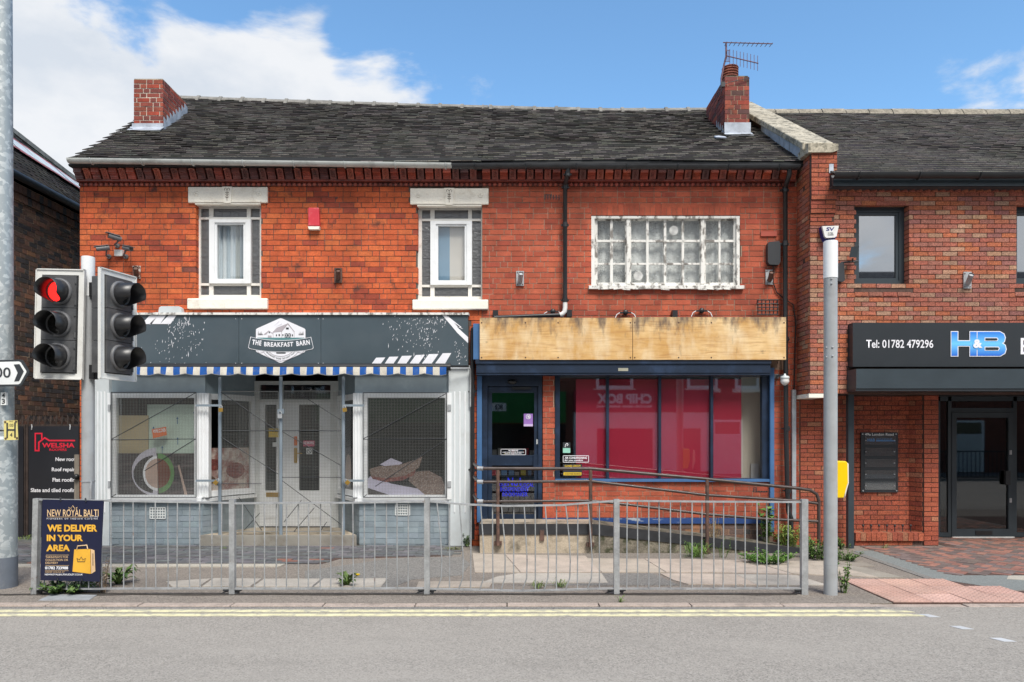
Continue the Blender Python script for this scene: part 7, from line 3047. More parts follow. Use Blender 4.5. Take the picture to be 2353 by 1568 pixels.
 m.tube([at(1958, 602, -.66), at(1959, 594, -.68)], .013, 8)
 m.build('arm', M['black'], t)
 m = MB()
 m.prism([at(1956, 567, -.72), at(1974, 566, -.66), at(1968, 592, -.66), at(1951, 591, -.72)], (.02, .05, .01))
 m.build('lamp_head', M['black'], t)
 # tv aerial
 t = thing('tv_aerial', 'rusty twin television aerial strapped to the right chimney', 'aerial', at(1660, 200, 1.6))
 Ya = 1.55
 mt = M['aerial']
 m = MB()
 m.tube([at(1657, 200, Ya), at(1657, 180, Ya), at(1663, 150, Ya), at(1668, 130, Ya), at(1668, 98, Ya)], .016, 8)
 m.build('mast', mt, t)
 for (x0, y0, x1, y1, n, L) in ((1661, 98, 1775, 101, 11, .14), (1670, 129, 1742, 146, 9, .16)):
  m = MB()
  m.cyl(at(x0, y0, Ya - .02), at(x1, y1, Ya - .3), .009, n=6)
  m.build('boom', mt, t)
  for i in range(n):
   f = (i + .8) / n
   c = at(lerp(x0, x1, f), lerp(y0, y1, f), lerp(Ya - .02, Ya - .3, f))
   k = MB()
   if L > .15:
    k.cyl(c - Vector((0, 0, L * .8)), c + Vector((0, 0, L * .8)), .005, n=5)
   else:
    k.cyl(c - Vector((.03, .12, .05)), c + Vector((.0, .12, .01)), .006, n=5)
   k.build('element', mt, t)
 m = MB()
 for q in range(4):
  xo = 1667 + q * 3
  m.tube([at(xo, 116, Ya - .03), at(xo, 142, Ya - .03)], .005, 5)
 m.tube([at(1667, 116, Ya - .03), at(1676, 116, Ya - .03)], .005, 5)
 m.tube([at(1667, 142, Ya - .03), at(1676, 142, Ya - .03)], .005, 5)
 m.build('reflector', mt, t)
 m = MB()
 m.tube([at(1655, 196, 1.37), at(1690, 186, 1.36), at(1722, 180, 1.37)], .006, 5)
 m.tube([at(1657, 200, 1.37), at(1658, 215, 1.37), at(1648, 235, 1.9)], .006, 5)
 m.build('strap', M['blackiron'], t)
 m = MB()
 m.pbox(1657, 1666, 188, 199, 1.35, .04)
 m.build('clamp', M['blackiron'], t)


M['rustplate'] = material('flaking_rust_plate', (.62, .55, .48), .7, var=.1, dirt=(.17, .05, .025), damt=.95, dscale=14, dlo=.42, dhi=.52)
M['camgrey2'] = material('charcoal_plastic', (.028, .031, .036), .5, var=.1)
M['terra2'] = material('red_ledge', (.36, .07, .045), .7, var=.1)
M['galvtube2'] = material('galvanised_channel', (.40, .44, .47), .45, metal=.3, var=.2, vscale=8)
M['aerial'] = material('oxidised_aerial', (.16, .08, .10), .6, var=.3, vscale=12)
wall_things()


# ---------------------------------------------------------------- street furniture
def guard_rail(label, xa, xb, ya, yb, bars, tops, bent=False, lean=0.0, endpost=False):
 """One panel: its post at xa, rails to xb; pixel positions on the rail plane."""
 Y = -3.46
 t = thing('guard_rail', label, 'railing', (X_(xa, Y), Y, 0), 'pedestrian guard rail panels')
 st = M['railsteel']
 m = MB()
 hw = .029
 x = X_(xa, Y)
 zt = Z_(ya, Y) + .012
 lx = lean * (D0 + Y) / F
 m.prism([(x - hw, Y - .03, -.03), (x + hw, Y - .03, -.03), (x + hw + lx, Y - .03, zt), (x - hw + lx, Y - .03, zt)], (0, .06, 0))
 m.build('post', st, t)
 if endpost:
  m = MB()
  x2 = X_(xb, Y)
  m.box(x2 - .034, x2 + .034, Y - .03, Y + .03, -.03, zt)
  m.build('post', st, t)
 # rails
 P = [Vector((X_(px, Y), Y, Z_(py, Y))) for px, py in tops]

 def railz(xq):
  for i in range(len(P) - 1):
   if P[i].x <= xq <= P[i + 1].x:
    return lerp(P[i].z, P[i + 1].z, (xq - P[i].x) / (P[i + 1].x - P[i].x))
  return P[-1].z
 m = MB()
 for i in range(len(P) - 1):
  m.bar(P[i], P[i + 1] + Vector((.002, 0, 0)), .045, .017)
 m.build('top_rail', st, t)
 B = [Vector((X_(px, Y), Y, Z_(py, Y))) for px, py in ((xa + 3, 1353), ((xa + xb) / 2, 1353 + (5 if bent else 0)), (xb - 3, 1352))]
 m = MB()
 for i in range(2):
  m.bar(B[i], B[i + 1] + Vector((.002, 0, 0)), .045, .015)
 m.build('bottom_rail', st, t)
 for s in (xa + 10, xb - 10):
  k = MB()
  xx = X_(s, Y)
  k.box(xx - .05, xx + .05, Y - .02, Y + .02, Z_(1358, Y), Z_(1353, Y))
  k.prism([(xx - .03, Y - .012, Z_(1358, Y)), (xx + .03, Y - .012, Z_(1358, Y)), (xx + (.05 if s < (xa + xb) / 2 else -.06) - .03, Y - .012, .0)], (0, .024, 0))
  k.build('foot_bracket', M['blackiron'], t)
 rnd = random.Random(int(xa))
 for i, px in enumerate(bars):
  xq = X_(px, Y)
  dy = .016 if i % 2 else -.016
  zt = railz(xq) - .008
  zb = Z_(1353, Y) + (.0 if not bent else -.01)
  k = MB()
  if bent and i % 2 == 0:
   o = rnd.uniform(.02, .035)
   k.tube([(xq + rnd.uniform(-.02, .0), Y + dy, zt), (xq + o * .5, Y + dy, lerp(zb, zt, .65)), (xq + o, Y + dy - .012, lerp(zb, zt, .35)), (xq + o * .8, Y + dy, lerp(zb, zt, .14)), (xq - .02, Y + dy, zb)], .0068, 8)
  else:
   e = rnd.uniform(-.006, .006)
   k.tube([(xq, Y + dy, zt), (xq + e, Y + dy, zb)], .0068, 8)
  k.build('bar', st, t)


def rails():
 guard_rail('guard rail panel carrying the restaurant board', 80, 534, 1148, 1150, [104 + i * 25.4 for i in range(0, 17)], [(80, 1148), (300, 1152), (534, 1156)], lean=5)
 guard_rail('guard rail panel behind the flowering dandelion', 534, 981, 1150, 1150, [558 + i * 25.3 for i in range(16)], [(534, 1157), (760, 1156), (981, 1153)])
 guard_rail('dented guard rail panel with buckled bars before the navy door', 981, 1416, 1147, 1150, [1008 + i * 24.6 for i in range(16)], [(981, 1152), (1060, 1159), (1160, 1163), (1290, 1161), (1360, 1155), (1416, 1151)], bent=True)
 guard_rail('last guard rail panel ending beside the grey crossing pole', 1416, 1847, 1150, 1150, [1440 + i * 24.8 for i in range(16)], [(1416, 1151), (1620, 1153), (1847, 1154)], endpost=True)


rails()


def restaurant_board():
 Y = -3.53
 t = thing('restaurant_board', 'navy restaurant delivery board tied to the guard rail', 'sign', at(165, 1337, Y))
 q = [(97, 1148), (238, 1151), (229, 1337), (92, 1334)]
 m = MB()
 m.prism([at(x, y, Y) for x, y in q], (0, .006, 0))
 m.build('panel', M['boardsign'], t)
 Yt = Y - .003
 g, w, p = M['gold'], M['vinyl_w'], M['peach']
 ptext('NEW ROYAL BALTI', 108, 226, 1171, 1187, Yt, p, t, weight=.008)
 ptext('PIONEERS OF INDIAN CUISINE', 107, 224, 1190.5, 1194, Yt, w, t, space=1.5)
 ptext('EST.1992', 206, 225, 1186.2, 1189.2, Yt, w, t)
 m = MB()
 for a, b, c in ((108, 204, 1188), (105, 158, 1275.5), (104, 158, 1299.5), (103, 157, 1311.5)):
  m.pbox(a, b, c, c + .7, Yt, .001)
 m.build('rule', p, t)
 ptext('WE DELIVER', 108, 223, 1206, 1222, Yt, g, t, weight=.045)
 ptext('IN YOUR', 107, 190, 1229, 1244, Yt, g, t, weight=.045)
 ptext('AREA', 106, 160, 1252, 1267, Yt, g, t, weight=.045)
 for s, x1, c in (('TAKEAWAYS FOR', 156, 1278), ('COLLECTION OR', 156, 1284.7), ('DELIVERY', 133, 1291.4)):
  ptext(s, 104, x1, c, c + 4.8, Yt, p, t, weight=.004)
 ptext('01782 723988', 103, 156, 1302, 1309, Yt, w, t, weight=.04)
 ptext('ORDER ONLINE AT', 103, 148, 1313.5, 1316.5, Yt, p, t)
 ptext('NEWROYALBALTIAUDLEY.CO.UK', 102.5, 190, 1318.5, 1322.5, Yt, w, t, weight=.02)
 # crown
 k = MB()
 k.tube([at(160, 1172, Yt), at(157, 1166, Yt), at(163, 1169, Yt), at(167, 1162, Yt), at(171, 1169, Yt), at(177, 1166, Yt), at(174, 1172, Yt)], .003, 5)
 k.build('crown', p, t)
 # bag
 k = MB()
 k.ppoly([(170, 1263), (207, 1262), (208, 1319), (166, 1314)], Yt, .002)
 k.build('bag_front', g, t)
 k = MB()
 k.ppoly([(208, 1262), (216.5, 1265), (218.5, 1313), (209, 1319)], Yt, .002)
 k.build('bag_side', p, t)
 k = MB()
 k.tube([at(176, 1263, Yt - .002), at(178, 1255, Yt - .002), at(199, 1253, Yt - .002), at(201, 1262, Yt - .002)], .006, 5)
 k.build('bag_handle', p, t)
 k = MB()
 k.tube([at(213, 1272, Yt - .002), at(213, 1300, Yt - .002)], .003, 5)
 k.tube([at(178, 1291, Yt - .002), at(176, 1283, Yt - .002), at(182, 1287, Yt - .002), at(186, 1280, Yt - .002), at(190, 1287, Yt - .002), at(196, 1283, Yt - .002), at(194, 1291, Yt - .002), at(178, 1291, Yt - .002)], .003, 5)
 k.build('bag_crown', M['ink'], t)
 for x, y in ((139, 1151), (197, 1153), (132, 1333), (188, 1335)):
  k = MB()
  k.tube([at(x, y, Y - .012), at(x - 1, y - 5, Y), at(x - 1, y + 9 if y > 1300 else y - 7, Y + .07)], .008, 6)
  k.build('cable_tie', M['black'], t)


restaurant_board()


def signal_head(name, parent, loc, yaw, lit, tilt=0.0):
 """Three-aspect signal head; local frame faces -Y, z up, origin at the centre of the backing board."""
 hd = empty_part(name, parent)
 T = Matrix.Translation(loc) @ Matrix.Rotation(yaw, 4, 'Z') @ Matrix.Rotation(tilt, 4, 'Y')
 W, H = .545, 1.235

 def mk(nm, mat, fn):
  m = MB()
  m.T = T
  fn(m)
  return m.build(nm, mat, hd)
 b = .066

 def border(m):
  for (x0, x1, z0, z1) in ((-W / 2, -W / 2 + b, -H / 2, H / 2), (W / 2 - b, W / 2, -H / 2, H / 2), (-W / 2 + b, W / 2 - b, H / 2 - b, H / 2), (-W / 2 + b, W / 2 - b, -H / 2, -H / 2 + b)):
   m.box(x0, x1, -.022, .004, z0, z1)
  # raised lip
  for (x0, x1, z0, z1) in ((-W / 2, -W / 2 + .012, -H / 2, H / 2), (W / 2 - .012, W / 2, -H / 2, H / 2), (-W / 2, W / 2, H / 2 - .012, H / 2), (-W / 2, W / 2, -H / 2, -H / 2 + .012)):
   m.box(x0, x1, -.034, -.022, z0, z1)
 mk('backing_border', M['board_w'], border)
 mk('backing_board', M['sig'], lambda m: m.box(-W / 2 + .002, W / 2 - .002, .004, .010, -H / 2 + .002, H / 2 - .002))
 cw, chh = .385, .362
 for i in range(3):
  zc = (1 - i) * chh

  def house(m):
   m.box(-cw / 2, cw / 2, -.045, .16, zc - chh / 2 + .003, zc + chh / 2 - .003)
   for s in (-.12, .12):
    m.cyl((cw / 2 - .006, -.047, zc + s - .03), (cw / 2 - .006, -.047, zc + s + .03), .012, n=8)
  mk('lamp_housing', M['sig'], house)

  def ring(m):
   m.lathe((0, -.045, zc), (0, -1, 0), [(0, .150), (.022, .148), (.030, .135), (.028, .118), (.012, .112)], 28)
  mk('lens_ring', M['sigring'], ring)
  mk('lens', M['redlens'] if (lit and i == 0) else M['lens_off'],
           lambda m: m.lathe((0, -.045, zc), (0, -1, 0), [(.030, 0), (.028, .05), (.020, .09), (.010, .114)], 24))

  def visor(m):
   n = 30
   vs, fs = [], []
   R0, R1 = .128, .126
   for k in range(n + 1):
    a = rad(-90 + 14) + (2 * math.pi - rad(28)) * k / n          # open at the bottom
    topness = .5 + .5 * math.sin(a)
    q = max(0, min(1, (topness - .08) / .28))
    L = .10 + .145 * q * q * (3 - 2 * q)
    ca, sa = math.cos(a), math.sin(a)
    for r, l in ((R0, .02), (R1, L), (R1 - .004, L), (R0 - .004, .02)):
     vs.append((r * ca, -.045 - l, zc + r * sa - (.01 if l > .05 else 0)))
   for k in range(n):
    for j in range(3):
     fs.append((k * 4 + j, k * 4 + 4 + j, k * 4 + 5 + j, k * 4 + 1 + j))
   m.add(vs, fs, None, 0, True)
  mk('visor', M['visor'], visor)
 return hd


M['visor'] = material('visor_black', (.022, .022, .024), .35, var=.15, vscale=8)


def traffic_light():
 Y = -2.9
 t = thing('traffic_light', 'grey pole with two three-lamp signal heads, one showing red', 'traffic light', (X_(202, Y), Y, 0))
 x = X_(202, Y)
 m = MB()
 m.cyl((x, Y, -.03), (x, Y, Z_(682, Y)), .067, n=24)
 m.build('pole', M['polegrey'], t)
 m = MB()
 m.cyl((x, Y, Z_(682, Y) + .0), (x, Y, Z_(592, Y)), .071, .071, n=24)
 m.ico((x, Y, Z_(592, Y)), .071, 24, 8, sc=(1, 1, .18))
 m.build('cap_sleeve', M['polewhite'], t)
 c1 = at(139, 746, Y - .12)
 signal_head('signal_head', t, c1, 0.0, True, tilt=rad(1.2))
 c2 = at(268, 750, Y + .02)
 signal_head('signal_head', t, c2, rad(76), False, tilt=0)
 for py in (662, 850):
  m = MB()
  m.box(x + .05, x + .10, Y - .07, Y + .03, Z_(py + 22, Y), Z_(py - 10, Y))
  m.tube([(x + .08, Y, Z_(py, Y)), (c2.x - .16, Y, Z_(py + 2, Y)), (c2.x - .05, Y + .02, Z_(py, Y))], .02, 8)
  m.build('bracket', M['black'], t)
  m = MB()
  m.box(c1.x + .15, x - .02, Y - .06, Y - .01, Z_(py + 8, Y), Z_(py - 8, Y))
  m.build('bracket', M['black'], t)
 m = MB()
 m.tube([at(208, 1160, Y - .06), at(208, 1118, Y - .08), at(210, 1106, Y - .07)], .012, 8)
 m.cyl((x, Y, Z_(1106, Y) - .01), (x, Y, Z_(1106, Y) + .01), .072, n=20)
 m.build('cable_clip', M['steel'], t)


traffic_light()


def lamp_post():
 Y = -3.08
 s = (D0 + Y) / F
 t = thing('lamp_post', 'thick galvanised lamp column with grey painted foot at the kerb', 'lamp post', (X_(3, Y), Y, 0))
 x = X_(4, Y)
 m = MB()
 m.cyl((x, Y, Z_(1004, Y)), (x, Y, 9.0), .118, .090, n=32)
 m.build('column', M['galv'], t)
 m = MB()
 m.cyl((x, Y, Z_(1279, Y)), (x, Y, Z_(1012, Y)), .150, n=32)
 m.lathe((x, Y, Z_(1012, Y)), (0, 0, 1), [(0, .150), (.02, .147), (.045, .122)], 32)
 m.build('base_section', M['galv'], t)
 m = MB()
 m.cyl((x, Y, -.02), (x, Y, Z_(1279, Y)), .1515, n=32)
 m.build('painted_foot', M['greyfoot'], t)
 m = MB()
 m.cyl((x, Y, 9.0), (x + .9, Y - 1.2, 9.4), .045, n=12)
 m.box(x + .75, x + 1.05, Y - 1.7, Y - 1.1, 9.35, 9.46)
 m.build('lantern', M['steel'], t)
 # number plate 43
 k = MB()
 a = X_(1, Y - .12), X_(14, Y - .12)
 Yk = Y - .128
 k.box(X_(1, Yk), X_(13.5, Yk), Yk, Yk + .03, Z_(931, Yk), Z_(902, Yk))
 k.build('number_plate', M['sticker_w'], t)
 ptext('4', 3.5, 11, 904, 914.5, Yk - .002, M['ink'], t, weight=.03)
 ptext('3', 3.5, 11, 917, 928.5, Yk - .002, M['ink'], t, weight=.03)
 # direction sign
 Ys = -3.30
 t = thing('direction_sign', 'white arrow direction sign with black border on the lamp column', 'sign', at(0, 890, Ys))
 m = MB()
 m.ppoly([(-150, 831), (46, 826.5), (52, 829), (66, 852), (66, 857), (50, 885), (45, 888), (-150, 890)], Ys, .012)
 m.build('plate', M['ink'], t)
 m = MB()
 m.ppoly([(-146, 835.5), (43, 831), (47, 833), (60, 853), (60, 856), (46, 881), (42, 883.5), (-146, 886)], Ys - .003, .002)
 m.build('face', M['sticker_w'], t)
 m = MB()
 m.ppoly([(31, 838), (44, 837), (54, 854), (43, 876), (32, 877), (40, 857)], Ys - .006, .002)
 m.build('chevron', M['ink'], t)
 ptext('00', -12.5, 24, 844.5, 868.5, Ys - .006, M['ink'], t, weight=.012)
 # hydrant plate
 Yh = Y - .20
 t = thing('hydrant_plate', 'yellow fire hydrant plate lettered H strapped to the lamp column', 'sign', at(24, 1012, Yh))
 m = MB()
 m.ppoly([(8, 967), (39, 966), (41, 1011), (9, 1012)], Yh, .006)
 m.build('plate', M['hydrant'], t)
 m = MB()
 for a, b, c, d in ((14, 17.5, 972, 1007), (32, 35.5, 971, 1006), (17.5, 32, 986.5, 990)):
  m.pbox(a, b, c, d, Yh - .003, .002)
 m.build('letter', M['ink'], t)
 ptext('100', 20, 30, 974, 981, Yh - .003, M['ink'], t)
 ptext('4', 22, 28, 995, 1004, Yh - .003, M['ink'], t)
 ptext('FIRE', 20, 29, 967.5, 970.5, Yh - .003, M['ink'], t)
 m = MB()
 m.cyl((X_(4, Y), Y, Z_(990, Yh)), (X_(4, Y), Y, Z_(988, Yh)), .125, n=24)
 m.build('strap', M['black'], t)
 for px, py in ((11, 970), (36, 969), (12, 1008), (38, 1007)):
  k = MB()
  c = at(px, py, Yh - .006)
  k.cyl(c, c + Vector((0, .006, 0)), .011, n=8)
  k.build('bolt', M['rust'], t)


M['greyfoot'] = material('grey_painted_foot', (.13, .15, .18), .6, var=.12, vscale=4, dirt=(.3, .3, .3), damt=.3, dscale=10)
lamp_post()


def crossing_pole():
 Y = -3.46
 x = X_(1908, Y)
 t = thing('crossing_pole', 'grey crossing pole with white top sleeve and yellow push button', 'pole', (x, Y, 0))
 m = MB()
 m.cyl((x, Y, -.03), (x, Y, Z_(640, Y)), .0695, n=28)
 m.build('pole', M['polegrey'], t)
 m = MB()
 m.cyl((x, Y, Z_(640, Y)), (x, Y, Z_(556, Y)), .073, n=28)
 m.ico((x, Y, Z_(556, Y)), .073, 28, 8, sc=(1, 1, .15))
 m.build('cap_sleeve', M['polewhite'], t)
 for px, py in ((1904, 644), (1904, 655), (1906, 800), (1906, 820), (1894, 640), (1895, 800), (1895, 822)):
  k = MB()
  a = (px - 1908) / 15.0
  dy = -math.sqrt(max(.01, 1 - a * a)) * .072
  c = Vector((X_(px, Y), Y + dy, Z_(py, Y)))
  k.ico(c, .011, 8, 5)
  k.build('rivet', M['steel'], t)
 u = MB()
 Yb = Y - .03
 u.prism([at(1921, 1060, Yb), at(1944, 1060, Yb), at(1948, 1064, Yb), at(1949, 1110, Yb), at(1945, 1122, Yb), at(1939, 1145, Yb), at(1922, 1145, Yb)], (0, .17, 0))
 soften(u.build('push_button_unit', M['yellow'], t), .022, 3)
 u = MB()
 u.prism([at(1944.5, 1062, Yb + .175), at(1949.5, 1066, Yb + .175), at(1950, 1110, Yb + .175), at(1946, 1124, Yb + .175), at(1941, 1144, Yb + .175)], (.004, .05, 0))
 u.build('button_face', M['whitebox'], t)
 k = MB()
 k.cyl(at(1908, 1298, Y) + Vector((0, 0, 0)), at(1908, 1297, Y), .0705, n=28)
 k.build('seam', M['steel'], t)


crossing_pole()


# ---------------------------------------------------------------- alley gate and roofer's boards
def alley():
 Y = .88
 t = thing('alley_gate', 'rusty iron gate with fleur tops closing the alley', 'gate', (X_(110, Y), Y, 0))
 ir = M['rustdark']
 for i, px in enumerate(list(range(38, 182, 13))):
  k = MB()
  k.cyl((X_(px, Y), Y, .05), (X_(px, Y), Y, Z_(968, Y)), .011, n=6)
  zz = Z_(968, Y)
  xx = X_(px, Y)
  k.prism([(xx, Y, zz + .10), (xx + .022, Y, zz + .04), (xx + .008, Y, zz), (xx - .008, Y, zz), (xx - .022, Y, zz + .04)], (0, .012, 0))
  k.tube([(xx - .04, Y, zz + .035), (xx - .03, Y, zz + .0), (xx, Y, zz - .005), (xx + .03, Y, zz), (xx + .04, Y, zz + .035)], .007, 5)
  k.build('bar', ir, t)
 for py in (978, 1100, 1228):
  k = MB()
  k.bar((X_(28, Y), Y + .01, Z_(py, Y)), (X_(182, Y), Y + .01, Z_(py, Y)), .02, .035)
  k.build('rail', ir, t)
 for px in (57, 63):
  k = MB()
  k.box(X_(px - 2.3, Y), X_(px + 2.3, Y), Y - .02, Y + .02, .03, Z_(976, Y))
  k.build('stile', ir, t)
 Yb = Y - .05
 t = thing('roofer_board', 'charcoal roofing firm board with crimson house logo on the gate', 'sign', at(122, 1235, Yb))
 m = MB()
 m.pbox(65, 180.5, 980, 1237, Yb, .008)
 m.build('panel', M['charcoal_board'], t)
 Yt = Yb - .003
 rd, w = M['signred'], M['vinyl_w']
 ptext('WELSHA', 96, 171, 1018, 1029, Yt, rd, t, weight=.03)
 ptext('ROOFERS', 113, 152.5, 1031, 1036.5, Yt, rd, t, weight=.02)
 k = MB()
 for q in ([(79, 995), (97, 995), (97, 1008), (94, 1010), (94, 998), (82, 998), (82, 1034), (87, 1034), (87, 1016), (102, 1004.5), (113, 1011), (172, 1011), (172, 1014.5), (112, 1014.5), (102, 1008.5), (90.5, 1018), (90.5, 1037.5), (79, 1037.5)],):
  k.ppoly(q, Yt, .002)
 k.build('logo', rd, t)
 for s, a, b, c, d in (('New roofs', 127, 176, 1051, 1060), ('Roof repairs', 118.5, 176, 1074.5, 1086), ('Flat roofing', 120, 178, 1098.5, 1110), ('Slate and tiled roofing', 70, 178, 1122, 1134)):
  ptext(s, a, b, c, d, Yt, w, t, weight=.025)
 for px in (72, 160):
  k = MB()
  k.tube([at(px, 988, Yb - .01), at(px + 1, 980, Yb - .012), at(px, 976, Yb + .04)], .010, 6)
  k.build('hook', M['steel'], t)
 t = thing('roofer_board', 'second charcoal roofing board half hidden behind the lamp column', 'sign', at(40, 1235, Yb))
 m = MB()
 m.pbox(-40, 53, 980, 1237, Yb, .008)
 m.build('panel', M['charcoal_board'], t)
 ptext('WELSHA', -37, 39, 1018, 1030, Yt, rd, t, weight=.03)
 k = MB()
 k.pbox(34, 36, 1040, 1120, Yt, .002)
 k.build('rule', w, t)
 t = thing('timber_post', 'weathered grey timber post against the house corner with a black knob', 'post', (X_(175, .3), .3, 0))
 m = MB()
 m.box(X_(170, .3), X_(181, .3), .3, .38, 0, Z_(1045, .3))
 m.build('post', M['wood'], t)
 m = MB()
 m.ico(at(175, 1096, .27), .045, 10, 7)
 m.build('knob', M['black'], t)
 fb = MB()
 fb.box(-8.3, XA0, 6.3, 6.5, 0, 3.2)
 o = fb.build('yard_wall', M['brick_plain'])
 tag(o, 'dark brick yard wall closing the far end of the alley', 'wall')


M['rustdark'] = material('rusted_black_iron', (.05, .035, .03), .7, var=.4, vscale=9)
alley()


# ---------------------------------------------------------------- weeds
def leaf_blade(m, base, d, L, w, rise, droop, col, lobes=0, fold=.25):
 d = Vector((d[0], d[1], 0)).normalized()
 s = Vector((-d.y, d.x, 0))
 n = 7 if lobes else 4
 vs, fs, cs = [], [], []
 for i in range(n + 1):
  t = i / n
  p = base + d * (L * t * (1 - .15 * t)) + Vector((0, 0, rise * L * math.sin(t * math.pi * .62) - droop * L * t * t))
  ww = w * (math.sin(math.pi * min(.97, t * .9 + .08)) ** .8)
  if lobes:
   ww *= (1.0 if i % 2 else .5) * (.45 + .75 * t)
  if i == n:
   ww = .001
  vs += [p - s * ww + Vector((0, 0, fold * ww)), p, p + s * ww + Vector((0, 0, fold * ww))]
 for i in range(n):
  for j in range(2):
   fs.append((i * 3 + j, i * 3 + 3 + j, i * 3 + 4 + j, i * 3 + 1 + j))
   cs.append(col)
 m.add(vs, fs, cs)


def dandelion(label, c, R, n, seed, flower=None, tall=.6):
 rnd = random.Random(seed)
 t = thing('dandelion', label, 'weed', c)
 m = MB()
 for i in range(n):
  a = rnd.uniform(0, 2 * math.pi)
  col = cmix((.045, .10, .02), (.115, .18, .036), rnd.random())
  leaf_blade(m, Vector(c) + Vector((rnd.uniform(-.02, .02), rnd.uniform(-.02, .02), .0)), (math.cos(a), math.sin(a)), R * rnd.uniform(.6, 1.1), R * .17, tall * rnd.uniform(.5, 1.3), .25, col, 1)
 m.build('leaves', M['leaf'], t)
 if flower is not None:
  f = Vector(flower)
  s = MB()
  s.tube([Vector(c), Vector(c).lerp(f, .55) + Vector((.01, 0, .02)), f], .004, 6, (.14, .2, .05))
  s.build('stalk', M['leaf'], t)
  s = MB()
  for i in range(16):
   a = i * math.pi / 8
   leaf_blade(s, f, (math.cos(a), math.sin(a)), .028, .005, .5, .1, (.85, .62, .01))
  s.ico(f + Vector((0, 0, .006)), .018, 8, 5, (.8, .52, .01), sc=(1, 1, .6))
  s.build('flower', M['leaf'], t)


def leafy(label, c, R, H, stems, seed, lw=.022, ll=.05, dens=11, cols=None, name='weed', dry=False, cat='weed'):
 rnd = random.Random(seed)
 cols = cols or ((.04, .095, .018), (.12, .19, .04))
 t = thing(name, label, cat, c)
 st, lv = MB(), MB()
 for i in range(stems):
  a = rnd.uniform(0, 2 * math.pi)
  rr = R * math.sqrt(rnd.random())
  b = Vector(c) + Vector((rr * .5 * math.cos(a), rr * .5 * math.sin(a), 0))
  top = Vector(c) + Vector((rr * math.cos(a) * 1.2, rr * math.sin(a) * 1.1, H * rnd.uniform(.45, 1.1)))
  mid = b.lerp(top, .5) + Vector((rnd.uniform(-.02, .02), rnd.uniform(-.02, .02), H * .08))
  st.tube([b, mid, top], [.004, .003, .0015], 5, cmix(cols[0], cols[1], .5))
  for k in range(dens):
   f = rnd.uniform(.12, 1.0)
   p = b.lerp(mid, f * 2) if f < .5 else mid.lerp(top, f * 2 - 1)
   aa = rnd.uniform(0, 2 * math.pi)
   leaf_blade(lv, p, (math.cos(aa), math.sin(aa)), ll * rnd.uniform(.6, 1.3), lw * rnd.uniform(.6, 1.2), rnd.uniform(.0, .7), rnd.uniform(.1, .5), cmix(cols[0], cols[1], rnd.random()))
 st.build('stems', M['dry' if dry else 'leaf'], t)
 lv.build('leaves', M['dry' if dry else 'leaf'], t)


def grass(label, c, R, H, n, seed, cols=((.06, .13, .02), (.20, .26, .06))):
 rnd = random.Random(seed)
 t = thing('grass_tuft', label, 'grass', c)
 m = MB()
 for i in range(n):
  a = rnd.uniform(0, 2 * math.pi)
  b = Vector(c) + Vector((rnd.gauss(0, R * .3), rnd.gauss(0, R * .25), 0))
  leaf_blade(m, b, (math.cos(a), math.sin(a)), H * rnd.uniform(.5, 1.1), .004, rnd.uniform(.4, 1.1), rnd.uniform(.1, .5), cmix(*cols, rnd.random()))
 m.build('blades', M['leaf'], t)


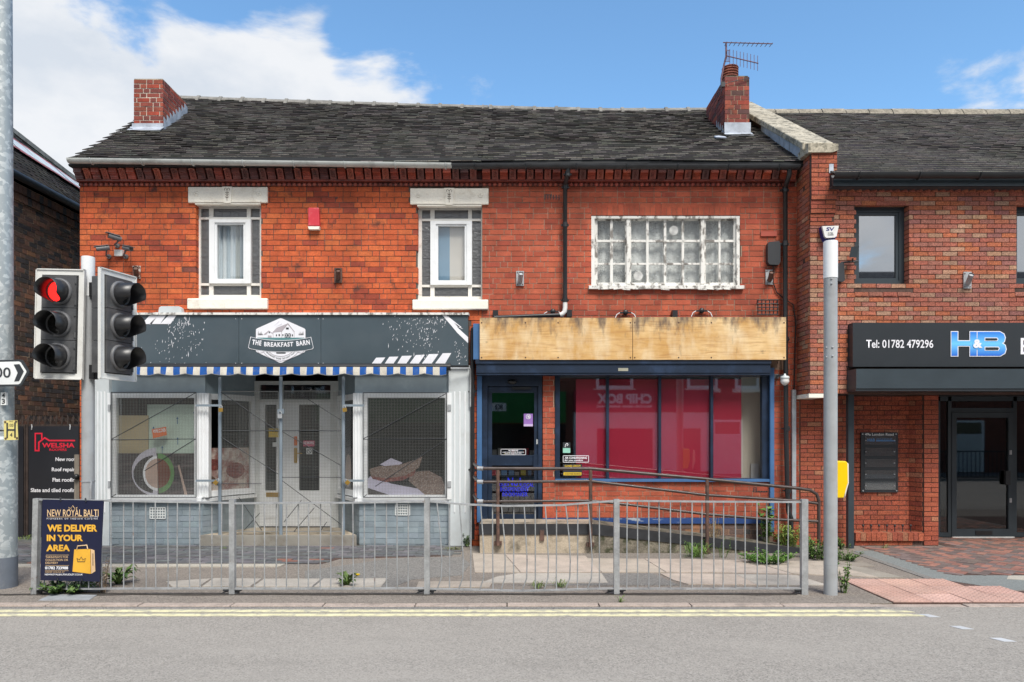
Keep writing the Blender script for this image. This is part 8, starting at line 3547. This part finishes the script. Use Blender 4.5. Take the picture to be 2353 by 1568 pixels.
def plants():
 g = gnd
 dandelion('broad toothed dandelion beside the restaurant board', g(272, 1342), .26, 24, 1, tall=.75)
 dandelion('dandelion with one yellow flower under the guard rail', g(797, 1346), .17, 26, 2, flower=at(822, 1322, -3.3), tall=.9)
 leafy('low green weeds spreading under the restaurant board', g(150, 1359), .30, .09, 46, 3, .024, .06, 9)
 leafy('dry brown stalks at the restaurant board corner', g(234, 1362), .07, .34, 16, 4, .008, .03, 9, ((.16, .11, .07), (.34, .26, .18)), dry=True)
 grass('pale grass tuft at the dented guard rail foot', g(1235, 1352), .10, .10, 40, 5)
 grass('small green tuft beside a buckled bar', g(1287, 1349), .08, .10, 36, 6)
 grass('tiny grass tuft growing in the kerb joint', g(1425, 1384), .03, .08, 18, 7)
 grass('bright grass tuft at the foot of the ramp post', g(1599, 1280), .15, .26, 120, 8, ((.06, .15, .02), (.20, .34, .05)))
 leafy('thin weed by the ramp steel edge', g(1660, 1281), .12, .26, 7, 9, .010, .03, 8)
 leafy('low green mat of weeds at the ramp end', g(1765, 1292), .36, .12, 80, 10, .016, .035, 12, ((.05, .14, .02), (.14, .26, .04)))
 leafy('broad leaved plant climbing at the ramp wall', Vector((X_(1763, -.25), -.25, .06)), .13, .55, 9, 11, .05, .10, 8, ((.06, .14, .025), (.15, .26, .05)))
 leafy('yellow green bushy plant between ramp and handrail', Vector((X_(1815, -.35), -.35, .03)), .26, .32, 34, 12, .014, .06, 14, ((.11, .19, .03), (.30, .38, .08)))
 leafy('dark green shrub at the handrail end', g(1872, 1283), .26, .30, 40, 13, .014, .05, 14, ((.04, .10, .02), (.14, .22, .045)))
 leafy('spreading green weeds beside the crossing pole base wall', g(1940, 1288), .22, .13, 36, 14, .010, .04, 11)
 leafy('small bright weed by the canopy post foot', g(1937, 1262), .10, .16, 14, 15, .012, .045, 9)
 leafy('upright flowering weed against the crossing pole', g(1938, 1362), .06, .34, 9, 16, .014, .045, 12)
 leafy('dry straw coloured weed on the ramp by the middle post', Vector((X_(1640, -.5), -.5, .20)), .12, .30, 16, 17, .006, .025, 10, ((.30, .20, .10), (.46, .34, .19)), dry=True)
 leafy('small leafy weed at the pale pilaster foot', g(1076, 1256), .08, .18, 10, 18, .014, .035, 9)
 grass('mossy grass along the pilaster base', g(1040, 1264), .22, .05, 90, 19, ((.09, .11, .02), (.22, .22, .06)))
 grass('grassy strip at the foot of the alley gate', Vector((X_(60, .6), .6, 0)), .5, .08, 120, 20)
 grass('dry weeds at the office brick base', g(2032, 1261), .08, .09, 30, 21, ((.12, .15, .05), (.32, .28, .14)))
 grass('thin grass tuft at the sett edge by the step', g(515, 1262), .10, .04, 30, 22)


plants()


# ---------------------------------------------------------------- opposite side of the street (seen only in the glass)
def opposite():
 Y = -19.0

 def wx(px):
  return (px - CX) / 56.0

 def wz(py):
  return EYE - (py - CY) / 56.0
 h = thing('opposite_terrace', 'plain red brick terrace across the road mirrored in shop glass', 'terrace', (5, Y, 0))
 ob = material('opposite_brick', (.20, .07, .045), .9, var=.2, vscale=5)
 m = MB()
 m.box(-16, 24, Y - 6, Y, 0, 5.6)
 m.build('wall', ob, h)
 m = MB()
 m.prism([(-16.3, Y + .3, 5.5), (-16.3, Y - 3, 8.9), (-16.3, Y - 6.3, 5.5)], (40.6, 0, 0))
 m.build('roof', M['tile2'], h)
 wins = [(1370, 1455), (1580, 1650), (1690, 1745), (1850, 1930), (2050, 2130), (2280, 2360), (900, 980), (640, 720), (380, 460)]
 for a, b in wins:
  w = empty_part('window', h)
  k = MB()
  z0, z1 = wz(893), wz(800)
  k.box(wx(a), wx(b), Y, Y + .04, z0, z1)
  k.build('frame', M['upvc'], w)
  k = MB()
  k.box(wx(a) + .12, wx(b) - .12, Y + .041, Y + .05, z0 + .12, z1 - .12)
  k.build('pane', M['lens_off'], w)
  k = MB()
  k.box(wx(a) - .1, wx(b) + .1, Y, Y + .1, z0 - .15, z0 - .01)
  k.build('sill', M['stone_w'], w)
 for a, b in ((1643, 1700), (2247, 2310)):
  d = empty_part('door', h)
  k = MB()
  k.box(wx(a) - .12, wx(b) + .12, Y, Y + .05, .1, wz(965))
  k.build('surround', M['upvc'], d)
  k = MB()
  k.box(wx(a), wx(b), Y + .051, Y + .07, .15, wz(1000))
  for i in (0, 1):
   x0 = lerp(wx(a), wx(b), .14 + .42 * i)
   x1 = lerp(wx(a), wx(b), .44 + .42 * i)
   k.box(x0, x1, Y + .071, Y + .085, 1.1, wz(1000) - .15)
   k.box(x0, x1, Y + .071, Y + .085, .3, .85)
  k.build('leaf', M['upvc2'], d)
  k = MB()
  k.box(wx(a), wx(b), Y + .051, Y + .06, wz(998), wz(970))
  k.build('fanlight', M['lens_off'], d)
 s = thing('shop_sign', 'chip shop sign across the road mirrored in the bookmaker window', 'sign', (wx(1430), Y, 3))
 k = MB()
 k.box(wx(1318), wx(1640), Y, Y + .12, wz(945), wz(896))
 k.build('board', M['oppsign'], s)

 k = MB()
 k.box(wx(1318), wx(1640), Y + .01, Y + .05, .2, wz(948))
 k.build('shopfront', M['upvc2'], s)
 k = MB()
 k.box(wx(1372), wx(1500), Y + .051, Y + .06, .3, wz(985))
 k.box(wx(1560), wx(1610), Y + .051, Y + .06, .2, wz(985))
 k.build('shop_glass', M['lens_off'], s)

 def otext(t_, a, b, c, d, par, mat, yy=.125):
  # reads from the street, i.e. facing +Y: mirrored along x in world space
  o = text(t_, wx(a), wx(b), wz(d), wz(c), Y + yy, mat, par, weight=.05, mirror=True)
  return o
 otext('CHIP BOX', 1372, 1497, 905, 928, s, M['vinyl_w'])
 otext('FISH N CHIPS - KEBABS - BURGERS - WRAPS', 1370, 1497, 932, 937, s, M['vinyl_w'])
 s = thing('shop_sign', 'green shop fascia across the road mirrored in the navy door', 'sign', (wx(1180), Y, 3))
 k = MB()
 k.box(wx(700), wx(1300), Y, Y + .12, wz(972), wz(900))
 k.build('board', M['oppgreen'], s)
 k = MB()
 k.box(wx(1060), wx(1162), Y + .121, Y + .13, wz(945), wz(927))
 k.build('panel', M['sticker_w'], s)
 otext('KI', 1138, 1154, 930, 942, s, M['ink'], .132)
 k = MB()
 k.box(wx(700), wx(1300), Y + .01, Y + .03, .2, wz(975))
 k.build('shop_glass', M['lens_off'], s)
 r = thing('guard_rail', 'black guard rail across the road mirrored in the office door', 'railing', (wx(2300), -15.0, 0))
 k = MB()
 for i in range(60):
  x = 14 + i * .16
  k.box(x, x + .02, -15.01, -14.99, .1, 1.05)
 k.box(14, 23.7, -15.02, -14.98, 1.05, 1.1)
 k.box(14, 23.7, -15.02, -14.98, .08, .12)
 o = k.build('bars', M['black'], r)


M['tile2'] = material('opposite_tiles', (.05, .048, .05), .9, var=.3, vscale=6)
M['oppsign'] = material('opposite_red', (.26, .02, .03), .5)
M['oppgreen'] = material('opposite_green', (.01, .16, .03), .4)
opposite()
